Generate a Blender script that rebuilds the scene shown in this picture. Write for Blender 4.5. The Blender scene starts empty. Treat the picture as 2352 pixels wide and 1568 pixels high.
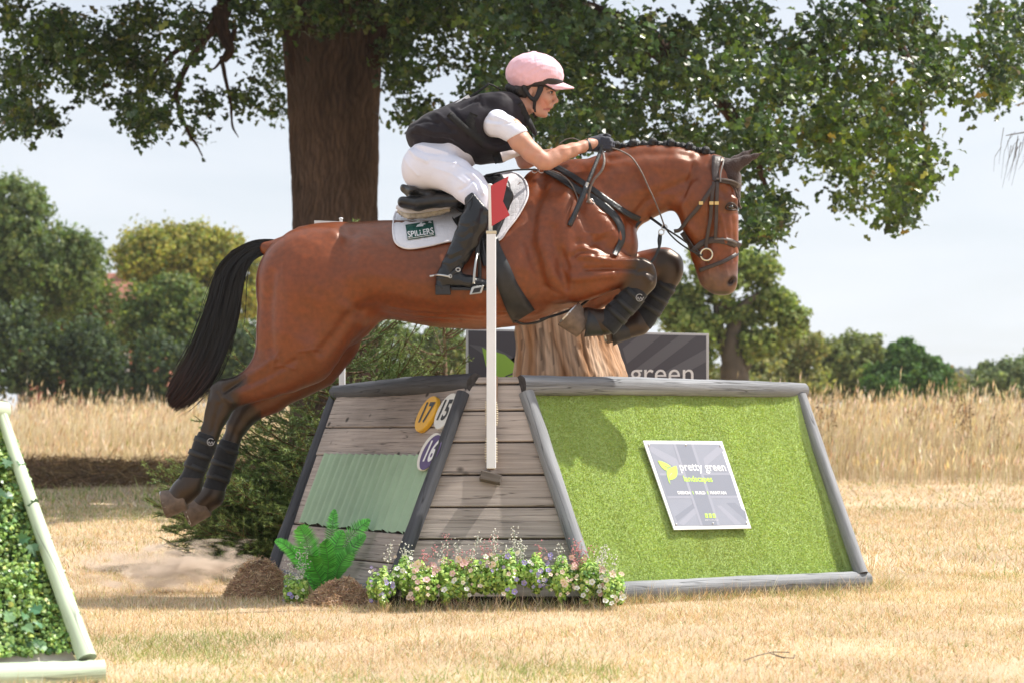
import bpy, bmesh, math, random
import numpy as np
from mathutils import Vector, Matrix
R = random.Random(7)
rng = np.random.default_rng(7)
scene = bpy.context.scene
COL = scene.collection
# ---------------- camera
F = 4573.0      # focal length in units of 1/2352 of the picture's width
H = 0.72        # camera height
cd = bpy.data.cameras.new('camera'); cam = bpy.data.objects.new('camera', cd); COL.objects.link(cam)
cd.lens = 70.0; cd.sensor_width = 36.0; cd.clip_start = 0.1; cd.clip_end = 3000
cd.shift_y = 216.0/2352.0
cam.location = (0, 0, H); cam.rotation_euler = (math.radians(90), 0, 0)
cd.dof.use_dof = True; cd.dof.focus_distance = 8.85; cd.dof.aperture_fstop = 4.5
scene.camera = cam
# ---------------- sky, sun, exposure
SUN = Vector((0.65, 0.19, 1.0)).normalized()
SUN_EL = math.asin(SUN.z); SUN_AZ = math.atan2(SUN.x, SUN.y)
world = bpy.data.worlds.new('World'); scene.world = world; world.use_nodes = True
nt = world.node_tree; nt.nodes.clear()
out = nt.nodes.new('ShaderNodeOutputWorld'); bg = nt.nodes.new('ShaderNodeBackground')
sky = nt.nodes.new('ShaderNodeTexSky'); sky.sky_type = 'NISHITA'; sky.sun_disc = False
sky.sun_elevation = SUN_EL; sky.sun_rotation = SUN_AZ; sky.dust_density = 2.0
tc = nt.nodes.new('ShaderNodeTexCoord'); mp = nt.nodes.new('ShaderNodeMapping'); mp.inputs['Scale'].default_value = (1.2, 1.2, 9.0)
nz = nt.nodes.new('ShaderNodeTexNoise'); nz.inputs['Scale'].default_value = 2.2; nz.inputs['Detail'].default_value = 7; nz.inputs['Distortion'].default_value = 0.6
cr = nt.nodes.new('ShaderNodeValToRGB'); cr.color_ramp.elements[0].position = 0.30; cr.color_ramp.elements[0].color = (.66,.66,.66,1)
cr.color_ramp.elements[1].position = 0.68; cr.color_ramp.elements[1].color = (.98,.98,.98,1)
mx = nt.nodes.new('ShaderNodeMixRGB'); mx.inputs[2].default_value = (6.3, 6.65, 7.15, 1)   # thin bright cloud veil
bg.inputs['Strength'].default_value = 0.106
L = nt.links.new
L(tc.outputs['Generated'], mp.inputs[0]); L(mp.outputs[0], nz.inputs['Vector']); L(nz.outputs[0], cr.inputs[0]); L(cr.outputs[0], mx.inputs[0])
L(sky.outputs[0], mx.inputs[1]); L(mx.outputs[0], bg.inputs['Color']); L(bg.outputs[0], out.inputs['Surface'])
sd = bpy.data.lights.new('sun', 'SUN'); sun = bpy.data.objects.new('sun', sd); COL.objects.link(sun)
sd.energy = 5.0; sd.angle = math.radians(0.55); sd.color = (1.0, 0.95, 0.87)
sun.rotation_euler = SUN.to_track_quat('Z', 'Y').to_euler()
scene.view_settings.view_transform = 'Standard'; scene.view_settings.look = 'None'
scene.view_settings.exposure = 0.44; scene.view_settings.gamma = 1.0
scene.view_settings.use_curve_mapping = False
scene.cycles.use_denoising = True
scene.cycles.max_bounces = 7; scene.cycles.diffuse_bounces = 3; scene.cycles.transmission_bounces = 4; scene.cycles.volume_bounces = 1
scene.cycles.caustics_reflective = False; scene.cycles.caustics_refractive = False
scene.cycles.volume_step_rate = 2.0

# ---------------- helpers
def W(u, v, y):
    return Vector(((u-1176.0)/F*y, y, H+(1000.0-v)/F*y))
def gz(x, y):
    """height of the ground"""
    s = np.clip((np.asarray(y, float)-9.0)/60.0, 0, 1)
    return 0.0165*60.0*(s - 0.35*s*s) + 0.012*np.sin(np.asarray(x)*1.3+1.0)*np.sin(np.asarray(y)*0.9)
def setp(o, label=None, cat=None, group=None, kind=None):
    if label: o['label'] = label
    if cat: o['category'] = cat
    if group: o['group'] = group
    if kind: o['kind'] = kind
    return o
def empty(name, loc, label, cat, group=None):
    o = bpy.data.objects.new(name, None); COL.objects.link(o); o.location = loc; o.empty_display_size = 0.1
    return setp(o, label, cat, group)
def link(name, me, parent=None):
    o = bpy.data.objects.new(name, me); COL.objects.link(o)
    if parent is not None:
        o.parent = parent
        p = parent; off = Vector((0, 0, 0))
        while p is not None:
            off += p.location; p = p.parent
        o.location = -off
    return o
def mesh_np(name, V, Fa, mat=None, smooth=False, col=None, gr=None):
    """V (n,3), Fa (m,k) uniform k or a list of tuples"""
    me = bpy.data.meshes.new(name)
    V = np.asarray(V, np.float32)
    if isinstance(Fa, np.ndarray):
        m, k = Fa.shape
        me.vertices.add(len(V)); me.vertices.foreach_set('co', V.ravel())
        me.loops.add(m*k); me.loops.foreach_set('vertex_index', Fa.astype(np.int32).ravel())
        me.polygons.add(m); me.polygons.foreach_set('loop_start', np.arange(0, m*k, k, dtype=np.int32))
        me.update(calc_edges=True)
    else:
        me.from_pydata([tuple(v) for v in V], [], [tuple(int(i) for i in f) for f in Fa])
    if col is not None:
        a = me.color_attributes.new('Col', 'FLOAT_COLOR', 'POINT')
        c = np.ones((len(V), 4), np.float32); c[:, :3] = col
        a.data.foreach_set('color', c.ravel())
    if gr is not None:
        a = me.attributes.new('gr', 'FLOAT_VECTOR', 'POINT')
        a.data.foreach_set('vector', np.asarray(gr, np.float32).ravel())
    if mat is not None: me.materials.append(mat)
    me.polygons.foreach_set('use_smooth', np.full(len(me.polygons), smooth))
    me.update()
    return me
def obj(name, V, Fa, mat, parent=None, smooth=False, col=None, gr=None, kind=None, label=None):
    o = link(name, mesh_np(name, V, Fa, mat, smooth, col, gr), parent)
    if kind: o['kind'] = kind
    if label: o['label'] = label
    return o
class MB:
    """collects pieces for one mesh"""
    def __init__(s): s.v = []; s.f = []; s.g = []; s.n = 0
    def add(s, V, Fa, g=None):
        V = np.asarray(V, float).reshape(-1, 3)
        s.v.append(V); s.f += [tuple(i+s.n for i in f) for f in Fa]
        s.g.append(np.zeros((len(V), 3)) if g is None else np.asarray(g)); s.n += len(V)
        return s
    def build(s, name, mat, parent=None, smooth=False, **k):
        return obj(name, np.concatenate(s.v), s.f, mat, parent, smooth, gr=np.concatenate(s.g), **k)
def tube(P, r, n=8, cap=True, flat=1.0, seed=0.0, wob=0.0):
    """tube along points P with radii r -> V, faces, grain attribute"""
    P = np.array([tuple(p) for p in P], float); m = len(P)
    r = np.full(m, r, float) if np.isscalar(r) else np.array(r, float)
    T = np.gradient(P, axis=0); T /= np.linalg.norm(T, axis=1)[:, None]+1e-12
    up = np.array([0, 0, 1.0]) if abs(T[0][2]) < 0.9 else np.array([0, 1.0, 0])
    V = []; G = []; d = 0; a = None
    for i in range(m):
        if i: d += np.linalg.norm(P[i]-P[i-1])
        if a is None: a = np.cross(T[i], up)
        a = a - T[i]*np.dot(a, T[i]); a /= np.linalg.norm(a)+1e-12
        b = np.cross(T[i], a)
        for k in range(n):
            t = 2*math.pi*k/n
            rr = r[i]*(1+wob*math.sin(k*2.1+i*1.7+seed*5)*math.sin(k*1.3-i*0.9+seed))
            V.append(P[i]+a*math.cos(t)*rr+b*math.sin(t)*rr*flat); G.append((d, r[i]*t, seed))
    Fs = []
    for i in range(m-1):
        for k in range(n):
            Fs.append((i*n+k, i*n+(k+1) % n, (i+1)*n+(k+1) % n, (i+1)*n+k))
    if cap:
        Fs.append(tuple(range(n-1, -1, -1))); Fs.append(tuple((m-1)*n+k for k in range(n)))
    return np.array(V), Fs, np.array(G)
def box8(P, bev=0.0, seed=0.0):
    """box from 8 corners: 0-3 front (bl br tr tl), 4-7 back; grain runs 0->1"""
    P = [Vector(p) for p in P]
    bm = bmesh.new(); vs = [bm.verts.new(p) for p in P]
    for f in ((0,1,2,3),(5,4,7,6),(4,0,3,7),(1,5,6,2),(3,2,6,7),(4,5,1,0)): bm.faces.new([vs[i] for i in f])
    if bev: bmesh.ops.bevel(bm, geom=bm.edges[:], offset=bev, segments=1, affect='EDGES')
    bm.verts.index_update()
    V = np.array([v.co[:] for v in bm.verts]); Fs = [tuple(v.index for v in f.verts) for f in bm.faces]; bm.free()
    e = (P[1]-P[0]); e.normalize(); w = (P[3]-P[0]); w -= e*w.dot(e); w.normalize(); d = (P[4]-P[0]); d.normalize()
    O = np.array(P[0][:]); G = np.stack([(V-O)@np.array(e[:]), (V-O)@np.array(w[:])+(V-O)@np.array(d[:])*.7, np.full(len(V), seed)], 1)
    return V, Fs, G
def catmull(P, n):
    P = np.array([tuple(p) for p in P], float); m = len(P); out = []
    Q = np.vstack([2*P[0]-P[1], P, 2*P[-1]-P[-2]])
    for i in range(m-1):
        for t in np.linspace(0, 1, n, endpoint=False):
            p0, p1, p2, p3 = Q[i], Q[i+1], Q[i+2], Q[i+3]
            out.append(0.5*(2*p1+(p2-p0)*t+(2*p0-5*p1+4*p2-p3)*t*t+(3*p1-p0-3*p2+p3)*t**3))
    out.append(P[-1]); return np.array(out)
# ---------------- materials
def mat(name, col=(.5,.5,.5), rough=.6, spec=.5, attr=False, noise=None, bump=None, metal=0.0, trans=0.0, sheen=0.0, coat=0.0, grain=None, alpha=None, ridge=None):
    """noise=(scale, amount) brightness variation in object space; bump=(scale, strength); grain=(along, across, amount, bump) on attribute gr"""
    m = bpy.data.materials.new(name); m.use_nodes = True; t = m.node_tree; N = t.nodes; K = t.links.new
    b = N['Principled BSDF']; b.inputs['Roughness'].default_value = rough; b.inputs['Specular IOR Level'].default_value = spec
    b.inputs['Metallic'].default_value = metal; b.inputs['Coat Weight'].default_value = coat
    if sheen: b.inputs['Sheen Weight'].default_value = sheen; b.inputs['Sheen Roughness'].default_value = .4
    if attr:
        a = N.new('ShaderNodeAttribute'); a.attribute_name = 'Col'; c = a.outputs['Color']
    else:
        rgb = N.new('ShaderNodeRGB'); rgb.outputs[0].default_value = (*col, 1); c = rgb.outputs[0]
    tcn = N.new('ShaderNodeTexCoord'); vec = tcn.outputs['Object']
    hgt = None
    def mul(c, fac_out, lo, hi, p0=.3, p1=.7, tint=(1,1,1)):
        mr = N.new('ShaderNodeMapRange'); mr.inputs[1].default_value = p0; mr.inputs[2].default_value = p1
        mr.inputs[3].default_value = lo; mr.inputs[4].default_value = hi; K(fac_out, mr.inputs[0])
        vm = N.new('ShaderNodeVectorMath'); vm.operation = 'SCALE'; K(c, vm.inputs[0]); K(mr.outputs[0], vm.inputs['Scale']); return vm.outputs[0]
    if noise:
        n = N.new('ShaderNodeTexNoise'); n.inputs['Scale'].default_value = noise[0]; n.inputs['Detail'].default_value = 6; K(vec, n.inputs['Vector'])
        c = mul(c, n.outputs[0], 1-noise[1], 1+noise[1])
    if grain:
        al, ac, am, bs = grain[:4]
        ga = N.new('ShaderNodeAttribute'); ga.attribute_name = 'gr'
        mpn = N.new('ShaderNodeMapping'); mpn.inputs['Scale'].default_value = (al, ac, 7.3); K(ga.outputs['Vector'], mpn.inputs[0])
        n = N.new('ShaderNodeTexNoise'); n.inputs['Scale'].default_value = 1.0; n.inputs['Detail'].default_value = 8; n.inputs['Roughness'].default_value = .65; n.inputs['Distortion'].default_value = .06
        K(mpn.outputs[0], n.inputs['Vector']); c = mul(c, n.outputs[0], 1-am, 1+am, .28, .72)
        mp2 = N.new('ShaderNodeMapping'); mp2.inputs['Scale'].default_value = (al*.35, ac*.6, 3.1); K(ga.outputs['Vector'], mp2.inputs[0])
        n2 = N.new('ShaderNodeTexNoise'); n2.inputs['Scale'].default_value = 1.0; n2.inputs['Detail'].default_value = 3; K(mp2.outputs[0], n2.inputs['Vector'])
        # drying cracks: thin bands of the stretched noise
        ck = N.new('ShaderNodeMath'); ck.operation = 'SUBTRACT'; ck.inputs[1].default_value = .5; K(n2.outputs[0], ck.inputs[0])
        ab = N.new('ShaderNodeMath'); ab.operation = 'ABSOLUTE'; K(ck.outputs[0], ab.inputs[0])
        c = mul(c, ab.outputs[0], .35, 1.0, 0.0, .013)
        mp3 = N.new('ShaderNodeMapping'); mp3.inputs['Scale'].default_value = (1.6, 1.3, 5.7); K(ga.outputs['Vector'], mp3.inputs[0])
        n3 = N.new('ShaderNodeTexNoise'); n3.inputs['Scale'].default_value = 1.0; n3.inputs['Detail'].default_value = 5; K(mp3.outputs[0], n3.inputs['Vector'])
        c = mul(c, n3.outputs[0], .74, 1.26)
        if len(grain) > 4:      # knots
            mp4 = N.new('ShaderNodeMapping'); mp4.inputs['Scale'].default_value = (6.0, 8.5, 11.3); K(ga.outputs['Vector'], mp4.inputs[0])
            vk = N.new('ShaderNodeTexVoronoi'); vk.inputs['Scale'].default_value = 1.0; K(mp4.outputs[0], vk.inputs['Vector']); c = mul(c, vk.outputs['Distance'], .22, 1.0, .07, .15)
        bb = N.new('ShaderNodeBump'); bb.inputs['Strength'].default_value = bs; bb.inputs['Distance'].default_value = .004
        sm = N.new('ShaderNodeMath'); sm.operation = 'MINIMUM'; sc = N.new('ShaderNodeMath'); sc.operation = 'MULTIPLY'; sc.inputs[1].default_value = 30
        K(ab.outputs[0], sc.inputs[0]); K(sc.outputs[0], sm.inputs[0]); K(n.outputs[0], sm.inputs[1]); K(sm.outputs[0], bb.inputs['Height']); K(bb.outputs[0], b.inputs['Normal'])
    if bump:
        n = N.new('ShaderNodeTexNoise'); n.inputs['Scale'].default_value = bump[0]; n.inputs['Detail'].default_value = 5
        if len(bump) > 2:
            mpn = N.new('ShaderNodeMapping'); mpn.inputs['Scale'].default_value = bump[2]; K(vec, mpn.inputs[0]); K(mpn.outputs[0], n.inputs['Vector'])
        else: K(vec, n.inputs['Vector'])
        bb = N.new('ShaderNodeBump'); bb.inputs['Strength'].default_value = bump[1]; bb.inputs['Distance'].default_value = .01
        K(n.outputs[0], bb.inputs['Height']); K(bb.outputs[0], b.inputs['Normal'])
    K(c, b.inputs['Base Color'])
    if trans:
        tr = N.new('ShaderNodeBsdfTranslucent'); ms = N.new('ShaderNodeMixShader'); ms.inputs[0].default_value = trans
        vm = N.new('ShaderNodeVectorMath'); vm.operation = 'MULTIPLY'; vm.inputs[1].default_value = (1.25, 1.25, .6); K(c, vm.inputs[0]); K(vm.outputs[0], tr.inputs[0])
        K(b.outputs[0], ms.inputs[1]); K(tr.outputs[0], ms.inputs[2]); K(ms.outputs[0], N['Material Output'].inputs[0])
    return m
# ---------------- leaves and blades
LEAF_OAK = (np.array([(0,-.5),(.10,-.36),(.20,-.22),(.13,-.10),(.30,.04),(.18,.14),(.26,.30),(.10,.36),(0,.52),(-.10,.36),(-.26,.30),(-.18,.14),(-.30,.04),(-.13,-.10),(-.20,-.22),(-.10,-.36)])*1.0)
LEAF_LOBE = np.array([(0,-.5),(.26,-.2),(.12,-.02),(.30,.22),(0,.5),(-.30,.22),(-.12,-.02),(-.26,-.2)])
LEAF_DIA = np.array([(0,-.5),(.33,.05),(0,.5),(-.33,.05)])
LEAF_SIMPLE = np.array([(0,-.5),(.24,-.12),(.2,.22),(0,.5),(-.2,.22),(-.24,-.12)])
LEAF_IVY = np.array([(0,-.45),(.22,-.5),(.5,-.2),(.3,-.02),(.42,.25),(.17,.18),(0,.55),(-.17,.18),(-.42,.25),(-.3,-.02),(-.5,-.2),(-.22,-.5)])
def leaves(C, N, S, shape, col, fold=.25, rs=rng, spin=True):
    """leaf meshes: centres C, facing normals N, sizes S, colours col -> V,F,col (triangle fans about the centre)"""
    n = len(C); k = len(shape)
    N = N/(np.linalg.norm(N, axis=1)[:, None]+1e-9)
    A = rs.normal(size=(n, 3)) if spin is True else spin
    A = A-N*np.sum(A*N, 1)[:, None]; A /= np.linalg.norm(A, axis=1)[:, None]+1e-9
    B = np.cross(N, A)
    if len(shape) <= 8:      # small leaves: outline only
        sh = np.asarray(shape); z = np.abs(sh[:, 0])*fold*2 - .25*sh[:, 1]**2*rs.uniform(.2, 1.5); h = k//2
        V = C[:, None, :]+S[:, None, None]*(sh[None, :, 0, None]*B[:, None, :]+sh[None, :, 1, None]*A[:, None, :]+z[None, :, None]*N[:, None, :])
        tri = [(0, 1, k-1)]+[t for i in range(1, h) for t in ((i, i+1, k-i), (i+1, k-i-1, k-i)) if len(set(t)) == 3]
        Fa = (np.arange(n)*k)[:, None, None]+np.array(tri)[None]
        return V.reshape(-1, 3), Fa.reshape(-1, 3), np.repeat(col, k, axis=0)
    sh = np.vstack([[0, 0], shape]); z = np.abs(sh[:, 0])*fold*2 - .25*sh[:, 1]**2*rs.uniform(.2, 1.5)
    V = C[:, None, :]+S[:, None, None]*(sh[None, :, 0, None]*B[:, None, :]+sh[None, :, 1, None]*A[:, None, :]+z[None, :, None]*N[:, None, :])
    tri = np.array([(0, 1+i, 1+(i+1) % k) for i in range(k)])
    Fa = (np.arange(n)*(k+1))[:, None, None]+tri[None]
    return V.reshape(-1, 3), Fa.reshape(-1, 3), np.repeat(col, k+1, axis=0)
def blades(P, h, w, lean, col, seg=2, tipcol=None, rs=rng, droop=.35):
    """grass blades: roots P, heights h, widths w, lean vectors (n,2)"""
    n = len(P); a = rs.uniform(0, 2*np.pi, n); side = np.stack([np.cos(a), np.sin(a)*.6, np.zeros(n)], 1)
    rows = []; cols = []
    for i in range(seg+1):
        t = i/seg
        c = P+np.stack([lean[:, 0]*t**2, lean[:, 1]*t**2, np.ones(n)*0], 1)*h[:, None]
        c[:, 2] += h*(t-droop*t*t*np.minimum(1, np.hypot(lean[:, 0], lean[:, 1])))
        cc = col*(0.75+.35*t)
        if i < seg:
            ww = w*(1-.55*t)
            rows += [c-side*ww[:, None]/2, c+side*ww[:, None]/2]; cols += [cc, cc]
        else: rows += [c]; cols += [cc if tipcol is None else tipcol]
    V = np.stack(rows, 1); m = V.shape[1]; Ct = np.stack(cols, 1)
    tri = []
    for i in range(seg-1): a0 = i*2; tri += [(a0, a0+1, a0+3), (a0, a0+3, a0+2)]
    a0 = (seg-1)*2; tri.append((a0, a0+1, a0+2))
    Fa = (np.arange(n)*m)[:, None, None]+np.array(tri)[None]
    return V.reshape(-1, 3), Fa.reshape(-1, 3), Ct.reshape(-1, 3)
def merge(parts):
    Vs, Fs, Cs = [], [], []; o = 0
    for V, Fa, C in parts:
        Vs.append(V); Fs.append(Fa+o); Cs.append(C); o += len(V)
    return np.concatenate(Vs), np.concatenate(Fs), np.concatenate(Cs)
def jit(base, n, amt=.25, rs=rng, hue=.06):
    base = np.asarray(base, float)
    c = base[None]*(1+rs.normal(0, amt, (n, 1)))*(1+rs.normal(0, hue, (n, 3)))
    return np.clip(c, 0.004, 1)
def pick(pal, n, rs=rng, amt=.2):
    pal = np.asarray(pal, float); p = pal[:, 3]/pal[:, 3].sum(); i = rs.choice(len(pal), n, p=p)
    return np.clip(pal[i, :3]*(1+rs.normal(0, amt, (n, 1)))*(1+rs.normal(0, .05, (n, 3))), .004, 1)
def in_poly(u, v, poly):
    poly = np.asarray(poly, float); x, y = poly[:, 0], poly[:, 1]; ins = np.zeros(len(u), bool); j = len(poly)-1
    for i in range(len(poly)):
        c = ((y[i] > v) != (y[j] > v)) & (u < (x[j]-x[i])*(v-y[i])/(y[j]-y[i]+1e-9)+x[i]); ins ^= c; j = i
    return ins
def text_mesh(s, size=1.0, bold=0.0, ext=0.0):
    """lettering as a mesh in its own XY plane, centred at the origin; V, faces"""
    cu = bpy.data.curves.new('t', 'FONT'); cu.body = s; cu.size = size; cu.align_x = 'CENTER'; cu.align_y = 'CENTER'; cu.offset = bold; cu.extrude = ext; cu.resolution_u = 4
    o = bpy.data.objects.new('t', cu); COL.objects.link(o); dg = bpy.context.evaluated_depsgraph_get(); me = o.evaluated_get(dg).to_mesh()
    V = np.array([v.co[:] for v in me.vertices]); Fs = [tuple(p.vertices) for p in me.polygons]
    o.evaluated_get(dg).to_mesh_clear(); bpy.data.objects.remove(o); bpy.data.curves.remove(cu)
    return V, Fs
# ---------------- implicit bodies (smooth unions of round cones -> one continuous surface)
class Field:
    """grid in (x, z, w): x, z in picture units at the plane y=Y0, w depth in the same units (negative = towards camera)"""
    def __init__(s, Y0, u0, u1, v0, v1, w0, w1, step):
        s.Y0 = Y0; s.m = Y0/F; s.h = step
        s.x = np.arange(u0, u1+step, step, dtype=np.float32); s.z = np.arange(v0, v1+step, step, dtype=np.float32); s.w = np.arange(w0, w1+step, step, dtype=np.float32)
        s.f = np.full((len(s.x), len(s.z), len(s.w)), 1e3, np.float32)
    def loc(s, p):
        """(u,v,w) seen pixel + depth -> grid coordinates"""
        u, v, w = p[:3]; k = 1+w*s.m/s.Y0
        return np.array([1176+(u-1176)*k, 1000+(v-1000)*k, w], np.float32)
    def _sub(s, lo, hi, pad):
        r = []
        for ax, a, b in ((s.x, lo[0], hi[0]), (s.z, lo[1], hi[1]), (s.w, lo[2], hi[2])):
            i0 = max(0, int(np.searchsorted(ax, a-pad))-1); i1 = min(len(ax), int(np.searchsorted(ax, b+pad))+1); r.append(slice(i0, i1))
        return tuple(r)
    def _mix(s, sl, d, k, op='u'):
        g = s.f[sl]
        if op == 'u':
            if k > 0:
                h = np.clip(.5+.5*(g-d)/k, 0, 1); s.f[sl] = g*(1-h)+d*h-k*h*(1-h)
            else: s.f[sl] = np.minimum(g, d)
        else:   # subtract
            h = np.clip(.5-.5*(g+d)/k, 0, 1); s.f[sl] = g*(1-h)-d*h+k*h*(1-h)
    def cone(s, a, b, ra, rb, ys=1.0, yb=None, k=12, op='u'):
        a = s.loc(a); b = s.loc(b); yb = ys if yb is None else yb
        R_ = max(ra, rb)*max(1, ys, yb); lo = np.minimum(a, b)-R_; hi = np.maximum(a, b)+R_
        sl = s._sub(lo, hi, k+6)
        if any(t.stop <= t.start for t in sl): return
        X = s.x[sl[0]][:, None, None]; Z = s.z[sl[1]][None, :, None]; Wd = s.w[sl[2]][None, None, :]
        d = b-a; L2 = d[0]**2+d[1]**2+1e-6+(d[2]**2)*.3
        t = np.clip(((X-a[0])*d[0]+(Z-a[1])*d[1]+(Wd-a[2])*d[2]*.3)/L2, 0, 1)
        yy = ys+(yb-ys)*t
        q = np.sqrt((X-a[0]-t*d[0])**2+(Z-a[1]-t*d[1])**2+((Wd-a[2]-t*d[2])/yy)**2)
        r = ra+(rb-ra)*t
        s._mix(sl, (q-r)*np.minimum(1, yy), k, op)
    def chain(s, P, k=12, ys=1.0):
        """P: (u,v,w,r[,ys])"""
        for p, q in zip(P[:-1], P[1:]):
            s.cone(p[:3], q[:3], p[3], q[3], p[4] if len(p) > 4 else ys, q[4] if len(q) > 4 else ys, k)
    def ell(s, c, rad, ang=0.0, k=12, op='u'):
        c = s.loc(c); R_ = max(rad); sl = s._sub(c-R_, c+R_, k+6)
        X = s.x[sl[0]][:, None, None]-c[0]; Z = s.z[sl[1]][None, :, None]-c[1]; Wd = s.w[sl[2]][None, None, :]-c[2]
        ca, sa = math.cos(math.radians(ang)), math.sin(math.radians(ang))
        A = X*ca+Z*sa; B = -X*sa+Z*ca
        q = np.sqrt((A/rad[0])**2+(B/rad[1])**2+(Wd/rad[2])**2)
        s._mix(sl, (q-1)*min(rad), k, op)
    def barrel(s, U, top, bot, hw, pear=.25, k=20, p=1.0):
        """trunk given by its top and bottom outline along u; hw half width"""
        U = np.array(U, float); sl = s._sub((U[0], min(top), -max(hw)), (U[-1], max(bot), max(hw)), k)
        x = s.x[sl[0]]; tp = np.interp(x, U, top); bt = np.interp(x, U, bot); b = np.interp(x, U, hw)
        ker = np.ones(13)/13
        def sm(a): return np.convolve(np.pad(a, 6, mode='edge'), ker, 'valid')
        tp, bt, b = sm(tp)[:, None, None], sm(bt)[:, None, None], sm(b)[:, None, None]
        c = (tp+bt)/2; a = (bt-tp)/2
        Z = s.z[sl[1]][None, :, None]; Wd = s.w[sl[2]][None, None, :]
        t = np.clip((Z-c)/a, -1.2, 1.2)                       # -1 top, +1 bottom
        bb = b*(1+pear*t-.10*t*t)
        q = np.sqrt(t*t+(Wd/bb)**2)
        d = (q-1)*np.minimum(a, bb)
        ex = np.maximum(U[0]-x, x-U[-1])[:, None, None]; d = np.maximum(d, ex)
        s._mix(sl, d.astype(np.float32), k)
    def surf(s):
        """surface nets -> world vertices, quads, local (u,v,w)"""
        f = s.f; ins = f < 0; nx, ny, nz = f.shape
        c = np.zeros((nx-1, ny-1, nz-1), np.uint8)
        for i in (0, 1):
            for j in (0, 1):
                for k in (0, 1): c += ins[i:nx-1+i, j:ny-1+j, k:nz-1+k]
        act = np.argwhere((c > 0) & (c < 8)); n = len(act)
        cv = {}
        for i in (0, 1):
            for j in (0, 1):
                for k in (0, 1): cv[i, j, k] = f[act[:, 0]+i, act[:, 1]+j, act[:, 2]+k]
        acc = np.zeros((n, 3)); cnt = np.zeros(n)
        for ax in range(3):
            for o1 in (0, 1):
                for o2 in (0, 1):
                    a = [0, 0, 0]; oth = [q for q in range(3) if q != ax]; a[oth[0]] = o1; a[oth[1]] = o2; b = list(a); b[ax] = 1
                    fa, fb = cv[tuple(a)], cv[tuple(b)]; m = (fa < 0) != (fb < 0)
                    t = fa/(fa-fb+1e-12); p = np.zeros((n, 3)); p[:] = a; p[:, ax] = t
                    acc[m] += p[m]; cnt[m] += 1
        loc = act+acc/cnt[:, None]
        L3 = np.stack([s.x[0]+loc[:, 0]*s.h, s.z[0]+loc[:, 1]*s.h, s.w[0]+loc[:, 2]*s.h], 1)
        idx = np.full(c.shape, -1, np.int32); idx[act[:, 0], act[:, 1], act[:, 2]] = np.arange(n)
        quads = []
        for ax in range(3):
            A = [slice(None)]*3; B = [slice(None)]*3; A[ax] = slice(0, -1); B[ax] = slice(1, None)
            ch = ins[tuple(A)] != ins[tuple(B)]; e = np.argwhere(ch); o = [q for q in range(3) if q != ax]
            ok = (e[:, o[0]] > 0) & (e[:, o[1]] > 0) & (e[:, o[0]] < f.shape[o[0]]-1) & (e[:, o[1]] < f.shape[o[1]]-1); e = e[ok]
            q = []
            for d1, d2 in ((-1, -1), (0, -1), (0, 0), (-1, 0)):
                g = e.copy(); g[:, o[0]] += d1; g[:, o[1]] += d2; q.append(idx[g[:, 0], g[:, 1], g[:, 2]])
            q = np.stack(q, 1); flip = ins[e[:, 0], e[:, 1], e[:, 2]]
            if ax == 1: flip = ~flip
            q[flip] = q[flip][:, ::-1]; quads.append(q)
        Q = np.concatenate(quads); Q = Q[(Q >= 0).all(1)]
        return L3, Q
    def world(s, L3):
        y = s.Y0+L3[:, 2]*s.m
        return np.stack([(L3[:, 0]-1176)*s.m, y, H+(1000-L3[:, 1])*s.m], 1)
    def depthmap(s):
        """nearest-to-camera surface depth w for every (x,z)"""
        ins = s.f < 0; hit = ins.any(2); k = ins.argmax(2); k0 = np.maximum(k-1, 0)
        I, J = np.indices(k.shape); f0 = s.f[I, J, k0]; f1 = s.f[I, J, k]
        t = np.clip(f0/(f0-f1+1e-9), 0, 1); w = s.w[k0]+t*s.h
        s.dm = np.where(hit, w, np.nan).astype(np.float32); return s.dm
    def wat(s, u, v, dflt=0.0):
        """depth of the near surface behind seen pixel (u,v)"""
        w = dflt
        for _ in range(3):
            k = 1+w*s.m/s.Y0; X = 1176+(u-1176)*k; Z = 1000+(v-1000)*k
            i = int(round((X-s.x[0])/s.h)); j = int(round((Z-s.z[0])/s.h))
            if not (0 <= i < len(s.x) and 0 <= j < len(s.z)) or np.isnan(s.dm[i, j]): return None
            w = float(s.dm[i, j])
        return w
    def pt(s, u, v, w):
        """world point seen at (u,v) with depth w"""
        y = s.Y0+w*s.m; return Vector(((u-1176)/F*y, y, H+(1000-v)/F*y))
def normals(V, Q):
    n = np.cross(V[Q[:, 2]]-V[Q[:, 0]], V[Q[:, 3]]-V[Q[:, 1]]); N = np.zeros_like(V)
    for i in range(4): np.add.at(N, Q[:, i], n)
    return N/(np.linalg.norm(N, axis=1)[:, None]+1e-12)
def relax(V, Q, it=2, lam=.5):
    for _ in range(it):
        S = np.zeros_like(V); c = np.zeros(len(V))
        for i in range(4):
            for j in ((i+1) % 4, (i+3) % 4): np.add.at(S, Q[:, i], V[Q[:, j]]); np.add.at(c, Q[:, i], 1)
        V = V*(1-lam)+lam*S/c[:, None]
    return V
def seg_dist(px, pz, P):
    """distance in the picture plane from points to a polyline"""
    d = np.full(len(px), 1e9)
    for (ax, az), (bx, bz) in zip(P[:-1], P[1:]):
        dx, dz = bx-ax, bz-az; t = np.clip(((px-ax)*dx+(pz-az)*dz)/(dx*dx+dz*dz+1e-9), 0, 1)
        d = np.minimum(d, np.hypot(px-ax-t*dx, pz-az-t*dz))
    return d
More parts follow.
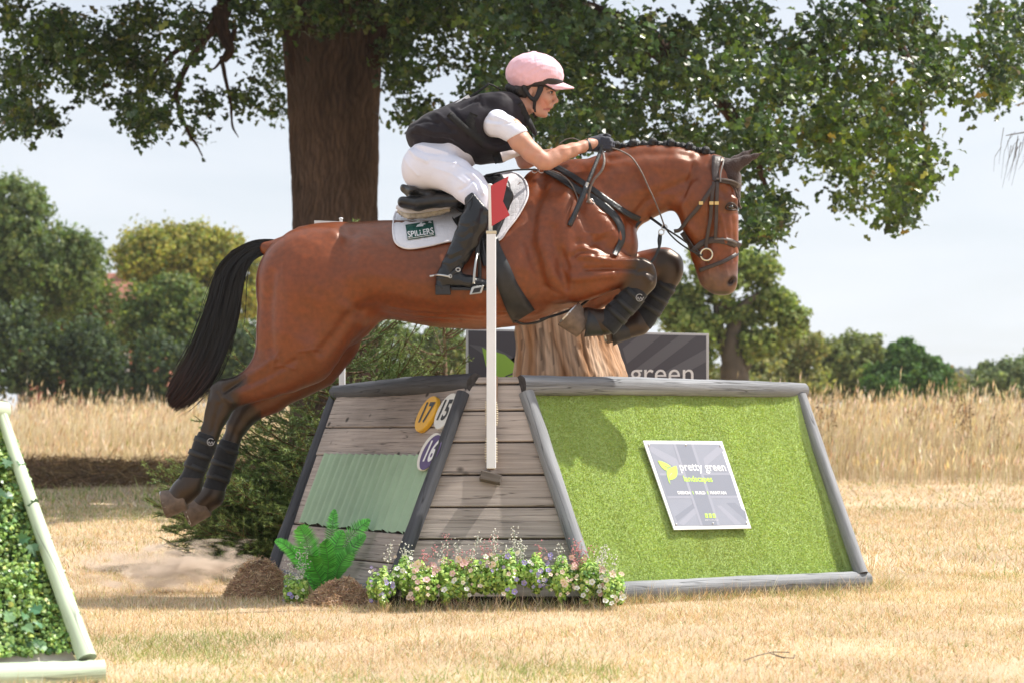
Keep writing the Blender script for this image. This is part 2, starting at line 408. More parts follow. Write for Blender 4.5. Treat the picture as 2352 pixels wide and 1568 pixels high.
def sculpt(L3, N3, strokes, wlim=0.0, side=-1):
    """push vertices along normals near strokes drawn on the near side: (polyline, radius, amount)"""
    near = (L3[:, 2]*side > -wlim*side) if side > 0 else (L3[:, 2] < wlim)
    amt = np.zeros(len(L3)); face = np.clip(-N3[:, 2]*1.6, 0, 1)
    for P, r, a in strokes:
        if len(P) == 1: P = [P[0], (P[0][0]+.1, P[0][1])]
        d = seg_dist(L3[:, 0], L3[:, 1], P); amt += a*np.exp(-(d/r)**2)*face
    return L3+N3*(amt*near)[:, None]
# ================= GROUND AND GRASS =================
xs = np.unique(np.concatenate([np.linspace(-300, -30, 12), np.linspace(-30, -6, 20), np.linspace(-6, 6, 60), np.linspace(6, 30, 20), np.linspace(30, 300, 12)]))
ys = np.unique(np.concatenate([np.linspace(-20, 4, 6), np.linspace(4, 12, 60), np.linspace(12, 32, 50), np.linspace(32, 120, 30), np.linspace(120, 480, 8)]))
GX, GY = np.meshgrid(xs, ys); GZ = gz(GX, GY)+.006*np.sin(GX*7.1)*np.sin(GY*5.7+1)*(np.abs(GX) < 30)
nx_, ny_ = len(xs), len(ys); I = np.arange(nx_*ny_).reshape(ny_, nx_)
Qg = np.stack([I[:-1, :-1], I[:-1, 1:], I[1:, 1:], I[1:, :-1]], -1).reshape(-1, 4)
m_ground = mat('ground_soil', (.50, .37, .24), .95, noise=(1.3, .22), bump=(40, .8))
obj('ground', np.stack([GX, GY, GZ], -1).reshape(-1, 3), Qg, m_ground, None, True, kind='structure')
def hay_start(x): return 25.1-.70*x+.5*np.sin(x*1.1)+.3*np.sin(x*2.7)
def nz2(x, y, s, seed):
    r = np.random.default_rng(seed); v = np.zeros(len(x))
    for _ in range(5): a, b, c_ = r.normal(size=3); v += np.sin(x*a*s+y*b*s+c_*5)
    return v/5
straw = [(.78, .58, .40, 5), (.70, .50, .33, 4), (.82, .67, .50, 3.4), (.52, .35, .21, 1.5), (.88, .78, .64, 2.6), (.34, .22, .14, .8)]
greens = [(.30, .36, .12, 3), (.44, .46, .20, 2), (.20, .30, .09, 1)]
m_grass = mat('dry_grass_blade', attr=True, rough=.7, spec=.25, trans=.22)
def field(n, y0, y1, hh, ww, seg, name, lean=.9, slack=1.1, dens=None):
    rs = np.random.default_rng(int(y0*10)); y = np.sqrt(rs.uniform(y0**2, y1**2, n)); x = rs.uniform(-1, 1, n)*y*(1176/F)*slack
    z = gz(x, y); k = (y < hay_start(x)+.6); x, y, z = x[k], y[k], z[k]; n = len(x)
    gm = nz2(x, y, 1.6, 3)+.7*nz2(x, y, 5.0, 4); g2 = rs.random(n) < np.clip(.05+.34*(gm > .62)+.14*(gm > .35)+.30*((y > 14.5) & (y < 21) & (x < -1)), 0, .6)
    col = pick(straw, n, rs, .16); cg = pick(greens, n, rs, .2); col[g2] = cg[g2]
    br = (x < -.8) & (y > 20.2+.6*np.sin(x*1.3)); cb = pick([(.15, .095, .055, 3), (.22, .14, .08, 2), (.10, .06, .04, 1.5)], n, rs, .2); sel = br & (rs.random(n) < .93); col[sel] = cb[sel]  # brown hay strip, its colour darkened further to carry the oak's shade
    col *= (1+.16*nz2(x, y, 2.2, 6)+.10*nz2(x, y, 9, 7))[:, None]
    tall = (1+.35*nz2(x, y, 3.0, 9))*np.where(g2, 1.35, 1)
    h = hh*rs.lognormal(0, .33, n)*tall; w = ww*rs.uniform(.6, 1.3, n)
    a = rs.uniform(0, 2*np.pi, n); l_ = rs.uniform(.1, 1.6, n)*lean; ln = np.stack([np.cos(a)*l_, np.sin(a)*l_], 1)
    P = np.stack([x, y, z-.004], 1)
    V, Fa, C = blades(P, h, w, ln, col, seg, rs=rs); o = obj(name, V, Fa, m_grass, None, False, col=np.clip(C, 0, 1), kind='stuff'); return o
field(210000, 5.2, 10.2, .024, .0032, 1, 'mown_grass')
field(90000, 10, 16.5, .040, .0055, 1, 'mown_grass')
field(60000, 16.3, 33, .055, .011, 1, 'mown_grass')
# tall dry hay meadow
rs = np.random.default_rng(21)
def meadow(n, y0, y1, w, hm, sides=False):
    y = rs.uniform(y0, y1, n); x = rs.uniform(-1, 1, n)*y*(1176/F)*1.15
    if sides: x = np.where(rs.random(n) < .5, -1, 1)*rs.uniform(.27, .95, n)*y
    k = y > np.clip(hay_start(x), 17, 34); x, y = x[k], y[k]; n = len(x); z = gz(x, y)
    edge = np.clip((y-hay_start(x))/2.2, .3, 1)*rs.uniform(.82, 1.06, n)
    h = hm*rs.normal(1, .12, n)*edge*(1+.10*nz2(x, y, .8, 2)+.10*nz2(x, y, 3.1, 13)); h[rs.random(n) < .03] *= 1.22
    col = pick([(.74, .63, .51, 4), (.80, .72, .62, 3), (.62, .49, .37, 3), (.42, .31, .23, 1.5), (.84, .78, .70, 1.8)], n, rs, .12)*(1+.14*nz2(x, y, 2.6, 12))[:, None]
    gr_ = rs.random(n) < .03*(y < hay_start(x)+1.5); col[gr_] = (.28, .30, .10)
    a = rs.uniform(0, 2*np.pi, n); l_ = rs.gamma(2, .13, n); ln = np.stack([np.cos(a)*l_+.10, np.sin(a)*l_], 1)
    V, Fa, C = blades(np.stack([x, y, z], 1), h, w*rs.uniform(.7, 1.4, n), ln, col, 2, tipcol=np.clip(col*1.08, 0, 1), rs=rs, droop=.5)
    # seed heads
    hd = rs.random(n) < .55; i = np.where(hd)[0]; t = .93; base = np.stack([x[i]+ln[i, 0]*h[i]*t*t, y[i]+ln[i, 1]*h[i]*t*t, z[i]+h[i]*(t-.5*t*t*np.minimum(1, np.hypot(ln[i, 0], ln[i, 1])))], 1)
    V2, F2, C2 = leaves(base, rs.normal(size=(len(i), 3))*[1, 1, .2], rs.uniform(.08, .16, len(i)), np.array([(0, -.5), (.08, 0), (0, .55), (-.08, 0)]), np.clip(col[i]*[1.0, .93, .88], 0, 1), .1, rs, spin=np.tile([.15, 0, 1.0], (len(i), 1))+rs.normal(0, .15, (len(i), 3)))
    return merge([(V, Fa, C), (V2, F2, C2)])
m_hay = mat('hay_stalk', attr=True, rough=.75, spec=.2, trans=.25)
V, Fa, C = merge([meadow(52000, 20, 34, .0055, 1.0), meadow(20000, 33, 60, .012, 1.03), meadow(26000, 17, 60, .022, 1.0, True)])
obj('tall_dry_grass', V, Fa, m_hay, None, False, col=np.clip(C, 0, 1), kind='stuff')
# cut hay lying at the foot of the meadow (left, in the shade)
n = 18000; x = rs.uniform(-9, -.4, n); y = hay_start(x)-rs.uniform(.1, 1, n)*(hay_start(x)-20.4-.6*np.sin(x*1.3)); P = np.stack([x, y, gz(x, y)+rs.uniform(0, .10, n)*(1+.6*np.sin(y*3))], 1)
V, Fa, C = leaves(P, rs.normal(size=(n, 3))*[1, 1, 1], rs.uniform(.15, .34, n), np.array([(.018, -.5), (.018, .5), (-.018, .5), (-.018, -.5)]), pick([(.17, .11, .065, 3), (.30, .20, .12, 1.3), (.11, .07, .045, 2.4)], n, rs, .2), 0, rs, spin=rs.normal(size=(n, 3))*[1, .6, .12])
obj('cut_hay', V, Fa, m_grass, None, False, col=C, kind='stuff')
# dead dock stems in the meadow
m_dock = mat('dock_stem', attr=True, rough=.9)
dock_lab = ['rust-brown dead dock plant in the tall hay just right of the fence', 'bushy dead dock plant in the hay, middle of the right-hand meadow', 'tallest rust-brown dock plant in the hay at the right', 'dead dock plant right beside the tallest one, nearest the picture\'s edge', 'low rusty dock cluster in the hay left of the middle dock']
for (u0, y0, hh, nb_), lb in zip(((1893, 25, 1.0, 5), (2115, 26, .95, 9), (2222, 24.5, 1.05, 6), (2272, 24.6, .95, 4), (2060, 27, .8, 6)), dock_lab):
    x0 = (u0-1176)/F*y0; z0 = float(gz(x0, y0)); t = empty('dock_plant', (x0, y0, z0), lb, 'dead plant', 'dead dock plants in the meadow')
    b_ = MB(); Ps = []
    for k in range(nb_):
        dx = R.uniform(-.16, .16); top = (x0+dx*1.6, y0+R.uniform(-.1, .1), z0+hh*R.uniform(.75, 1.0)); bs = (x0+dx*.3, y0, z0)
        V, Fs, G = tube([bs, ((bs[0]+top[0])/2+.02, y0, (z0+top[2])/2), top], [.009, .007, .003], 5); b_.add(V, Fs, G)
        for q in range(60): tt = R.uniform(.35, 1); Ps.append((bs[0]+(top[0]-bs[0])*tt+R.gauss(0, .03), bs[1]+(top[1]-bs[1])*tt+R.gauss(0, .03), z0+(top[2]-z0)*tt))
    o = b_.build('stem', mat('dock_wood', (.12, .06, .035), .9) if 'dock_wood' not in bpy.data.materials else bpy.data.materials['dock_wood'], t)
    Ps = np.array(Ps); V, Fa, C = leaves(Ps, rs.normal(size=Ps.shape), rs.uniform(.02, .05, len(Ps)), LEAF_SIMPLE, pick([(.16, .075, .045, 2), (.24, .12, .07, 1), (.10, .05, .03, 1)], len(Ps), rs), .2, rs)
    obj('seed_heads', V, Fa, m_dock, t, col=C, kind='stuff')
# ================= OAK =================
oy = 22.5; ox = (768-1176)/F*oy; oz = float(gz(ox, oy))
oak = empty('oak_tree', (ox, oy, oz), 'old oak tree with thick furrowed trunk and drooping dark crown behind the rider', 'tree')
m_bark = bpy.data.materials.new('oak_bark'); m_bark.use_nodes = True; t = m_bark.node_tree; b = t.nodes['Principled BSDF']; b.inputs['Roughness'].default_value = .95; b.inputs['Specular IOR Level'].default_value = .15
ga = t.nodes.new('ShaderNodeAttribute'); ga.attribute_name = 'Col'; t.links.new(ga.outputs['Color'], b.inputs['Base Color'])
tco = t.nodes.new('ShaderNodeTexCoord'); mpn = t.nodes.new('ShaderNodeMapping'); mpn.inputs['Scale'].default_value = (1, 1, .22); vor = t.nodes.new('ShaderNodeTexVoronoi'); vor.feature = 'DISTANCE_TO_EDGE'; vor.inputs['Scale'].default_value = 16; bb = t.nodes.new('ShaderNodeBump'); bb.inputs['Strength'].default_value = .9; bb.inputs['Distance'].default_value = .04
t.links.new(tco.outputs['Object'], mpn.inputs[0]); t.links.new(mpn.outputs[0], vor.inputs['Vector']); t.links.new(vor.outputs[0], bb.inputs['Height']); t.links.new(bb.outputs[0], b.inputs['Normal'])
def bark_tube(pts, rad, name, parent, ns=240, nr=240, depth=.026, freq=38, base=(.12, .080, .060), seed=1):
    C_ = catmull([(*p,) for p in pts], 8); s = np.linspace(0, 1, nr); tt = np.linspace(0, 1, len(C_)); cx, cy, cz = (np.interp(s, tt, C_[:, i]) for i in range(3)); rr = np.interp(s, np.linspace(0, 1, len(rad)), rad)
    T = np.gradient(np.stack([cx, cy, cz], 1), axis=0); T /= np.linalg.norm(T, axis=1)[:, None]; A = np.cross(T, [0, 1, .01]); A /= np.linalg.norm(A, axis=1)[:, None]; B = np.cross(T, A)
    th = np.linspace(0, 2*np.pi, ns, endpoint=False); r_ = np.random.default_rng(seed); Lh = np.cumsum(np.r_[0, np.hypot(np.hypot(np.diff(cx), np.diff(cy)), np.diff(cz))])
    TH, LH = np.meshgrid(th, Lh)
    w1 = TH*freq/2+1.8*np.sin(LH*2.3+TH*2)+1.5*np.sin(LH*5.1-TH*3+2)+1.1*np.sin(LH*9+TH*5)+.7*np.sin(LH*19-TH*11); ridge = np.abs(np.sin(w1))
    w2 = TH*freq*.73+1.4*np.sin(LH*3.7+TH*3+1)+.9*np.sin(LH*8.3+1); ridge = np.minimum(ridge, np.abs(np.sin(w2))+.25)
    brk = .5+.5*np.sin(LH*17+3*np.sin(TH*9)+2.5*np.sin(TH*17+LH*2)+1.5*np.sin(TH*41)); hgt = np.sqrt(ridge)*(.5+.5*np.sqrt(brk))
    rad_ = rr[:, None]*(1+.05*np.sin(TH*3+LH*.6)+.03*np.sin(TH*5-LH)+.012*np.sin(TH*11+LH*3.1)*np.sin(LH*2.2))+depth*(hgt-.8)
    V = np.stack([cx, cy, cz], 1)[:, None, :]+rad_[:, :, None]*(np.cos(TH)[:, :, None]*A[:, None, :]+np.sin(TH)[:, :, None]*B[:, None, :])
    col = np.array(base)[None, None]*(.45+.75*hgt[:, :, None])*(1+.22*np.sin(TH*2+LH*1.5)+.18*np.sin(TH*7-LH*2.6)*np.sin(LH*3.3+TH*4))[:, :, None]*(1+r_.normal(0, .08, TH.shape))[:, :, None]
    I = np.arange(ns*nr).reshape(nr, ns); J = np.roll(I, -1, 1); Qd = np.stack([I[:-1], J[:-1], J[1:], I[1:]], -1).reshape(-1, 4)
    return obj(name, V.reshape(-1, 3), Qd, m_bark, parent, True, col=np.clip(col.reshape(-1, 3), .004, 1))
bark_tube([(ox+.02, oy, oz-.3), (ox+.02, oy, oz+.6), (ox+.03, oy, oz+2.0), (ox+.02, oy, oz+3.2), (ox+.0, oy, oz+4.4), (ox-.02, oy, oz+6.0), (ox+.15, oy, oz+8.5)], [.62, .53, .475, .47, .475, .50, .56, .44, .30], 'trunk', oak)
m_limb = m_bark
for k, (P, r_) in enumerate([
    ([(ox-.2, oy, 4.6), W(640, -150, 22), W(540, -60, 21.5), W(505, 60, 21)], [.26, .18, .11, .07]),
    ([W(505, 20, 21), W(515, 80, 20.9), W(528, 118, 20.8), W(514, 142, 20.8)], [.09, .065, .05, .03]),
    ([W(500, 50, 21), W(470, 90, 21), W(430, 150, 21.1), W(403, 215, 21), W(395, 240, 21)], [.07, .05, .035, .025, .018]),
    ([W(404, 215, 21), W(415, 260, 20.9), W(435, 310, 20.9), W(450, 330, 20.9), W(465, 360, 20.9)], [.03, .022, .018, .014, .006]),
    ([W(508, 130, 20.8), W(518, 180, 20.8), W(530, 240, 20.8), W(534, 290, 20.8), W(548, 317, 20.8)], [.026, .02, .016, .012, .004]),
    ([W(490, 70, 21), W(440, 100, 21.2), W(390, 130, 21.4), W(340, 190, 21.5)], [.045, .035, .025, .012]),
    ([W(540, 60, 21), W(530, 100, 21), W(500, 150, 21), W(480, 165, 21.1)], [.03, .022, .016, .008]),
    ([(ox+.25, oy, 4.9), W(1050, -60, 21.5), W(1300, 20, 20.5), W(1480, 90, 20), W(1560, 150, 19.8), W(1640, 215, 19.5), W(1720, 330, 19.3), W(1760, 430, 19.2)], [.20, .17, .15, .13, .11, .08, .05, .02]),
    ([(ox, oy, 6.2), (ox+3, oy-1, 7.5), (ox+6, oy-1.5, 7.6), (ox+7.8, oy-2, 6.2)], [.3, .2, .12, .05]),
    ([(ox, oy, 6.4), (ox-3, oy-1, 7.6), (ox-5.2, oy-1.5, 6.6), (ox-6.2, oy-2, 5)], [.3, .2, .12, .05]),
    ([(ox, oy, 6.0), (ox+1, oy-3, 7.8), (ox+2, oy-5, 7.6)], [.28, .18, .08]),
    ([W(1960, -40, 19.5), W(2040, 60, 19.3), W(2110, 200, 19.2), W(2120, 330, 19.1)], [.08, .05, .03, .01]),
    ([W(700, -20, 20.5), W(690, 30, 20.3), W(700, 75, 20.2)], [.05, .035, .015])]):
    bark_tube(P, r_, 'limb', oak, 22, 60, .012, 10, seed=k+3, base=(.07, .042, .03))
PM = [
 (np.array([(0,318),(25,312),(50,285),(70,258),(110,262),(120,286),(160,285),(172,262),(222,262),(250,225),(258,190),(300,165),(345,120),(340,0),(0,0)]), 1.0),
 (np.array([(300,170),(280,250),(240,305),(250,335),(285,345),(298,372),(318,362),(345,350),(378,342),(385,312),(440,298),(472,285),(490,235),(470,180),(420,120),(350,90)]), .62),
 (np.array([(340,0),(345,110),(430,120),(500,110),(560,70),(620,40),(640,0)]), .75),
 (np.array([(560,60),(600,110),(600,150),(545,180),(535,205),(560,232),(605,240),(610,262),(655,268),(662,0),(600,0)]), .8),
 (np.array([(640,-20),(645,45),(680,78),(705,85),(750,70),(780,30),(880,25),(880,-20)]), .9),
 (np.array([(878,-60),(878,60),(960,70),(1100,60),(1300,50),(1300,-60)]), 1.0),
 (np.array([(870,0),(872,295),(893,320),(905,290),(930,245),(965,205),(1000,160),(1045,130),(1050,95),(1035,75),(1070,40),(1090,0)]), .75),
 (np.array([(1095,0),(1075,90),(1095,150),(1050,150),(1015,225),(975,245),(948,262),(965,278),(1060,262),(1176,300),(1290,345),(1450,360),(1640,350),(1700,420),(1690,500),(1735,550),(1770,520),(1800,498),(1830,485),(1840,410),(1870,388),(1905,372),(1930,395),(1930,440),(1960,478),(1998,495),(2000,520),(2035,553),(2075,520),(2100,455),(2135,400),(2162,380),(2148,330),(2128,290),(2110,235),(2140,240),(2165,215),(2205,165),(2212,60),(2205,0)]), 1.0),
 (np.array([(2215,0),(2222,120),(2230,200),(2245,285),(2268,285),(2305,242),(2320,200),(2352,195),(2400,190),(2400,0)]), .7),
]
rs = np.random.default_rng(77); cl = []
for poly, dn in PM:
    lo = poly.min(0); hi = poly.max(0); area = 0
    u = rs.uniform(lo[0], hi[0], 60000); v = rs.uniform(lo[1], hi[1], 60000); k = in_poly(u, v, poly); fr = k.mean()*(hi-lo).prod()
    nC = int(fr/620*dn); u, v = u[k][:nC], v[k][:nC]
    y = np.where(u < 1100, rs.uniform(18.5, 23.5, nC), rs.uniform(15.8, 23.0, nC)); beh = (u > 600) & (u < 900) & (v > 60); y[beh] = rs.uniform(23.3, 25.5, beh.sum())
    cl.append(np.stack([u, v, y, np.full(nC, dn)], 1))
cl = np.concatenate(cl)
# clumpy branches: pull clusters towards random branch tips
tips = rs.choice(len(cl), len(cl)//7, replace=False); T_ = cl[tips]
d = ((cl[:, None, :2]-T_[None, :, :2])**2).sum(2)+((cl[:, None, 2]-T_[None, :, 2])*30)**2; ni = d.argmin(1); cl[:, :3] = cl[:, :3]*.52+T_[ni, :3]*.48
per = 26; n = len(cl)*per; idx = np.repeat(np.arange(len(cl)), per); y = cl[idx, 2]
cen = np.stack([(cl[idx, 0]-1176)/F*y, y, H+(1000-cl[idx, 1])/F*y], 1)
off = rs.normal(0, 1, (n, 3))*[.105, .16, .085]; off[:, 2] -= .05*np.abs(rs.normal(size=n)); P = cen+off
tone = (1+.22*nz2(P[:, 0], P[:, 2], 1.6, 5))[:, None]
lit = rs.random(n) < .35
colL = pick([(.060, .108, .030, 4), (.044, .082, .028, 4), (.095, .150, .034, 2.4), (.16, .20, .045, .9), (.034, .062, .030, 2), (.14, .11, .04, .2)], n, rs, .28)*tone
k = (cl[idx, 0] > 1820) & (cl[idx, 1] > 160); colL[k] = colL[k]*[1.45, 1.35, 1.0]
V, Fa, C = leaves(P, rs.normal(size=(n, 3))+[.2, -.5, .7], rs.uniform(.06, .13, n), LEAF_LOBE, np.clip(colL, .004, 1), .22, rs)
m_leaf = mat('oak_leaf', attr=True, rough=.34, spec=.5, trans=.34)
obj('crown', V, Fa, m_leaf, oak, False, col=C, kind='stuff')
# the rest of the crown above the picture
n = 26000; th = rs.uniform(0, 2*np.pi, n); r_ = np.sqrt(rs.uniform(0, 1, n)); zz = rs.uniform(0, 1, n)
x = ox+.6+np.cos(th)*r_*6.9*(1-.45*zz**2); y = oy-.3+np.sin(th)*r_*7.3*(1-.45*zz**2); z = 5.4+zz*6.5; z = np.maximum(z, H+1060/F*y+.15)
k = x < 6.3-.15*(z-5); x, y, z = x[k], y[k], z[k]; n = len(x)
V, Fa, C = leaves(np.stack([x, y, z], 1), rs.normal(size=(n, 3))+[0, 0, .5], rs.uniform(.18, .36, n), LEAF_DIA*[1.2, 1], pick([(.060, .085, .022, 4), (.045, .068, .020, 4)], n, rs, .2), .2, rs)
obj('crown', V, Fa, m_leaf, oak, False, col=C, kind='stuff')
# ================= FAR TREES =================
m_far = mat('far_leaf', attr=True, rough=.6, spec=.25, trans=.4)
m_far_bark = mat('far_bark', (.10, .08, .06), .9, noise=(4, .3))
def tree(blobs, y, pal, label, cat, name='tree', leaf=.17, nleaf=9000, group='trees beyond the meadow', depth=1.0, trunk=None, seed=0, hollow=.55, sprig=0):
    """blobs: (u,v,ru,rv) lumps of the crown as seen, at distance y"""
    rs = np.random.default_rng(seed+100); bl = np.array(blobs, float); uc = bl[:, 0].mean(); x0 = (uc-1176)/F*y; z0 = float(gz(x0, min(y, 69)))
    t = empty(name, (x0, y, z0), label, cat, group)
    a = bl[:, 2]*bl[:, 3]; cnt = (nleaf*2.2*a/a.sum()).astype(int); Ps = []; Nn = []
    for b_, c_ in zip(bl, cnt):
        d = rs.normal(size=(c_, 3)); d /= np.linalg.norm(d, axis=1)[:, None]; r_ = rs.uniform(hollow, 1.0, c_)**.7*rs.normal(1, .11, c_)*(1+.22*np.sin(d[:, 0]*5+b_[0])*np.sin(d[:, 2]*6+b_[1])+.16*np.sin(d[:, 0]*13+d[:, 1]*9+b_[0])*np.sin(d[:, 2]*15)+.08*np.sin(d[:, 0]*31+d[:, 1]*23+d[:, 2]*27))
        s = y/F; yy = rs.uniform(-.5, .5)*b_[2]*s*depth
        Ps.append(np.stack([(b_[0]-1176)*s+d[:, 0]*r_*b_[2]*s, y+yy+d[:, 1]*r_*b_[2]*s*depth, H+(1000-b_[1])*s+d[:, 2]*r_*b_[3]*s], 1)); Nn.append(d)
    P = np.concatenate(Ps); N_ = np.concatenate(Nn)
    cg = rs.choice(len(P), max(4, len(P)//26), replace=False); 
    from mathutils.kdtree import KDTree
    kd = KDTree(len(cg)); [kd.insert(P[i], k) for k, i in enumerate(cg)]; kd.balance()
    near_ = np.array([kd.find(p)[1] for p in P]); q = P[cg[near_]]; P = P*.76+q*.24; P += rs.normal(0, .012, P.shape)*y/F*60
    tw = rs.normal(1, .16, len(cg))[near_][:, None]
    col = np.clip(pick(pal, len(P), rs, .16)*tw, .004, 1)
    keep = P[:, 2] > z0+.1; P, N_, col = P[keep], N_[keep], col[keep]
    V, Fa, C = leaves(P, N_+rs.normal(0, .7, P.shape), leaf*rs.uniform(.6, 1.25, len(P)), LEAF_DIA, col*1.32, .2, rs)
    if trunk is None:
        s = y/F; zt = H+(1000-bl[:, 1].mean())*s; trunk = [((x0, y, z0-.2), (x0+.1, y, (z0+zt)/2), (x0, y, zt), [.035*s*F/8*.2+.16, .14, .07])]
    b_ = MB()
    for tr in trunk: V2, F2, G2 = tube(catmull(tr[:-1], 5), np.interp(np.linspace(0, 1, (len(tr)-2)*5+1), np.linspace(0, 1, len(tr[-1])), tr[-1]), 8, wob=.12); b_.add(V2, F2, G2)
    b_.build('trunk', m_far_bark, t, True)
    obj('crown', V, Fa, m_far, t, False, col=C, kind='stuff')
    return t
_h = 1.0
DG = [(.075, .115, .035, 4), (.055, .090, .034, 4), (.10, .14, .04, 2)]
MG = [(.10, .145, .04, 4), (.075, .11, .036, 3), (.15, .18, .05, 2)]
YG = [(.27, .25, .06, 4), (.21, .23, .055, 3), (.34, .30, .08, 2), (.13, .17, .045, 2)]
OL = [(.19, .20, .07, 4), (.14, .165, .055, 3), (.25, .24, .09, 2)]
PG = [(.17, .22, .065, 4), (.13, .18, .05, 3), (.23, .27, .09, 2)]
BG = [(.06, .125, .03, 4), (.045, .10, .026, 3), (.09, .165, .04, 2)]
tree([(30, 520, 95, 100), (90, 610, 110, 90), (-40, 560, 90, 110), (140, 640, 90, 80), (20, 690, 120, 90), (-60, 700, 90, 110), (180, 580, 55, 55), (40, 460, 60, 50)], 62, [(.10, .14, .045, 4), (.075, .115, .04, 3), (.15, .18, .06, 1.5)], 'tallest dark green tree at the left edge of the far tree belt', 'tree', nleaf=15000, seed=1)
tree([(180, 640, 75, 70), (130, 720, 90, 80), (225, 720, 70, 90), (60, 790, 90, 60), (190, 800, 90, 60), (205, 575, 45, 40)], 66, MG, 'mid green tree beside the tallest one, in front of the brick house', 'tree', nleaf=5200, seed=2, hollow=.5)
tree([(400, 600, 120, 85), (480, 580, 90, 60), (330, 600, 70, 60), (545, 640, 70, 70), (440, 560, 90, 45), (500, 700, 90, 70), (360, 570, 55, 45)], 68, YG, 'broad tree with yellowing crown behind the horse\'s tail', 'tree', nleaf=14000, seed=3)
tree([(340, 740, 80, 80), (430, 760, 90, 70), (520, 800, 80, 60), (400, 680, 80, 50)], 60, [(.115, .155, .045, 4), (.08, .12, .04, 3), (.20, .22, .06, 1.5)], 'green shrubby tree under the yellowing crown', 'tree', nleaf=9000, seed=4, hollow=.7)
tree([(30, 800, 100, 115), (130, 840, 70, 85), (200, 830, 80, 105), (300, 890, 80, 55), (380, 850, 80, 85), (470, 850, 60, 85), (560, 840, 80, 100), (-80, 840, 100, 80)], 56, [(.042, .066, .034, 4), (.06, .09, .04, 3), (.09, .125, .045, 1.2)], 'long dark green hedge along the far edge of the meadow at the left', 'hedge', 'hedge', nleaf=11000, seed=5, group='hedges beyond the meadow')
tree([(640, 820, 90, 90), (760, 830, 90, 80), (900, 820, 100, 80), (1010, 810, 60, 80)], 58, MG, 'green hedge behind the spruce trees', 'hedge', 'hedge', nleaf=7000, seed=6, group='hedges beyond the meadow')
tree([(1030, 840, 90, 70), (1200, 850, 120, 60), (1400, 850, 120, 60), (1560, 860, 90, 60), (1700, 900, 120, 50)], 59, OL, 'pale green hedge behind the grey banner', 'hedge', 'hedge', nleaf=7000, seed=16, group='hedges beyond the meadow')
sy = 46
def S(u, v, dy=0): p = W(u, v, sy+dy); return (p.x, p.y, p.z)
tree([(1560, 700, 60, 70), (1600, 760, 65, 60), (1640, 640, 60, 60), (1740, 620, 55, 45), (1780, 700, 60, 50), (1700, 720, 50, 40), (1620, 580, 45, 30), (1820, 740, 40, 40), (1590, 830, 50, 35), (1740, 790, 55, 40), (1690, 600, 40, 30)], sy, PG, 'pale green stag oak with bare twisted limbs behind the horse\'s muzzle', 'tree', leaf=.15, nleaf=8500, seed=7, hollow=.25, group=None,
     trunk=[(S(1690, 900), S(1685, 840), S(1678, 790), S(1690, 740), S(1712, 700), S(1745, 672), [.34, .30, .22, .17, .12, .04]), (S(1690, 850), S(1665, 800), S(1650, 740), S(1640, 680), [.2, .14, .10, .05]), (S(1695, 860), S(1715, 840), S(1728, 822), [.16, .10, .03]), (S(1700, 720), S(1660, 700), S(1600, 690), [.09, .06, .03]), (S(1640, 640), S(1690, 570), S(1760, 555), [.06, .05, .03]), (S(1690, 780), S(1740, 760), S(1790, 770), [.07, .05, .02])])
tree([(1740, 850, 70, 60), (1800, 830, 60, 60), (1850, 800, 50, 45), (1830, 880, 80, 40), (1700, 880, 80, 40), (1790, 780, 35, 30)], 60, OL, 'olive green bush right of the stag oak with thin bare stems', 'bush', 'bush', nleaf=8000, seed=8, hollow=.4, group='bushes beyond the meadow')
tree([(1930, 830, 60, 50), (1980, 810, 55, 45), (1900, 880, 80, 40), (1960, 870, 70, 50)], 64, [(.16, .19, .065, 4), (.12, .15, .05, 3)], 'grey green bush left of the darkest round tree', 'bush', 'bush', nleaf=7000, seed=9, hollow=.5, group='bushes beyond the meadow')
tree([(2080, 850, 50, 50), (2040, 885, 60, 40), (2125, 880, 60, 42), (2068, 812, 30, 28), (2100, 822, 26, 30), (2150, 858, 32, 34), (2020, 862, 30, 26), (2085, 798, 14, 16)], 56, BG, 'dense dark green round tree above the tall hay at the right', 'tree', leaf=.16, nleaf=8000, seed=10, hollow=.75)
tree([(2170, 890, 45, 40), (2215, 905, 50, 28), (2140, 850, 30, 30)], 66, [(.17, .18, .07, 3), (.22, .18, .09, 1.5)], 'low brownish bush between the round tree and the willow', 'bush', 'bush', nleaf=3500, seed=11, group='bushes beyond the meadow')
tree([(2310, 880, 80, 50), (2370, 870, 70, 50), (2270, 905, 50, 30), (2262, 850, 18, 22)], 62, [(.15, .19, .09, 4), (.11, .15, .07, 2)], 'grey green willow bush at the far right edge', 'bush', 'bush', leaf=.14, nleaf=8000, seed=12, hollow=.7, group='bushes beyond the meadow')
tree([(2190, 880, 60, 30), (2260, 872, 50, 26), (2120, 880, 60, 30), (1990, 890, 80, 26), (2340, 880, 60, 30)], 420, [(.07, .11, .05, 3)], 'distant wood on the skyline left of the willow', 'wood', 'distant_wood', leaf=2.2, nleaf=3500, seed=13, group=None)
# hanging bare birch twigs at the right edge
bt = empty('birch_branch', W(2340, 330, 17), 'thin bare hanging twigs against the sky at the right edge', 'branch')
b_ = MB()
for k in range(16):
    u0 = R.uniform(2300, 2380); v0 = R.uniform(290, 350); L_ = R.uniform(40, 110)
    V, Fs, G = tube([W(u0, v0, 17), W(u0-R.uniform(4, 18), v0+L_*.4, 17.1), W(u0-R.uniform(8, 26), v0+L_, 17)], [.003, .0022, .001], 4); b_.add(V, Fs, G)
b_.build('twig', m_far_bark, bt)
V, Fs, G = tube([W(2420, 280, 17), W(2380, 300, 17), W(2310, 312, 17)], [.014, .008, .003], 5); obj('stem', V, Fs, m_far_bark, bt)
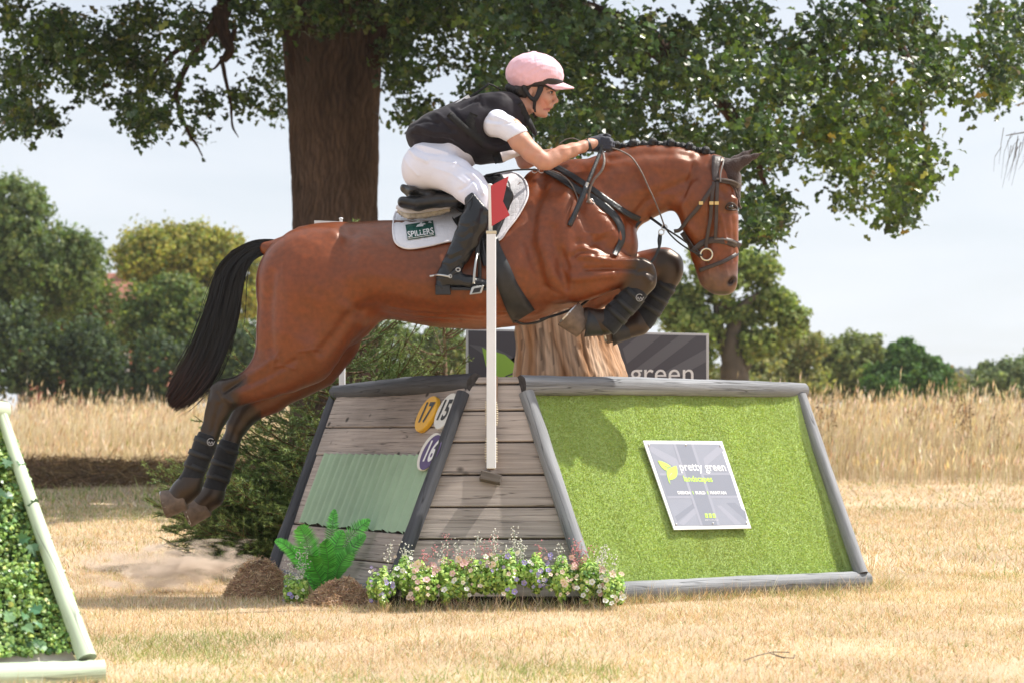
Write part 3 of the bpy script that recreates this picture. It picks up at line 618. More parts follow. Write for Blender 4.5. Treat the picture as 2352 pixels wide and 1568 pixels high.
# brick house behind the left trees
hy = 84; house = empty('brick_house', W(200, 860, hy), 'red brick house half hidden behind the trees at the left', 'house')
m_brick = mat('house_brick', (.33, .12, .075), .9, noise=(3, .15)); m_roof = mat('house_roof', (.26, .10, .065), .9, noise=(5, .2)); m_win = mat('window_glass', (.05, .06, .07), .1); m_frm = mat('window_frame', (.6, .6, .58), .5)
def hb(u0, v0, u1, v1, y0, y1, name, m_, par=house):
    a = W(u0, v1, y0); b = W(u1, v0, y0); V, Fs, G = box8([(a.x, y0, a.z), (b.x, y0, a.z), (b.x, y0, b.z), (a.x, y0, b.z), (a.x, y1, a.z), (b.x, y1, a.z), (b.x, y1, b.z), (a.x, y1, b.z)]); return obj(name, V, Fs, m_, par)
hb(40, 690, 370, 960, hy, hy+8, 'wall', m_brick)
a = W(30, 705, hy-.4); b = W(370, 705, hy-.4); c = W(200, 610, hy); ztop = c.z
V = [(a.x, a.y, a.z), (b.x, a.y, a.z), (b.x-1, hy+4, ztop), (a.x+1, hy+4, ztop), (a.x, hy+8.4, a.z), (b.x, hy+8.4, a.z)]
rf_ = obj('roof', V, [(0, 1, 2, 3), (5, 4, 3, 2), (1, 5, 2), (4, 0, 3), (0, 4, 5, 1)], m_roof, house)
hb(285, 590, 315, 660, hy+3, hy+4.2, 'chimney', m_brick, rf_)
for (u0, v0) in ((90, 730), (170, 730), (260, 730), (90, 810), (170, 810), (260, 810)):
    w_ = hb(u0, v0, u0+36, v0+46, hy-.06, hy+.1, 'window', m_frm); hb(u0+4, v0+4, u0+32, v0+42, hy-.09, hy-.05, 'pane', m_win, w_)
# ================= HORSE =================
YH = 8.95
HS = 3.3
hf = Field(YH, 330, 1800, 320, 1240, -190, 190, HS)
TU = [690, 720, 780, 850, 900, 1000, 1100, 1180, 1230, 1290, 1350, 1400]
hf.barrel(TU, [537, 527, 514, 508, 507, 508, 486, 430, 398, 402, 425, 470], [790, 765, 738, 722, 733, 751, 758, 750, 737, 712, 690, 640],
          [120, 128, 132, 134, 138, 142, 138, 124, 112, 104, 96, 80], pear=.28, k=26)
# croup and thighs, near (-) and far (+)
hf.ell((742, 664, 0), (150, 142, 128), k=30)
for sg in (-1, 1):
    hf.ell((720, 650, sg*62), (126, 118, 76), 20, k=26)
hf.chain([(724, 690, -66, 118, .58), (694, 762, -68, 97, .62), (678, 806, -70, 80, .60), (640, 846, -70, 50, .66), (602, 874, -70, 35, .72), (560, 894, -70, 26.5, .74), (522, 904, -70, 24.5, .72), (507, 924, -70, 22, .72),
          (497, 958, -70, 18, .8), (481, 1000, -70, 16.5, .85), (462, 1050, -70, 16, .85), (443, 1098, -70, 17, .95), (434, 1116, -70, 23, .95), (416, 1134, -70, 21, .95), (406, 1146, -70, 23, 1)], k=22)
hf.ell((716, 800, -78), (40, 32, 34), 40, k=18)
hf.chain([(760, 700, 66, 100, .6), (756, 778, 68, 66, .66), (722, 834, 68, 55, .62), (675, 868, 66, 44, .68), (620, 909, 66, 36, .72), (566, 944, 64, 26, .74), (545, 975, 62, 19.5, .8), (528, 1020, 60, 17, .85),
          (510, 1070, 58, 16, .9), (494, 1120, 56, 17, .95), (488, 1138, 56, 23, .95), (470, 1152, 56, 20, .95), (460, 1164, 56, 22, 1)], k=20)
hf.cone((510, 884, -70), (496, 892, -70), 10, 10, .8, k=12)      # point of hock
# dock of the tail
hf.chain([(690, 566, 0, 34), (650, 566, 0, 17), (610, 570, 0, 15)], k=14)
# shoulder, chest, forearms
hf.ell((1330, 560, -30), (122, 118, 72), -15, k=30); hf.ell((1330, 560, 34), (122, 118, 68), -15, k=30)
hf.ell((1262, 560, -40), (76, 130, 66), 10, k=26)
hf.ell((1402, 550, -28), (56, 74, 46), -20, k=22); hf.ell((1402, 550, 30), (54, 74, 44), -20, k=22)
hf.chain([(1285, 625, -70, 60, .62), (1322, 628, -80, 58, .62), (1368, 626, -86, 46, .7), (1416, 624, -86, 30, .78), (1450, 624, -84, 24, .85), (1474, 627, -84, 25.5, .86), (1479, 646, -84, 22, .85),
          (1462, 667, -84, 17.5, .85), (1430, 703, -82, 17, .85), (1399, 737, -82, 19, .9), (1388, 741, -82, 22, .95), (1364, 738, -80, 19, .95), (1350, 732, -80, 23, 1)], k=20)
hf.chain([(1300, 640, 60, 62, .6), (1350, 664, 66, 48, .66), (1420, 645, 70, 40, .7), (1486, 612, 70, 31, .78), (1525, 605, 70, 31, .8), (1540, 611, 70, 24, .85), (1538, 634, 70, 21, .85), (1524, 660, 70, 17.5, .85),
          (1496, 704, 70, 17, .85), (1474, 736, 68, 19, .9), (1464, 745, 68, 22, .95), (1438, 753, 66, 19, .95), (1420, 757, 66, 21, 1)], k=20)
# neck
hf.chain([(1282, 498, 0, 94, .74), (1352, 474, 0, 98, .62), (1425, 436, 0, 85, .56), (1468, 421, 0, 75, .54), (1510, 410, 0, 67, .54), (1562, 408, 0, 61, .58), (1606, 413, 0, 55, .6)], k=18)
hf.cone((1240, 422, 0), (1310, 412, 0), 26, 38, .7, k=22)
# head
hf.chain([(1638, 398, 0, 42, .86), (1640, 430, 0, 54, .86), (1630, 462, 0, 62, .78)], k=14)
for sg in (-1, 1):
    hf.cone((1612, 462, sg*22), (1620, 500, sg*20), 64, 58, .42, .38, k=14)       # jowls
hf.chain([(1634, 480, 0, 58, .72), (1632, 510, 0, 60, .6), (1638, 552, 0, 54, .56), (1643, 590, 0, 49, .58), (1648, 620, 0, 43.5, .66), (1653, 636, 0, 39, .78)], k=10)
hf.ell((1660, 652, 0), (31, 24, 27), 25, k=10); hf.ell((1673, 640, -13), (19, 17, 15), 60, k=8); hf.ell((1673, 640, 13), (19, 17, 15), 60, k=8)
hf.ell((1624, 646, 0), (19, 15, 19), 50, k=8)                                     # chin / lower lip
hf.ell((1645, 663, 0), (15, 13, 18), 0, k=6)
for sg in (-1, 1):
    hf.ell((1675, 462, sg*36), (21, 14, 12), 20, k=10)                            # brow bone
    hf.ell((1678, 476, sg*41), (13, 10, 8), 15, k=5)                              # lids
    hf.cone((1640, 512, sg*33), (1662, 566, sg*24), 6, 5, .9, k=12)               # facial crest
    hf.ell((1680, 646, sg*30), (10, 6.5, 13), 125, k=4, op='s')                      # nostrils
hf.cone((1604, 655, -30), (1640, 664, -26), 4.2, 3.2, 1, k=3, op='s'); hf.cone((1604, 655, 30), (1640, 664, 26), 4.2, 3.2, 1, k=3, op='s')
# ears
L3, Q = hf.surf()
L3 = relax(L3, Q, 1, .5); N3 = normals(L3, Q)
_c = np.array([hf.x.mean(), hf.z.mean(), 0]);
if np.sum(N3[np.argmax(L3[:, 0])]*[1, 0, 0]) < 0: Q = Q[:, ::-1].copy(); N3 = -N3
strokes = [
 # hindquarters
 ([(812, 545), (800, 620), (812, 690), (842, 725)], 20, -7), ([(770, 540), (786, 556)], 16, 5), ([(850, 716), (806, 738), (780, 775), (748, 812)], 13, -5),
 ([(700, 610), (680, 690), (668, 770)], 26, 3.5), ([(640, 640), (632, 720), (636, 800)], 13, -4.5), ([(745, 640), (735, 720), (728, 780)], 16, -3.0), ([(600, 690), (606, 790)], 12, 2.5),
 ([(716, 800)], 24, 6), ([(690, 832), (640, 862), (590, 884)], 7, -4), ([(648, 826), (600, 858), (560, 874), (526, 882)], 7, 4), ([(655, 858), (610, 884), (566, 905)], 9, 3),
 ([(575, 868), (545, 888), (530, 900)], 5, -7), ([(516, 930), (500, 990)], 4, -4.5), ([(492, 925), (476, 985)], 4, 4), ([(530, 915), (545, 925)], 6, 4), ([(512, 905), (524, 925)], 5, -3), ([(575, 955), (560, 985)], 5, 3), ([(552, 950), (540, 985)], 4, -4),
 ([(655, 812), (640, 846), (655, 842), (690, 850)], 2.8, 2.2), ([(700, 812), (735, 806), (750, 812)], 2.5, 2.0),
 # barrel
 ([(880, 560), (905, 640), (900, 716)], 34, -3.5), ([(840, 560), (836, 640), (850, 700)], 22, 4),
 ([(990, 600), (975, 690)], 9, 1.0), ([(1025, 600), (1010, 700)], 9, -1.2), ([(950, 610), (940, 700)], 9, -1.1),
 ([(900, 712), (1000, 722), (1100, 730), (1160, 726)], 3.2, 2.4), ([(880, 724), (960, 735), (1060, 742)], 3.0, -2.6), ([(940, 728), (1040, 734), (1110, 738)], 2.6, 2.0), ([(1230, 716), (1170, 718), (1100, 722)], 2.5, 1.6),
 # shoulder
 ([(1246, 420), (1222, 500), (1216, 570), (1238, 640), (1260, 682)], 15, -8), ([(1300, 452), (1290, 520), (1300, 590)], 17, 5), ([(1322, 440), (1330, 500), (1360, 560), (1400, 590)], 10, -4.5),
 ([(1345, 470), (1385, 520), (1420, 560)], 18, 6), ([(1268, 540), (1276, 600), (1302, 655)], 12, -4.0), ([(1336, 582), (1350, 592)], 14, 8), ([(1288, 588), (1284, 630), (1296, 672)], 9, -7), ([(1255, 590), (1262, 640)], 14, 5),
 ([(1380, 560), (1352, 575), (1326, 568)], 9, -5), ([(1240, 560), (1250, 640), (1262, 668)], 16, 4.5), ([(1290, 690), (1250, 668)], 7, -4),
 ([(1425, 575), (1436, 545), (1440, 500)], 9, -4), ([(1370, 500), (1395, 505), (1415, 528), (1418, 560)], 2.4, 1.8), ([(1340, 545), (1375, 548), (1400, 540)], 2.2, 1.6), ([(1386, 520), (1380, 545)], 2.2, 1.5),
 # forearm
 ([(1325, 600), (1400, 609), (1455, 610)], 6, 6), ([(1340, 628), (1410, 626), (1450, 628)], 5, -6), ([(1310, 650), (1345, 648), (1400, 640)], 9, 6), ([(1296, 600), (1300, 625)], 8, -6), ([(1360, 598), (1330, 590), (1312, 600)], 6, -5), ([(1370, 605), (1440, 605)], 2, -2.2),
 ([(1468, 610), (1486, 620)], 7, 4.5), ([(1462, 634), (1478, 632), (1494, 640)], 3.5, -4), ([(1452, 616), (1456, 636)], 5, -3.5), ([(1476, 645), (1486, 655)], 5, 3), ([(1545, 595), (1555, 610)], 6, 3), ([(1485, 655)], 6, 2.5),
 # neck
 ([(1450, 510), (1480, 470), (1530, 440), (1590, 415)], 9, -5.0), ([(1330, 450), (1400, 410), (1470, 385), (1540, 380)], 22, 4), ([(1380, 470), (1440, 450), (1500, 430)], 14, 3), ([(1400, 372), (1480, 358), (1580, 362)], 9, -3.0),
 ([(1592, 385), (1580, 420), (1566, 455)], 6, -5), ([(1618, 392), (1606, 425)], 8, 2.5), ([(1546, 360), (1570, 380)], 12, 2), ([(1500, 455), (1520, 450), (1545, 452)], 2.5, 2),
 # head
 ([(1578, 450), (1566, 480), (1578, 520), (1596, 548)], 9, 3), ([(1600, 440), (1612, 490)], 15, 2.5), ([(1640, 520), (1625, 560), (1618, 600)], 9, -4), ([(1652, 500), (1664, 560)], 4, 2.5),
 ([(1680, 500), (1684, 560), (1684, 600)], 5, -2.0), ([(1663, 495), (1690, 492)], 5, -2.2), ([(1660, 610), (1668, 640)], 5, 2.0), ([(1645, 600), (1652, 630), (1648, 655)], 3.5, -2.4),
 ([(1622, 600), (1628, 640)], 3, 1.8), ([(1660, 455), (1650, 442)], 8, -4), ([(1676, 462), (1690, 462)], 5, 2), ([(1690, 640), (1688, 652)], 5, 2),
]
L3 = sculpt(L3, N3, [(p, r, a*1.12) for p, r, a in strokes])
def pnoise(P, s, seed=0):
    q = P*s; v = np.zeros(len(P)); r = np.random.default_rng(seed)
    for _ in range(6):
        k = r.normal(size=3); v += np.sin(q@k*2+r.uniform(0, 6))
    return v/6
L3 = L3+N3*(pnoise(L3, .03, 3)*1.1+pnoise(L3, .09, 4)*.22)[:, None]
VH = hf.world(L3)
# coat colours: bay with black points
def sstep(x, a, b): t = np.clip((x-a)/(b-a), 0, 1); return t*t*(3-2*t)
seen_u = 1176+(L3[:, 0]-1176)/(1+L3[:, 2]*hf.m/YH); seen_v = 1000+(L3[:, 1]-1000)/(1+L3[:, 2]*hf.m/YH)
u, v = seen_u, seen_v; n1 = pnoise(L3, .03, 8)*12; n2 = pnoise(L3, .1, 9)
bay = np.array([.168, .038, .0090]); dark = np.array([.014, .0085, .0065]); light = np.array([.25, .066, .018]); deep_bay_shade = np.array([.10, .026, .010])
c = np.tile(bay, (len(u), 1))*(1+.10*n2)[:, None]*(1+.08*pnoise(L3, .02, 11))[:, None]
def blend(c, col, k): return c*(1-k)[:, None]+np.asarray(col)[None]*k[:, None]
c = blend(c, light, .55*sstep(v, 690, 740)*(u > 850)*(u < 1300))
c = blend(c, deep_bay_shade, .5*((L3[:, 2] > 10)&(v > 700))); c = blend(c, deep_bay_shade, .35*np.clip(pnoise(L3, .012, 31)*1.6, 0, 1)); c = blend(c, deep_bay_shade, .45*sstep(v, 760, 860)*(u < 800))  # deep bay on gaskin and random patches; far legs carry painted-in shade
hind = (u < 760) & (v > 780)
axis = (u-505)*(-.86)+(v-905)*.5    # along the gaskin towards the hock
kb = hind*sstep(axis+n1*.6+ (seg_dist(u, v, [(590, 845), (520, 880), (495, 930)]) < 22)*28, -62, -18)
kb = np.maximum(kb, hind*sstep(v+n1, 925, 960)*(u < 600)); kb = np.maximum(kb, hind*sstep(40-np.abs(seg_dist(u, v, [(566, 948), (545, 980), (525, 1030)])), 5, 25))
c = blend(c, dark, kb)
fore = (u > 1330) & (v > 560) & (u < 1575)
nearleg = L3[:, 2] < 0
kf = fore*nearleg*sstep(u+n1*1.3+(v-615)*.35, 1412, 1468)*(seg_dist(u, v, [(1420, 625), (1480, 630)]) < 45)
kf = np.maximum(kf, fore*(~nearleg)*sstep(u+n1*1.3-(v-600)*.2, 1478, 1522)*(seg_dist(u, v, [(1500, 615), (1545, 620)]) < 45)); kf = np.maximum(kf, fore*nearleg*sstep(-seg_dist(u, v, [(1480, 655), (1395, 742), (1340, 735)]), -34, -26))
kf = np.maximum(kf, fore*(L3[:, 2] > 20)*sstep(-seg_dist(u, v, [(1538, 640), (1465, 750), (1400, 765)]), -32, -24))
c = blend(c, dark, np.clip(kf, 0, 1))
grey = np.array([.13, .075, .055]); km = sstep(v+(u-1650)*.1+n1*.5, 596, 640)*(u > 1580); c = blend(c, grey, .85*km)
c = blend(c, (.02, .012, .012), np.clip(sstep(-seg_dist(u, v, [(1677, 650), (1684, 641)]), -11, -5)*(u > 1600), 0, 1)*.9)
c = blend(c, (.10, .035, .02), .75*sstep(-seg_dist(u, v, [(1668, 475), (1690, 478)]), -22, -8)*(u > 1630))
c = blend(c, (.34, .115, .05), .5*sstep(u, 1675, 1692)*(v > 480)*(v < 600))
c = blend(c, (.035, .02, .016), .8*sstep(-(seg_dist(u, v, [(1612, 668), (1640, 678), (1668, 676)])), -14, -3)*(u > 1590))
c = np.clip(c, .004, 1)
m_coat = mat('horse_coat', attr=True, rough=.31, spec=.62, noise=(45, .22), bump=(330, .16, (1, 1, 1.8)), sheen=0.0, coat=.10)
m_coat.node_tree.nodes['Principled BSDF'].inputs['Specular Tint'].default_value = (1, .80, .66, 1)
m_coat.node_tree.nodes['Principled BSDF'].inputs['Coat Roughness'].default_value = .28
horse = empty('horse', W(1176, 1000, YH) - Vector((0, 0, H)), 'bay horse in mid jump over the corner fence with tucked black forelegs', 'horse')
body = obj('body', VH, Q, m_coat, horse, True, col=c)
hf.depthmap()
def near(u, v, off=0.0, dflt=None):
    w = hf.wat(u, v)
    if w is None:
        w = dflt if dflt is not None else 0.0
    return w-off
def P3(u, v, w): return hf.pt(u, v, w)
def strap(pts, width, mat_, name, parent, off=3.0, thick=2.5, w=None, n=6, taper=None):
    """flat strap laid over the horse along seen points; w: fixed depths (list) or None = follow the body"""
    C = catmull([(p[0], p[1], 0) for p in pts], n); k = len(C)
    if w is not None: Wc = np.interp(np.linspace(0, 1, k), np.linspace(0, 1, len(pts)), w)
    T = np.gradient(C[:, :2], axis=0); T /= np.linalg.norm(T, axis=1)[:, None]+1e-9; Nn = np.stack([-T[:, 1], T[:, 0]], 1)
    V = []; G = []; ws = []
    for i in range(k):
        hw = (width if np.isscalar(width) else np.interp(i/(k-1), np.linspace(0, 1, len(width)), width))/2
        row = []
        for s_ in (-1, -.33, .33, 1):
            uu, vv = C[i, 0]+Nn[i, 0]*hw*s_, C[i, 1]+Nn[i, 1]*hw*s_
            if w is not None: ww = Wc[i]
            else: ww = near(uu, vv, 0, np.nan)
            row.append((uu, vv, ww))
        ws.append(row)
    A = np.array(ws, float)                      # k,4,3
    if w is None:
        for j in range(4):
            a = A[:, j, 2]; bad = np.isnan(a)
            if bad.all(): a[:] = 0
            elif bad.any(): a[bad] = np.interp(np.where(bad)[0], np.where(~bad)[0], a[~bad])
        ker = np.array([.25, .5, .25])
        for j in range(4): A[:, j, 2] = np.minimum(A[:, j, 2], np.convolve(np.pad(A[:, j, 2], 1, mode='edge'), ker, 'valid'))
        A[:, :, 2] -= off+4.5
    V = []; G = []; Fs = []
    for i in range(k):
        for j in range(4): V.append(P3(*A[i, j])); G.append((i*.01, j*.02, 0))
        for j in range(4): V.append(P3(A[i, j, 0], A[i, j, 1], A[i, j, 2]+thick)); G.append((i*.01, j*.02, 0))
    for i in range(k-1):
        a, b = i*8, (i+1)*8
        for j in range(3): Fs += [(a+j, a+j+1, b+j+1, b+j), (a+5+j, a+4+j, b+4+j, b+5+j)]
        Fs += [(a+3, a+7, b+7, b+3), (a+4, a, b, b+4)]
    Fs += [(0, 4, 5, 1), (1, 5, 6, 2), (2, 6, 7, 3)]
    return obj(name, np.array([tuple(p) for p in V]), Fs, mat_, parent, True)
def rope(pts, r, mat_, name, parent, n=8, sides=6, flat=1.0, smooth=True):
    """round strap/rein through (u,v,w) points"""
    C = catmull(pts, n); V, Fs, G = tube([P3(*p) for p in C], r*hf.m, sides, True, flat)
    return obj(name, V, Fs, mat_, parent, smooth, gr=G)
def solid(fld, mat_, name, parent, it=1, col=None, disp=None, smooth=True):
    l, q = fld.surf(); l = relax(l, q, it, .5)
    n = normals(l, q)
    if np.sum(n[np.argmax(l[:, 0])]*[1, 0, 0]) < 0: q = q[:, ::-1].copy(); n = -n
    if disp is not None: l = disp(l, n)
    cc = None if col is None else col(l)
    return obj(name, fld.world(l), q, mat_, parent, smooth, col=cc)
m_hoof = mat('hoof_horn', (.15, .105, .078), .6, noise=(30, .35), bump=(60, .3))
m_steel = mat('steel', (.55, .55, .55), .28, metal=1)
m_boot = mat('neoprene', (.016, .017, .021), .7, spec=.25, noise=(60, .25), bump=(300, .25), sheen=.2)
m_boot2 = mat('webbing', (.010, .010, .011), .5, bump=(500, .3))
def hoof(p0, p1, r0, r1, w, name='hoof', shoe=True, label=None):
    """hoof capsule from coronet p0 to the ground face p1"""
    f = Field(YH, min(p0[0], p1[0])-42, max(p0[0], p1[0])+42, min(p0[1], p1[1])-42, max(p0[1], p1[1])+42, w-40, w+40, 2.5)
    f.cone((*p0, w), (p1[0]+(p1[0]-p0[0])*.5, p1[1]+(p1[1]-p0[1])*.5, w), r0, r1+(r1-r0)*.5, 1.0, k=0)
    d = np.array([p1[0]-p0[0], p1[1]-p0[1]], float); Lh = np.linalg.norm(d); d /= Lh
    a = f.loc((*p1, w)); X = f.x[:, None, None]-a[0]; Z = f.z[None, :, None]-a[1]
    f.f = np.maximum(f.f, X*d[0]+Z*d[1]-2)
    b = f.loc((*p0, w)); X = f.x[:, None, None]-b[0]; Z = f.z[None, :, None]-b[1]; f.f = np.maximum(f.f, -(X*d[0]+Z*d[1])-r0*.3)
    o = solid(f, m_hoof, name, horse, 2, label=None) if False else solid(f, m_hoof, name, horse, 2)
    if shoe:      # horseshoe: a flat U around the ground face
        s_ = np.array([-d[1], d[0]]); pts = []
        for t in np.linspace(-2.5, 2.5, 15):
            e = s_*math.cos(t)*0; pts.append((p1[0]+s_[0]*math.cos(t)*(r1-3)+d[0]*2, p1[1]+s_[1]*math.cos(t)*(r1-3)+d[1]*2, w+math.sin(t)*(r1-3)))
        V, Fs, G = tube([P3(*p) for p in pts], 3.6*hf.m, 5, True, .8); obj('horseshoe', V, Fs, m_steel, o)
    return o
hoof((420, 1147), (378, 1157), 25, 32, -70); hoof((471, 1163), (430, 1179), 25, 32, 56)
hoof((1337, 752), (1307, 722), 26, 35, -80); hoof((1420, 757), (1390, 764), 22, 27, 66)
# leg boots -------------------------------------------------
def legboot(path, radii, name, w, ys=.95, bands=(), label=None, flare=None):
    f = Field(YH, min(p[0] for p in path)-45, max(p[0] for p in path)+45, min(p[1] for p in path)-45, max(p[1] for p in path)+45, w-42, w+42, 2.5)
    f.chain([(p[0], p[1], w, r) for p, r in zip(path, radii)], 5, ys)
    # cut both ends flat
    for (p, q) in ((path[0], path[1]), (path[-1], path[-2])):
        d = np.array([p[0]-q[0], p[1]-q[1]], float); d /= np.linalg.norm(d); a = f.loc((p[0], p[1], w))
        X = f.x[:, None, None]-a[0]; Z = f.z[None, :, None]-a[1]; f.f = np.maximum(f.f, X*d[0]+Z*d[1])
    o = solid(f, m_boot, name, horse, 1)
    if label: o['label'] = label
    P = np.array(path, float); d = P[-1]-P[0]; Ld = np.linalg.norm(d); d /= Ld; s_ = np.array([-d[1], d[0]])
    for t, bw in bands:        # closing straps round the boot
        c0 = P[0]+d*Ld*t; rr = np.interp(t, np.linspace(0, 1, len(radii)), radii)+2.6; V = []; Fs = []
        K = 20
        for i in range(K):
            a = 2*math.pi*i/K
            for (e, r_) in ((-bw/2, rr), (bw/2, rr), (bw/2, rr-4), (-bw/2, rr-4)):
                q = c0+d*e+s_*math.cos(a)*r_; V.append(P3(q[0], q[1], w+math.sin(a)*r_*ys))
        for i in range(K):
            a, b = i*4, ((i+1) % K)*4
            for j in range(4): Fs.append((a+j, a+(j+1) % 4, b+(j+1) % 4, b+j))
        obj('strap', np.array([tuple(q) for q in V]), Fs, m_boot2, o, True)
    return o
bn = ((.16, 13), (.42, 13), (.66, 13))
b1 = legboot([(479, 996), (470, 1024), (452, 1066), (441, 1098), (432, 1112)], [23, 26, 25, 24, 27], 'hind_boot', -70, bands=bn)
b2 = legboot([(529, 1012), (520, 1040), (505, 1085), (492, 1122), (486, 1140)], [22, 26, 26, 25, 27], 'hind_boot', 56, bands=bn)
b3 = legboot([(1468, 664), (1446, 690), (1420, 716), (1398, 740), (1388, 752)], [25, 27, 27, 28, 28], 'fore_boot', -83, bands=bn)
b4 = legboot([(1536, 642), (1520, 668), (1502, 698), (1482, 728), (1472, 742)], [24, 25, 26, 26, 27], 'fore_boot', 70, bands=bn)
for (u0, v0, w0, r0, par) in ((484, 1014, -100, 8, b1), (1469, 684, -112, 8, b3)):          # round stitched emblem
    pts = [(u0+r0*math.cos(a), v0+r0*math.sin(a), w0) for a in np.linspace(.4, 5.6, 16)]
    V, Fs, G = tube([P3(*p) for p in pts], .9*hf.m, 4); obj('emblem', V, Fs, mat('emblem_thread', (.35, .35, .36), .6), par)
    pts = [(u0+t*9-2, v0+3*math.sin(t*9)+2, w0) for t in np.linspace(-.4, 1.3, 18)]
    V, Fs, G = tube([P3(*p) for p in pts], .8*hf.m, 4); obj('emblem', V, Fs, bpy.data.materials['emblem_thread'], par)
def bell(c0, c1, r0, r1, w):
    V = []; Fs = []; K = 22; P0 = np.array(c0, float); P1 = np.array(c1, float); d = P1-P0; d /= np.linalg.norm(d); s_ = np.array([-d[1], d[0]])
    rows = [(0, r0), (.3, r0+2), (.7, (r0+r1)/2+1), (1, r1), (1, r1-3.5), (.5, (r0+r1)/2-4)]
    for t, r_ in rows:
        for i in range(K):
            a = 2*math.pi*i/K; q = P0+(P1-P0)*t+s_*math.cos(a)*r_; V.append(P3(q[0], q[1], w+math.sin(a)*r_))
    for j in range(len(rows)-1):
        for i in range(K): Fs.append((j*K+i, j*K+(i+1) % K, (j+1)*K+(i+1) % K, (j+1)*K+i))
    return obj('overreach_boot', np.array([tuple(q) for q in V]), Fs, m_rubber, horse, True)
m_rubber = mat('black_rubber', (.016, .016, .018), .45, noise=(40, .3))
bell((1388, 748), (1347, 741), 24, 34, -80); bell((1446, 755), (1404, 761), 23, 33, 66)
# eye -----------------------------------------------------------
m_eye = mat('horse_eye', (.012, .008, .006), .06, spec=.8, coat=1)
for sg in (-1, 1):
    f = Field(YH, 1655, 1705, 455, 500, sg*42-16, sg*42+16, 1.5); f.ell((1679, 476, sg*42), (9.5, 7.5, 8.5), 12, k=0); solid(f, m_eye, 'eye', horse, 1)
m_lid = mat('eyelid', (.035, .018, .013), .5, bump=(200, .3))
for dv, rr in ((-8, 2.4), (8.0, 1.9)):
    rope([(1666, 478, -44), (1672, 476+dv*.75, -50), (1680, 475+dv, -52.5), (1689, 478+dv*.6, -48), (1693, 482, -42)], rr, m_lid, 'eyelid', horse)
# mane plaits ---------------------------------------------------
m_hair = mat('black_hair', (.008, .007, .007), .38, spec=.5, bump=(220, .7, (1, 1, .25)))
crest = catmull([(1392, 346, 0), (1408, 338, 0), (1448, 332, 0), (1500, 329, 0), (1547, 332, 0), (1585, 339, 0), (1613, 346, 0), (1640, 355, 0)], 6)
crest2 = catmull([tuple(p) for p in crest], 3); V, Fs, G = tube([P3(p[0], p[1]+4+1.6*math.sin(p[0]*.5), 0) for p in crest2], [(10.5+2.2*math.sin(i*1.1))*hf.m for i in range(len(crest2))], 8, True, .8, wob=.25); obj('mane', V, Fs, m_hair, horse, True)
plait = None
for i, uu in enumerate((1416, 1454, 1500, 1541, 1583, 1621)):
    vv = np.interp(uu, crest[:, 0], crest[:, 1])
    f = Field(YH, uu-18, uu+18, vv-20, vv+16, -26, 14, 1.6); f.ell((uu, vv-3, -6), (10, 9, 11), R.uniform(-30, 30), k=0); f.ell((uu+R.uniform(-3, 3), vv-8, -5), (4.5, 3.5, 5.5), 0, k=3)
    f.cone((uu-5, vv+3, -12), (uu+6, vv+5, -9), 4, 3, 1, k=2)
    solid(f, m_hair, 'mane_plait', horse, 1)
# tail ----------------------------------------------------------
tl = [(652, 566, 0), (620, 566, 0), (582, 574, 2), (548, 600, 4), (526, 640, 6), (512, 700, 8), (492, 770, 8), (462, 840, 6), (428, 890, 4), (392, 930, 2)]
tlC = catmull(tl, 8); Tt = np.linspace(0, 1, len(tlC)); wd = np.interp(Tt, [0, .12, .25, .38, .5, .65, .8, .92, 1], [14, 15, 19, 28, 33, 36, 36, 30, 18])
parts = []; nH = 4600; rs = np.random.default_rng(5)
tV = []; tF = []; tC = []; o_ = 0
for i in range(nH):
    a = rs.normal(0, .50); b_ = rs.normal(0, .4); a = max(-1.02, min(1.02, a)); ph = rs.uniform(0, 6); s0 = rs.uniform(0, .35)**1.2; e0 = 1-abs(rs.normal(0, .07))+.05*(rs.random() < .2) if rs.random() < .7 else rs.uniform(.5, .95)
    ts = np.linspace(s0, min(1.0, e0), 13); cx = np.interp(ts, Tt, tlC[:, 0]); cz = np.interp(ts, Tt, tlC[:, 1]); cw = np.interp(ts, Tt, tlC[:, 2]); rw = np.interp(ts, Tt, wd)
    gx = np.gradient(cx); gy = np.gradient(cz); gl = np.hypot(gx, gy); nx_, ny_ = gy/gl, -gx/gl
    aa = a*np.clip((ts-s0)/.2+.5, .5, 1)+.07*np.sin(ts*9+ph)+.03*np.sin(ts*23+ph*2)
    fly = (rs.random() < .09)*(rs.normal(0, 9))*np.clip((ts-s0)*1.8, 0, 1)**2
    X = cx+nx_*(rw*aa+fly); Z = cz+ny_*(rw*aa+fly)+ (rs.normal(0, 5)*ts**3); Wd = cw+rw*.55*b_*np.clip(ts*4, .3, 1)
    wdt = rs.uniform(.45, 1.0)*np.clip((1.02-np.linspace(0, 1, 13))*6, .15, 1)
    row = []
    for k in range(13):
        for s_ in (-1, 1): row.append(P3(X[k]+nx_[k]*wdt[k]*s_, Z[k]+ny_[k]*wdt[k]*s_, Wd[k]+s_*rs.uniform(-.8, .8)))
    tV += row; brn = rs.random() < .35
    for k in range(13):
        kk = max(0, (ts[k]-.72)/.28); cc = np.array([.006, .0055, .006])*(1-kk)+np.array([.07, .027, .022] if brn else [.02, .012, .012])*kk
        tC += [cc, cc]
    for k in range(12): a0 = o_+k*2; tF.append((a0, a0+1, a0+3, a0+2))
    o_ += 26
m_tail = mat('tail_hair', attr=True, rough=.42, spec=.32)
to = obj('tail', np.array([tuple(p) for p in tV]), np.array(tF), m_tail, horse, True, col=np.array(tC))
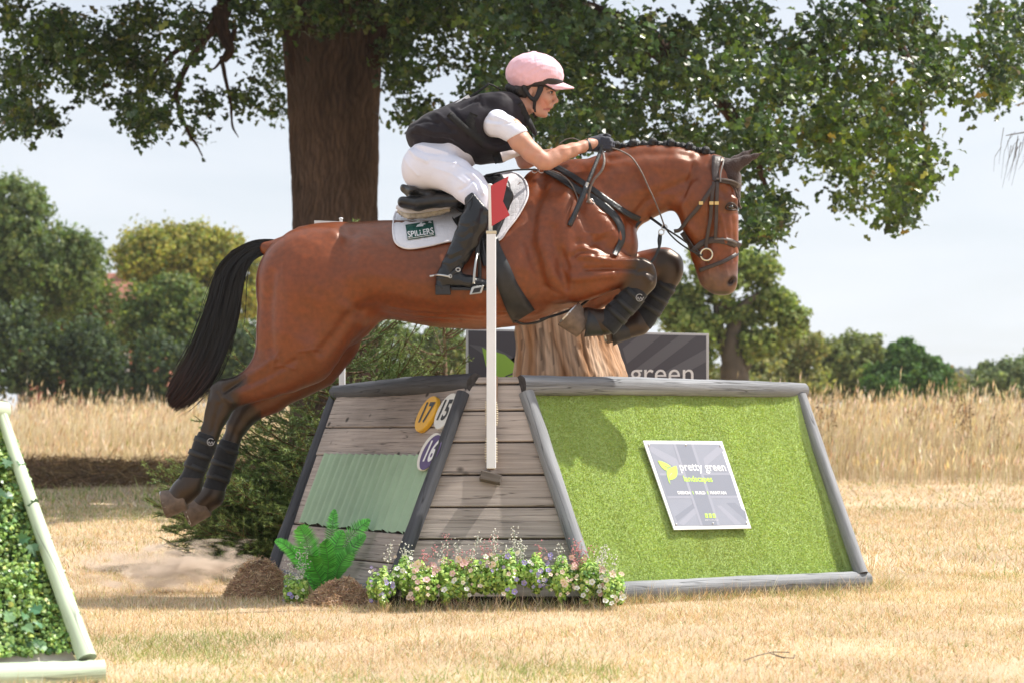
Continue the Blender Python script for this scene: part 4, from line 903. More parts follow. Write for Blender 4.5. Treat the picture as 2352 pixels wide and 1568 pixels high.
# ================= TACK =================
m_lea = mat('black_leather', (.013, .013, .014), .38, spec=.5, noise=(40, .3), bump=(90, .25))
m_brn = mat('brown_leather', (.045, .030, .026), .42, spec=.5, noise=(40, .25), bump=(120, .2))
m_grl = mat('grey_leather', (.14, .12, .11), .5, noise=(40, .25))
m_brass = mat('brass', (.75, .5, .2), .3, metal=1)
m_pad = mat('white_cotton', (.74, .73, .77), .85, noise=(14, .04), sheen=.3)
# quilting on the pad
t_ = m_pad.node_tree; vo = t_.nodes.new('ShaderNodeTexVoronoi'); vo.feature = 'DISTANCE_TO_EDGE'; vo.inputs['Scale'].default_value = 55; vo.inputs['Randomness'].default_value = .35
mpq = t_.nodes.new('ShaderNodeMapping'); mpq.inputs['Scale'].default_value = (1, .3, 1); tq = t_.nodes.new('ShaderNodeTexCoord'); t_.links.new(tq.outputs['Object'], mpq.inputs[0]); t_.links.new(mpq.outputs[0], vo.inputs['Vector'])
mrq = t_.nodes.new('ShaderNodeMapRange'); mrq.inputs[2].default_value = .12; t_.links.new(vo.outputs[0], mrq.inputs[0])
bq = t_.nodes.new('ShaderNodeBump'); bq.inputs['Strength'].default_value = .35; bq.inputs['Distance'].default_value = .003; t_.links.new(mrq.outputs[0], bq.inputs['Height']); t_.links.new(bq.outputs[0], t_.nodes['Principled BSDF'].inputs['Normal'])
def cloth(poly, off, thick, mat_, name, parent, cen=None, rings=14, per=6, edge=None):
    """padded cloth over the horse's side inside the outline poly (seen pixels)"""
    C = catmull([(p[0], p[1], 0) for p in list(poly)+[poly[0]]], per)[:-1, :2]; K = len(C)
    cen = C.mean(0) if cen is None else np.array(cen, float)
    A = [];
    for r_ in range(rings+1):
        t = r_/rings
        for k in range(K):
            q = cen+(C[k]-cen)*t; A.append((q[0], q[1], near(q[0], q[1], 0, np.nan)))
    A = np.array(A).reshape(rings+1, K, 3)
    for k in range(K):
        a = A[:, k, 2]; bad = np.isnan(a)
        if bad.any():
            g = np.where(~bad)[0]
            if len(g) == 0: a[:] = -40
            else:
                last = a[g[-1]]; nb = bad.sum(); a[bad] = last+np.arange(1, nb+1)*9
    for _ in range(2): A[:, :, 2] = .5*A[:, :, 2]+.25*(np.roll(A[:, :, 2], 1, 1)+np.roll(A[:, :, 2], -1, 1))
    front = A.copy(); front[:, :, 2] -= off+thick; front[-1, :, 2] += thick*.6
    V = [P3(*front[i, k]) for i in range(rings+1) for k in range(K)]+[P3(A[rings, k, 0], A[rings, k, 1], A[rings, k, 2]-off+6) for k in range(K)]
    Fs = []
    for i in range(rings+1):
        for k in range(K):
            k2 = (k+1) % K; Fs.append((i*K+k, i*K+k2, (i+1)*K+k2, (i+1)*K+k))
    o = obj(name, np.array([tuple(p) for p in V]), Fs, mat_, parent, True)
    if edge:
        e = [(C[k, 0], C[k, 1], front[rings, k, 2]) for k in range(K)]+[(C[0, 0], C[0, 1], front[rings, 0, 2])]
        Vt, Ft, Gt = tube([P3(*p) for p in e], edge*hf.m, 5); obj('binding', Vt, Ft, mat_, o, True)
    return o
pad = empty('saddle_pad', P3(1050, 480, -60), 'white quilted saddle pad with a green sponsor patch on the horse\'s back', 'saddle pad')
cloth([(917, 474), (905, 500), (903, 535), (911, 560), (937, 571), (980, 566), (1025, 556), (1075, 548), (1110, 540), (1120, 490), (1100, 455), (1030, 462), (960, 468)], 4, 4, m_pad, 'pad', pad, edge=2.6)
cloth([(1120, 405), (1154, 397), (1184, 399), (1204, 413), (1212, 436), (1209, 460), (1189, 497), (1166, 527), (1146, 552), (1110, 556), (1090, 500), (1100, 440)], 5, 4, m_pad, 'pad', pad, cen=(1140, 470), edge=2.6)
# fluffy half pad roll
m_wool = mat('wool', (.62, .56, .46), .95, bump=(60, 1.0), noise=(50, .2))
V, Fs, G = tube([P3(*p) for p in catmull([(917, 484, near(940, 500)-10), (935, 496, near(945, 505)-22), (965, 496, near(965, 505)-14), (1000, 490, near(1000, 500)-14), (1034, 480, near(1034, 500)-12)], 8)], 7*hf.m, 8, wob=.3); obj('wool_trim', V, Fs, m_wool, pad, True)
V, Fs, G = tube([P3(*p) for p in catmull([(914, 476, near(940, 500)-12), (935, 485, near(945, 505)-22), (968, 484, near(965, 505)-17), (1000, 480, near(1000, 500)-16), (1034, 474, near(1034, 500)-14)], 8)], 9*hf.m, 8, flat=.7); obj('pad_roll', V, Fs, m_pad, pad, True)
# sponsor patch: green cloth, horse-rider emblem, lettering
def over(pts2, off, u0, v0, ux, uy, sx, sy):
    """flat lettering (x,y) placed on the horse's side; (ux,uy) unit writing direction"""
    out_ = []
    for x, y in pts2:
        a = u0+x*sx*ux+y*sy*uy*1.0; b = v0+x*sx*uy-y*sy*ux
        out_.append(P3(a, b, near(a, b, off, -100)))
    return np.array([tuple(p) for p in out_])
m_green = mat('patch_green', (.006, .075, .055), .7); m_white = mat('print_white', (.78, .78, .78), .6)
ca, sa = math.cos(math.radians(-9)), math.sin(math.radians(-9))
grid = [(x, y) for y in np.linspace(-.5, .5, 6) for x in np.linspace(-.5, .5, 9)]
Fs = [(j*9+i, j*9+i+1, (j+1)*9+i+1, (j+1)*9+i) for j in range(5) for i in range(8)]
pt_ = obj('sponsor_patch', over(grid, 12.5, 965.5, 529, ca, sa, 64, 35), Fs, m_green, pad)
V, Fs = text_mesh('SPILLERS', 1.0, .02)
wd_ = V[:, 0].max()-V[:, 0].min(); 
arch = [(x/wd_, y/.75*(1+0.5*(abs(x/wd_)))) for x, y, _ in V]
obj('lettering', over([(x, y-.0) for x, y in arch], 15.5, 966, 535.5, ca, sa, 60, 12.5), Fs, m_white, pt_)
V, Fs = text_mesh('-', 1.0); 
bar = [(-.5, -.02), (.5, -.02), (.5, .02), (-.5, .02)]
obj('underline', over(bar, 15.0, 967, 544, ca, sa, 60, 26), [(0, 1, 2, 3)], m_white, pt_)
for k in range(2): pass
em = [(-.32, -.1), (-.2, .12), (-.02, .2), (.0, .45), (.1, .5), (.14, .3), (.12, .15), (.26, .2), (.36, .08), (.3, 0), (.22, .02), (.16, -.15), (-.2, -.12)]
obj('emblem', over(em, 15.0, 966, 518, ca, sa, 34, 20), [tuple(range(len(em)))], m_white, pt_)
# breastplate, martingale
bp = empty('breastplate', P3(1330, 450, -60), 'black leather breastplate straps crossing the horse\'s shoulder and chest', 'breastplate')
strap([(1271, 380), (1310, 402), (1350, 428), (1395, 460), (1440, 490), (1470, 505)], 13, m_lea, 'neck_strap', bp, 4, 3)
strap([(1250, 392), (1290, 412), (1329, 437), (1365, 458), (1395, 480), (1418, 505), (1428, 530), (1427, 556), (1412, 585)], [10, 14, 17, 17, 17, 16, 15, 13], m_lea, 'shoulder_strap', bp, 4, 3.5)
strap([(1471, 506), (1460, 520), (1446, 540), (1436, 560)], 9, m_lea, 'neck_strap', bp, 4, 3, w=[-20, -30, -34, -36])
strap([(1427, 540), (1434, 560), (1441, 580), (1448, 600)], 9, m_lea, 'martingale_strap', bp, 3, 3, w=[-48, -52, -60, -66])
rope([(1412, 585, -70), (1378, 650, -105), (1345, 694, -70), (1300, 716, -50), (1240, 735, -70)], 3.2, m_lea, 'girth_strap', bp)
rope([(1236, 391, -45), (1210, 390, -50), (1169, 393, -58), (1116, 403, -75)], 4.2, m_lea, 'saddle_strap', bp, flat=.5)
for a, b in ((1244, 393), (1228, 393)):
    rope([(a+6*math.cos(t), b+5*math.sin(t), near(a, b, 8, -50)) for t in np.linspace(0, 6.28, 12)], 1.2, m_steel, 'ring', bp, n=2, sides=5)
rope([(1356+8*math.cos(t), 466+9*math.sin(t), near(1356, 466, 9, -80)) for t in np.linspace(0, 6.28, 12)], 1.2, m_steel, 'ring', bp, n=2, sides=5)
# bridle
br = empty('bridle', P3(1650, 470, -60), 'dark brown leather bridle with reins on the horse\'s head', 'bridle')
strap([(1648, 358), (1645, 375), (1643, 395), (1644, 415)], [22, 20, 17, 15], m_brn, 'headpiece', br, 4, 4)
strap([(1664, 362), (1660, 380), (1655, 400), (1655, 418)], 3.5, m_grl, 'headpiece_trim', br, 9, 2)
strap([(1640, 418), (1637, 440), (1634, 468), (1632, 500), (1627, 530), (1622, 560), (1622, 575)], 8, m_brn, 'cheekpiece', br, 4, 3)
strap([(1648, 418), (1647, 445), (1646, 470), (1645, 510), (1643, 548)], 8, m_brn, 'cheekpiece', br, 4, 3)
strap([(1640, 425), (1622, 452), (1600, 482), (1578, 507), (1562, 528), (1548, 532)], 9, m_brn, 'throat_lash', br, 4, 3)
strap([(1641, 414), (1660, 416), (1680, 420), (1694, 427), (1702, 432)], 11, m_brn, 'browband', br, 5, 4, w=[-52, -56, -52, -40, -10])
strap([(1645, 411), (1662, 412), (1682, 416), (1696, 422), (1703, 428)], 4, m_grl, 'browband', br, 8, 3, w=[-58, -60, -56, -44, -10])
strap([(1590, 578), (1612, 560), (1636, 552), (1660, 553), (1682, 559), (1700, 568)], [13, 14, 15, 16, 17, 17], m_brn, 'noseband', br, 6, 4, w=[-28, -34, -37, -36, -29, -4])
strap([(1640, 549), (1662, 550), (1682, 555), (1700, 563)], 4, m_grl, 'noseband_trim', br, 6, 3, w=[-40, -40, -33, -6])
strap([(1606, 622), (1630, 613), (1660, 602), (1684, 589), (1696, 580)], 9, m_brn, 'flash_strap', br, 4, 3, w=[-22, -32, -36, -28, -6])
strap([(1566, 535), (1580, 555), (1592, 572), (1612, 590)], 11, m_brn, 'noseband', br, 5, 4)
for (a, b) in ((1634, 467), (1646, 467), (1610, 467)):
    V, Fs, G = box8([P3(a-5+x*10, b+4-y*8, near(a, b, 8)-3+z*4) for (x, y, z) in ((0, 0, 0), (1, 0, 0), (1, 1, 0), (0, 1, 0), (0, 0, 1), (1, 0, 1), (1, 1, 1), (0, 1, 1))], .0015); obj('buckle', V, Fs, m_brass, br)
m_ring = mat('bit_metal', (.62, .55, .42), .25, metal=1)
rope([(1622.5+13.5*math.cos(t), 585+13.5*math.sin(t), -44) for t in np.linspace(0, 6.2832, 25)], 2.4, m_ring, 'bit_ring', br, n=2, sides=8)
rope([(1625, 598, -42), (1628, 604, -30), (1630, 608, -10)], 2.6, m_ring, 'bit', br)
# reins
m_rein = mat('rein_leather', (.16, .13, .115), .5, noise=(60, .3), bump=(150, .3))
rope([(1402, 340, -52), (1425, 347, -56), (1448, 360, -60), (1464, 380, -64), (1477, 403, -64), (1490, 432, -60), (1501, 455, -56), (1514, 486, -52), (1526, 520, -50)], 4.2, m_rein, 'rein', br, flat=.45)
rope([(1526, 520, -50), (1540, 540, -50), (1562, 560, -48), (1590, 578, -46), (1612, 588, -45)], 3.2, m_lea, 'rein', br, flat=.6)
rope([(1526, 524, -48), (1556, 543, -44), (1580, 560, -30)], 3.4, m_lea, 'rein', br, flat=.6)
for a, b in ((1526, 523), (1519, 534)):
    rope([(a+6*math.cos(t), b+6*math.sin(t), -50) for t in np.linspace(0, 6.28, 14)], 1.3, m_steel, 'martingale_ring', br, n=2, sides=5)
strap([(1480, 492), (1500, 505), (1526, 524)], 6, m_lea, 'martingale_strap', br, 0, 3, w=[0, -20, -46])
strap([(1518, 538), (1516, 560), (1508, 585), (1496, 603)], 6, m_lea, 'martingale_strap', br, 0, 3, w=[-48, -50, -52, -54])
strap([(1514, 538), (1512, 552), (1513, 566)], 4, m_lea, 'martingale_strap', br, 0, 3, w=[-46, -48, -48])
# loop of spare rein behind the rider's wrist
rope([(1284, 332, -20), (1298, 322, -16), (1314, 318.5, -14), (1328, 323, -16), (1338, 332, -24)], 2.8, m_rein, 'rein', br, flat=.5)
rope([(1384, 345, -60), (1388, 370, -84), (1382, 392, -92), (1364, 414, -94), (1354, 438, -94), (1352, 462, -92), (1356, 468, -88)], 3.0, m_rein, 'rein', br, flat=.5)
rope([(1266, 392, -62), (1290, 402, -70), (1310, 420, -76), (1324, 448, -80), (1330, 470, -84)], 3.0, m_rein, 'rein', br, flat=.5)
# ear bonnet (clothing of the horse)
m_bon = mat('bonnet_knit', (.055, .032, .028), .85, bump=(160, .8), sheen=.3)
f = Field(YH, 1640, 1770, 330, 490, -60, 60, 2.0)
f.chain([(1668, 388, 0, 24, 1.5), (1676, 412, 0, 26, 1.55), (1682, 430, 0, 20, 1.6), (1690, 452, 0, 10, 1.6), (1696, 472, 0, 4, 1.5)], 6)
f.chain([(1672, 388, -26, 15), (1690, 380, -30, 15), (1712, 368, -33, 10.5), (1734, 359, -34, 5.5), (1751, 351.5, -34, 1.4)], 5, .75)
f.chain([(1672, 384, 24, 14), (1690, 371, 28, 12), (1710, 357, 30, 8), (1731, 343, 30, 1.4)], 5, .75)
f.cone((1706, 376, -46), (1738, 362, -44), 6, 2, 1, k=4, op='s')
bon = solid(f, m_bon, 'ear_bonnet', horse, 1)
V, Fs, G = tube([P3(*p) for p in catmull([(1676, 420, -44), (1688, 436, -38), (1694, 456, -30), (1699, 474, -14), (1702, 478, 0)], 6)], 2.5*hf.m, 6, wob=.3); obj('bonnet_edge', V, Fs, m_bon, horse, True)
# ================= SADDLE =================
sad = empty('saddle', P3(1060, 440, -60), 'black leather jumping saddle with girth and stirrup under the rider', 'saddle')
f = Field(YH, 900, 1200, 385, 560, -150, 60, 2.5)
f.chain([(928, 434, 0, 9, 5), (950, 446, 0, 13, 5.2), (990, 456, 0, 15, 4.6), (1040, 455, 0, 17, 4.0), (1090, 440, 0, 18, 3.4), (1120, 420, 0, 15, 2.6), (1146, 411, 0, 11, 1.8)], 10)
f.chain([(926, 465, -52, 13, 2), (960, 470, -60, 14, 2), (1010, 463, -74, 13, 2), (1050, 462, -84, 14, 2)], 8)
f.chain([(1128, 418, -60, 17, 1), (1150, 430, -88, 20, .8), (1160, 452, -108, 17, .7), (1158, 478, -118, 12, .7)], 8)
solid(f, m_lea, 'seat', sad, 2)
m_flap = m_lea
cloth([(1022, 468), (1060, 452), (1110, 440), (1150, 430), (1164, 455), (1162, 490), (1150, 522), (1135, 548), (1105, 560), (1075, 552), (1052, 520), (1034, 492)], 13, 4, m_lea, 'saddle_flap', sad, edge=2)
def gw(u, v): return near(u, v, 0, -110)
strap([(1123, 540), (1132, 575), (1152, 620), (1168, 662), (1190, 705), (1204, 728)], [36, 40, 42, 46, 56, 58], m_rubber, 'girth', sad, 6, 5)
strap([(1104, 548), (1108, 580), (1116, 610)], 14, m_lea, 'girth_strap', sad, 12, 4)
rope([(1182, 738, -70), (1205, 744, -58), (1235, 740, -40), (1262, 728, -50)], 3, m_lea, 'girth_buckle_strap', sad)
strap([(1098, 500), (1097, 540), (1096, 588)], 10, m_lea, 'stirrup_leather', sad, 0, 4, w=[-150, -166, -172])
m_alu = mat('stirrup_metal', (.5, .5, .48), .35, metal=1)
st = []
rope([(1096, 584, -172), (1093, 600, -188), (1090, 625, -196), (1088, 652, -196)], 3.2, m_alu, 'stirrup_iron', sad)
rope([(1097, 584, -172), (1101, 600, -160), (1102, 630, -156), (1100, 652, -156)], 4.4, m_rubber, 'stirrup_branch', sad)
V, Fs, G = box8([P3(*p) for p in ((1078, 678, -198), (1106, 674, -198), (1112, 655, -198), (1084, 659, -198), (1078, 678, -150), (1106, 674, -150), (1112, 655, -150), (1084, 659, -150))], .003); obj('stirrup_tread', V, Fs, m_alu, sad)
V, Fs, G = box8([P3(*p) for p in ((1084, 674, -200), (1102, 671, -200), (1106, 660, -200), (1089, 663, -200), (1084, 674, -197), (1102, 671, -197), (1106, 660, -197), (1089, 663, -197))], .001); obj('tread_grip', V, Fs, m_rubber, sad)
# ================= RIDER =================
rider = empty('person', P3(1080, 400, 0), 'rider in pink helmet, black body protector and white breeches leaning forward over the horse\'s neck', 'rider')
m_skin = mat('skin', attr=True, rough=.5, spec=.4, noise=(25, .06), bump=(180, .08))
_b = m_skin.node_tree.nodes['Principled BSDF']; _b.inputs['Subsurface Weight'].default_value = .12; _b.inputs['Subsurface Radius'].default_value = (.01, .004, .002); _b.inputs['Subsurface Scale'].default_value = .5
rf = Field(YH, 915, 1420, 140, 700, -185, 150, 2.2)
# skull, face
rf.ell((1222, 182, 0), (50, 42, 37), -8, k=0)
rf.chain([(1236, 200, 0, 34, .92), (1240, 222, 0, 29, .92), (1240, 240, 0, 22, .95), (1241, 254, 0, 14, 1.1)], 8)
rf.ell((1262, 198, 0), (16, 20, 24), 10, k=8)
for sg in (-1, 1):
    rf.ell((1262, 203, sg*13), (9, 4, 9), 15, k=4)                     # brow ridge
    rf.ell((1254, 226, sg*17), (13, 10, 9), 20, k=8)                   # cheekbone
    rf.cone((1224, 250, sg*17), (1238, 259, sg*10), 11, 9, .8, k=8)     # jaw
    rf.ell((1269, 214, sg*12.5), (6.5, 5, 7), 0, k=3, op='s')          # eye sockets
    rf.ell((1218, 214, sg*30), (6.5, 11, 4), 12, k=3)                  # ears
    rf.ell((1271, 237, sg*5.5), (4.5, 3.5, 4), 0, k=2)                 # nostril wings
rf.cone((1268, 209, 0), (1277, 231, 0), 4.5, 5.2, .9, k=5); rf.ell((1277.5, 232.5, 0), (5.2, 4.6, 5.2), 0, k=3)
rf.cone((1265, 244, 0), (1261, 246, 0), 6, 6, 1.6, k=4); rf.ell((1262, 248.5, 0), (5.5, 2.5, 9), 15, k=1.5); rf.ell((1258, 254, 0), (6, 2.8, 8), 15, k=1.5)
rf.cone((1267, 252.5, -13), (1267, 251, 13), 1.5, 1.5, 1, k=1.5, op='s')
rf.ell((1249, 263, 0), (9.5, 8, 10), 20, k=5)                          # chin
# neck, trunk
rf.chain([(1220, 228, 0, 22, 1.0), (1200, 245, 0, 23, 1.05), (1178, 262, 0, 28, 1.3)], 8)
rf.chain([(972, 340, 0, 26, 1.6), (1010, 316, 0, 34, 1.6), (1060, 305, 0, 44, 1.7), (1110, 290, 0, 50, 1.7), (1155, 270, 0, 34, 2.2)], 12)
# arms
rf.chain([(1140, 282, -78, 24), (1175, 298, -98, 24), (1195, 325, -108, 23.5), (1222, 352, -112, 21), (1246, 370, -112, 18.5), (1258, 373, -110, 16.5), (1272, 364, -104, 17.5), (1292, 353, -96, 17.5), (1315, 345, -84, 15), (1338, 337, -68, 12.0), (1352, 332, -60, 11.5), (1368, 330, -52, 12)], 7, .92)
rf.ell((1253, 377, -112), (10, 9, 9), 0, k=6)
rf.chain([(1150, 285, 80, 24), (1180, 318, 100, 22), (1200, 352, 104, 20), (1205, 372, 100, 17), (1240, 362, 88, 16), (1300, 350, 60, 13), (1352, 338, 44, 10.5)], 7, .92)
# legs under the clothes
for sg in (-1, 1):
    rf.chain([(972, 372, sg*42, 36, .9), (1036, 400, sg*86, 34, .8), (1090, 440, sg*128, 26, .8), (1092, 480, sg*148, 20), (1068, 560, sg*150, 17), (1034, 622, sg*150, 11), (1034, 640, sg*150, 10), (1090, 652, sg*162, 8)] if sg < 0 else
             [(972, 372, 42, 36, .9), (1036, 400, 84, 34, .8), (1080, 440, 110, 26, .8), (1084, 480, 122, 18), (1066, 540, 124, 14), (1050, 590, 124, 10)], 10)
l, q = rf.surf(); l = relax(l, q, 1, .4); n = normals(l, q)
if np.sum(n[np.argmax(l[:, 0])]*[1, 0, 0]) < 0: q = q[:, ::-1].copy(); n = -n
# muscle and face modelling
l = sculpt(l, n, [([(1180, 322), (1215, 348)], 9, 1.5), ([(1205, 360), (1235, 372)], 5, -1.2), ([(1262, 350), (1300, 344), (1338, 330)], 3.5, -1.1), ([(1270, 362), (1320, 352)], 5, 1.3), ([(1238, 342), (1250, 352)], 5, -1.6), ([(1290, 360), (1340, 343)], 2, .8),
   ([(1248, 236), (1256, 246), (1254, 254)], 2.2, -1.2), ([(1240, 232), (1246, 244)], 5, .8), ([(1262, 222), (1254, 220)], 2, -.6), ([(1262, 240), (1268, 238)], 2, -.8)])
ul, vl = l[:, 0], l[:, 1]; kk = 1+l[:, 2]*rf.m/YH; ul = 1176+(ul-1176)/kk; vl = 1000+(vl-1000)/kk
sk = np.array([.56, .30, .215]); c = np.tile(sk, (len(ul), 1)); nn = pnoise(l, .08, 2)
c = blend(c, (.60, .22, .16), np.clip(.55*sstep(-seg_dist(ul, vl, [(1246, 232), (1250, 240)]), -16, -3)+.5*sstep(-seg_dist(ul, vl, [(1276, 233)]), -8, -2), 0, 1)*(vl < 275))
c = blend(c, (.58, .26, .18), .5*sstep(nn, -.1, .5)*(vl > 300))
c = blend(c, (.36, .10, .09), .85*sstep(-seg_dist(ul, vl, [(1250, 252), (1264, 251)]), -3.4, -1.4)*(vl < 275))
c = blend(c, (.07, .04, .03), .8*sstep(-seg_dist(ul, vl, [(1256, 206), (1264, 203.5), (1273, 206)]), -2.6, -1.0)*(vl < 275))
c = blend(c, (.10, .05, .045), .6*sstep(-seg_dist(ul, vl, [(1259, 214), (1268, 212.5)]), -3.2, -1.5)*(vl < 275))
c = blend(c, (.16, .07, .06), .6*sstep(-seg_dist(ul, vl, [(1270.5, 238.5)]), -2.6, -1.0)*(vl < 275))
obj('body', rf.world(l), q, m_skin, rider, True, col=np.clip(c, 0, 1))
m_white_eye = mat('eye_white', (.6, .57, .55), .2); m_iris = mat('iris', (.03, .02, .015), .1)
for sg in (-1, 1):
    f = Field(YH, 1255, 1278, 204, 224, sg*15-12, sg*15+12, .8); f.ell((1264.5, 213.6, sg*14.0), (4.6, 3.0, 5.0), 0, k=0); solid(f, m_white_eye, 'eye', rider, 0)
    f = Field(YH, 1255, 1278, 204, 224, sg*15-12, sg*15+12, .8); f.ell((1267.4, 213.4, sg*16.0), (2.4, 2.6, 3.6), 0, k=0); solid(f, m_iris, 'iris', rider, 0)
    rope([(1258, 212.6, sg*19), (1263, 210.2, sg*20), (1270, 211.4, sg*17)], .8, m_iris, 'eyelash', rider)
# hair bun
f = Field(YH, 1150, 1232, 180, 245, -44, 44, 1.6)
f.chain([(1212, 203, 0, 22, 1.55), (1192, 208, 0, 18, 1.5), (1176, 204, 0, 13, 1.1), (1168, 201, 0, 8, 1)], 6); f.cone((1196, 214, -20), (1206, 222, -24), 8, 4, .7)
m_hair2 = mat('dark_hair', (.014, .010, .009), .4, bump=(150, .6, (1, 1, .3)))
solid(f, m_hair2, 'hair', rider, 1)
# helmet ------------------------------------------------
m_silk = mat('pink_silk', (.82, .50, .58), .55, noise=(18, .05), bump=(22, .5), sheen=.3, spec=.35)
helmet = empty('helmet', P3(1228, 160, 0)-rider.location, None, None); helmet.parent = rider
f = Field(YH, 1155, 1330, 112, 225, -66, 66, 1.6)
f.ell((1228, 172, 0), (67, 50, 55), 5, k=0)
cutz = f.z[None, :, None]; X = f.x[:, None, None]
lim = np.interp(f.x, [1155, 1165, 1212, 1230, 1262, 1292, 1330], [201, 203, 204, 198, 193, 198, 200])[:, None, None]
f.f = np.maximum(f.f, cutz-lim)
f.ell((1226, 122, 0), (9, 3.5, 9), 0, k=2)
hl = solid(f, m_silk, 'helmet_silk', helmet, 2, disp=lambda L_, N_: L_+N_*(.9*np.maximum(0, 1-np.abs(((np.arctan2(L_[:, 2], L_[:, 0]-1226)*3/np.pi) % 1)-.5)*9)*-1+pnoise(L_, .12, 6)*1.0+pnoise(L_, .3, 7)*.35)[:, None]*1.0)
# silk peak
V = []; Fs = []; n1_ = 9; n2_ = 13
for i in range(n1_):
    t = i/(n1_-1)
    for j in range(n2_):
        a = (j/(n2_-1)-.5)*2; ww = a*42*(1-.32*t*t); bx = 1278-abs(a)**2.2*26; tipx = 1319-abs(a)**2*42
        V.append((bx+(tipx-bx)*t, 187+t*14.5+abs(a)**2*3-4*(1-t)*(1-abs(a)), ww))
top_ = [P3(p[0], p[1], p[2]) for p in V]; bot_ = [P3(p[0]-1, p[1]+3.5, p[2]) for p in V]; NN = n1_*n2_
for i in range(n1_-1):
    for j in range(n2_-1):
        a = i*n2_+j; Fs += [(a, a+1, a+n2_+1, a+n2_), (NN+a, NN+a+n2_, NN+a+n2_+1, NN+a+1)]
for j in range(n2_-1): a = (n1_-1)*n2_+j; Fs.append((a, a+1, NN+a+1, NN+a))
for i in range(n1_-1): a = i*n2_; b_ = a+n2_; Fs += [(a, b_, NN+b_, NN+a), (a+n2_-1, NN+a+n2_-1, NN+b_+n2_-1, b_+n2_-1)]
obj('silk_peak', np.array([tuple(p) for p in top_+bot_]), Fs, m_silk, helmet, True)
m_shell = mat('helmet_shell', (.02, .016, .018), .5)
f = Field(YH, 1160, 1300, 170, 225, -60, 60, 2.0)
f.ell((1236, 184, 0), (58, 36, 50), 5, k=0)
f.f = np.maximum(f.f, np.interp(f.x, [1160, 1200, 1240, 1262, 1300], [194, 194, 190, 186, 188])[:, None, None]-f.z[None, :, None])
f.f = np.maximum(f.f, f.z[None, :, None]-np.interp(f.x, [1160, 1205, 1228, 1245, 1270, 1300], [206, 206, 206, 204, 211, 217])[:, None, None])
hsh = solid(f, m_shell, 'helmet_shell', helmet, 1)
m_harn = mat('helmet_harness', (.015, .015, .017), .75)
def ribbon(pts, width, mat_, name, parent, thick=1.6, n=5, wd=None):
    """flat band facing the camera side through (u,v,w)"""
    C = catmull(pts, n); T = np.gradient(C[:, :2], axis=0); T /= np.linalg.norm(T, axis=1)[:, None]+1e-9; V = []; Fs = []; k = len(C)
    for i in range(k):
        hw = (width if np.isscalar(width) else np.interp(i/(k-1), np.linspace(0, 1, len(width)), width))/2; a = np.array([-T[i, 1], T[i, 0]])
        for (s_, dz) in ((-1, 0), (1, 0), (1, thick), (-1, thick)): V.append(P3(C[i, 0]+a[0]*hw*s_, C[i, 1]+a[1]*hw*s_, C[i, 2]+dz))
    for i in range(k-1):
        for j in range(4): Fs.append((i*4+j, i*4+(j+1) % 4, i*4+4+(j+1) % 4, i*4+4+j))
    Fs += [(0, 1, 2, 3), (k*4-4, k*4-1, k*4-2, k*4-3)]
    return obj(name, np.array([tuple(p) for p in V]), Fs, mat_, parent, True)
for sg in (-1, 1):
    ribbon([(1243, 196, sg*37), (1240, 208, sg*37), (1234, 222, sg*37), (1228, 231, sg*35)], [15, 13, 11, 12], m_harn, 'harness_strap', helmet, sg*-2.5)
    ribbon([(1202, 196, sg*38), (1208, 210, sg*38), (1218, 224, sg*37), (1228, 231, sg*35)], [9, 9, 9, 11], m_harn, 'harness_strap', helmet, sg*-2.5)
    ribbon([(1229, 230, sg*35.5), (1227, 248, sg*27), (1228, 262, sg*17), (1232, 271, 0)], [8, 7, 9, 9], m_harn, 'harness_strap', helmet, sg*-2.5)
# shirt ---------------------------------------------------
m_shirt = mat('white_shirt', (.76, .78, .90), .75, bump=(14, .35), sheen=.2)
f = Field(YH, 1085, 1235, 215, 345, -150, 130, 2.2)
f.chain([(1128, 285, -50, 34, 1.0), (1140, 284, -80, 30, .95), (1164, 294, -97, 26, .95), (1187, 310, -107, 25.5, .95)], 7)
f.chain([(1140, 285, 60, 34, 1.0), (1168, 298, 92, 30, .95), (1186, 318, 100, 27, .95)], 10)
f.chain([(1120, 285, 0, 44, 1.5), (1160, 268, 0, 32, 1.8), (1190, 250, 0, 26, 1.1)], 10)
d = np.array([.66, .75]); a0 = f.loc((1187, 312, -105)); X = f.x[:, None, None]-a0[0]; Z = f.z[None, :, None]-a0[1]; wm = (f.w < -60)[None, None, :]
f.f = np.where(wm, np.maximum(f.f, X*.42+Z*.9-2), f.f)
f.f = np.where((f.w > 60)[None, None, :], np.maximum(f.f, X*.5+Z*.8-14), f.f)
solid(f, m_shirt, 'shirt', rider, 1, disp=lambda L_, N_: sculpt(L_, N_, [([(1152, 262), (1175, 276), (1200, 290)], 2.6, 2.2), ([(1146, 275), (1168, 288), (1186, 296)], 2.6, -2.2), ([(1140, 285), (1165, 298)], 2.5, 2.0), ([(1120, 300), (1150, 306)], 3, 2), ([(1118, 290), (1145, 298)], 3, -1.8), ([(1115, 270), (1128, 300)], 5, -2), ([(1158, 306), (1208, 296)], 1.6, -1.6)]))
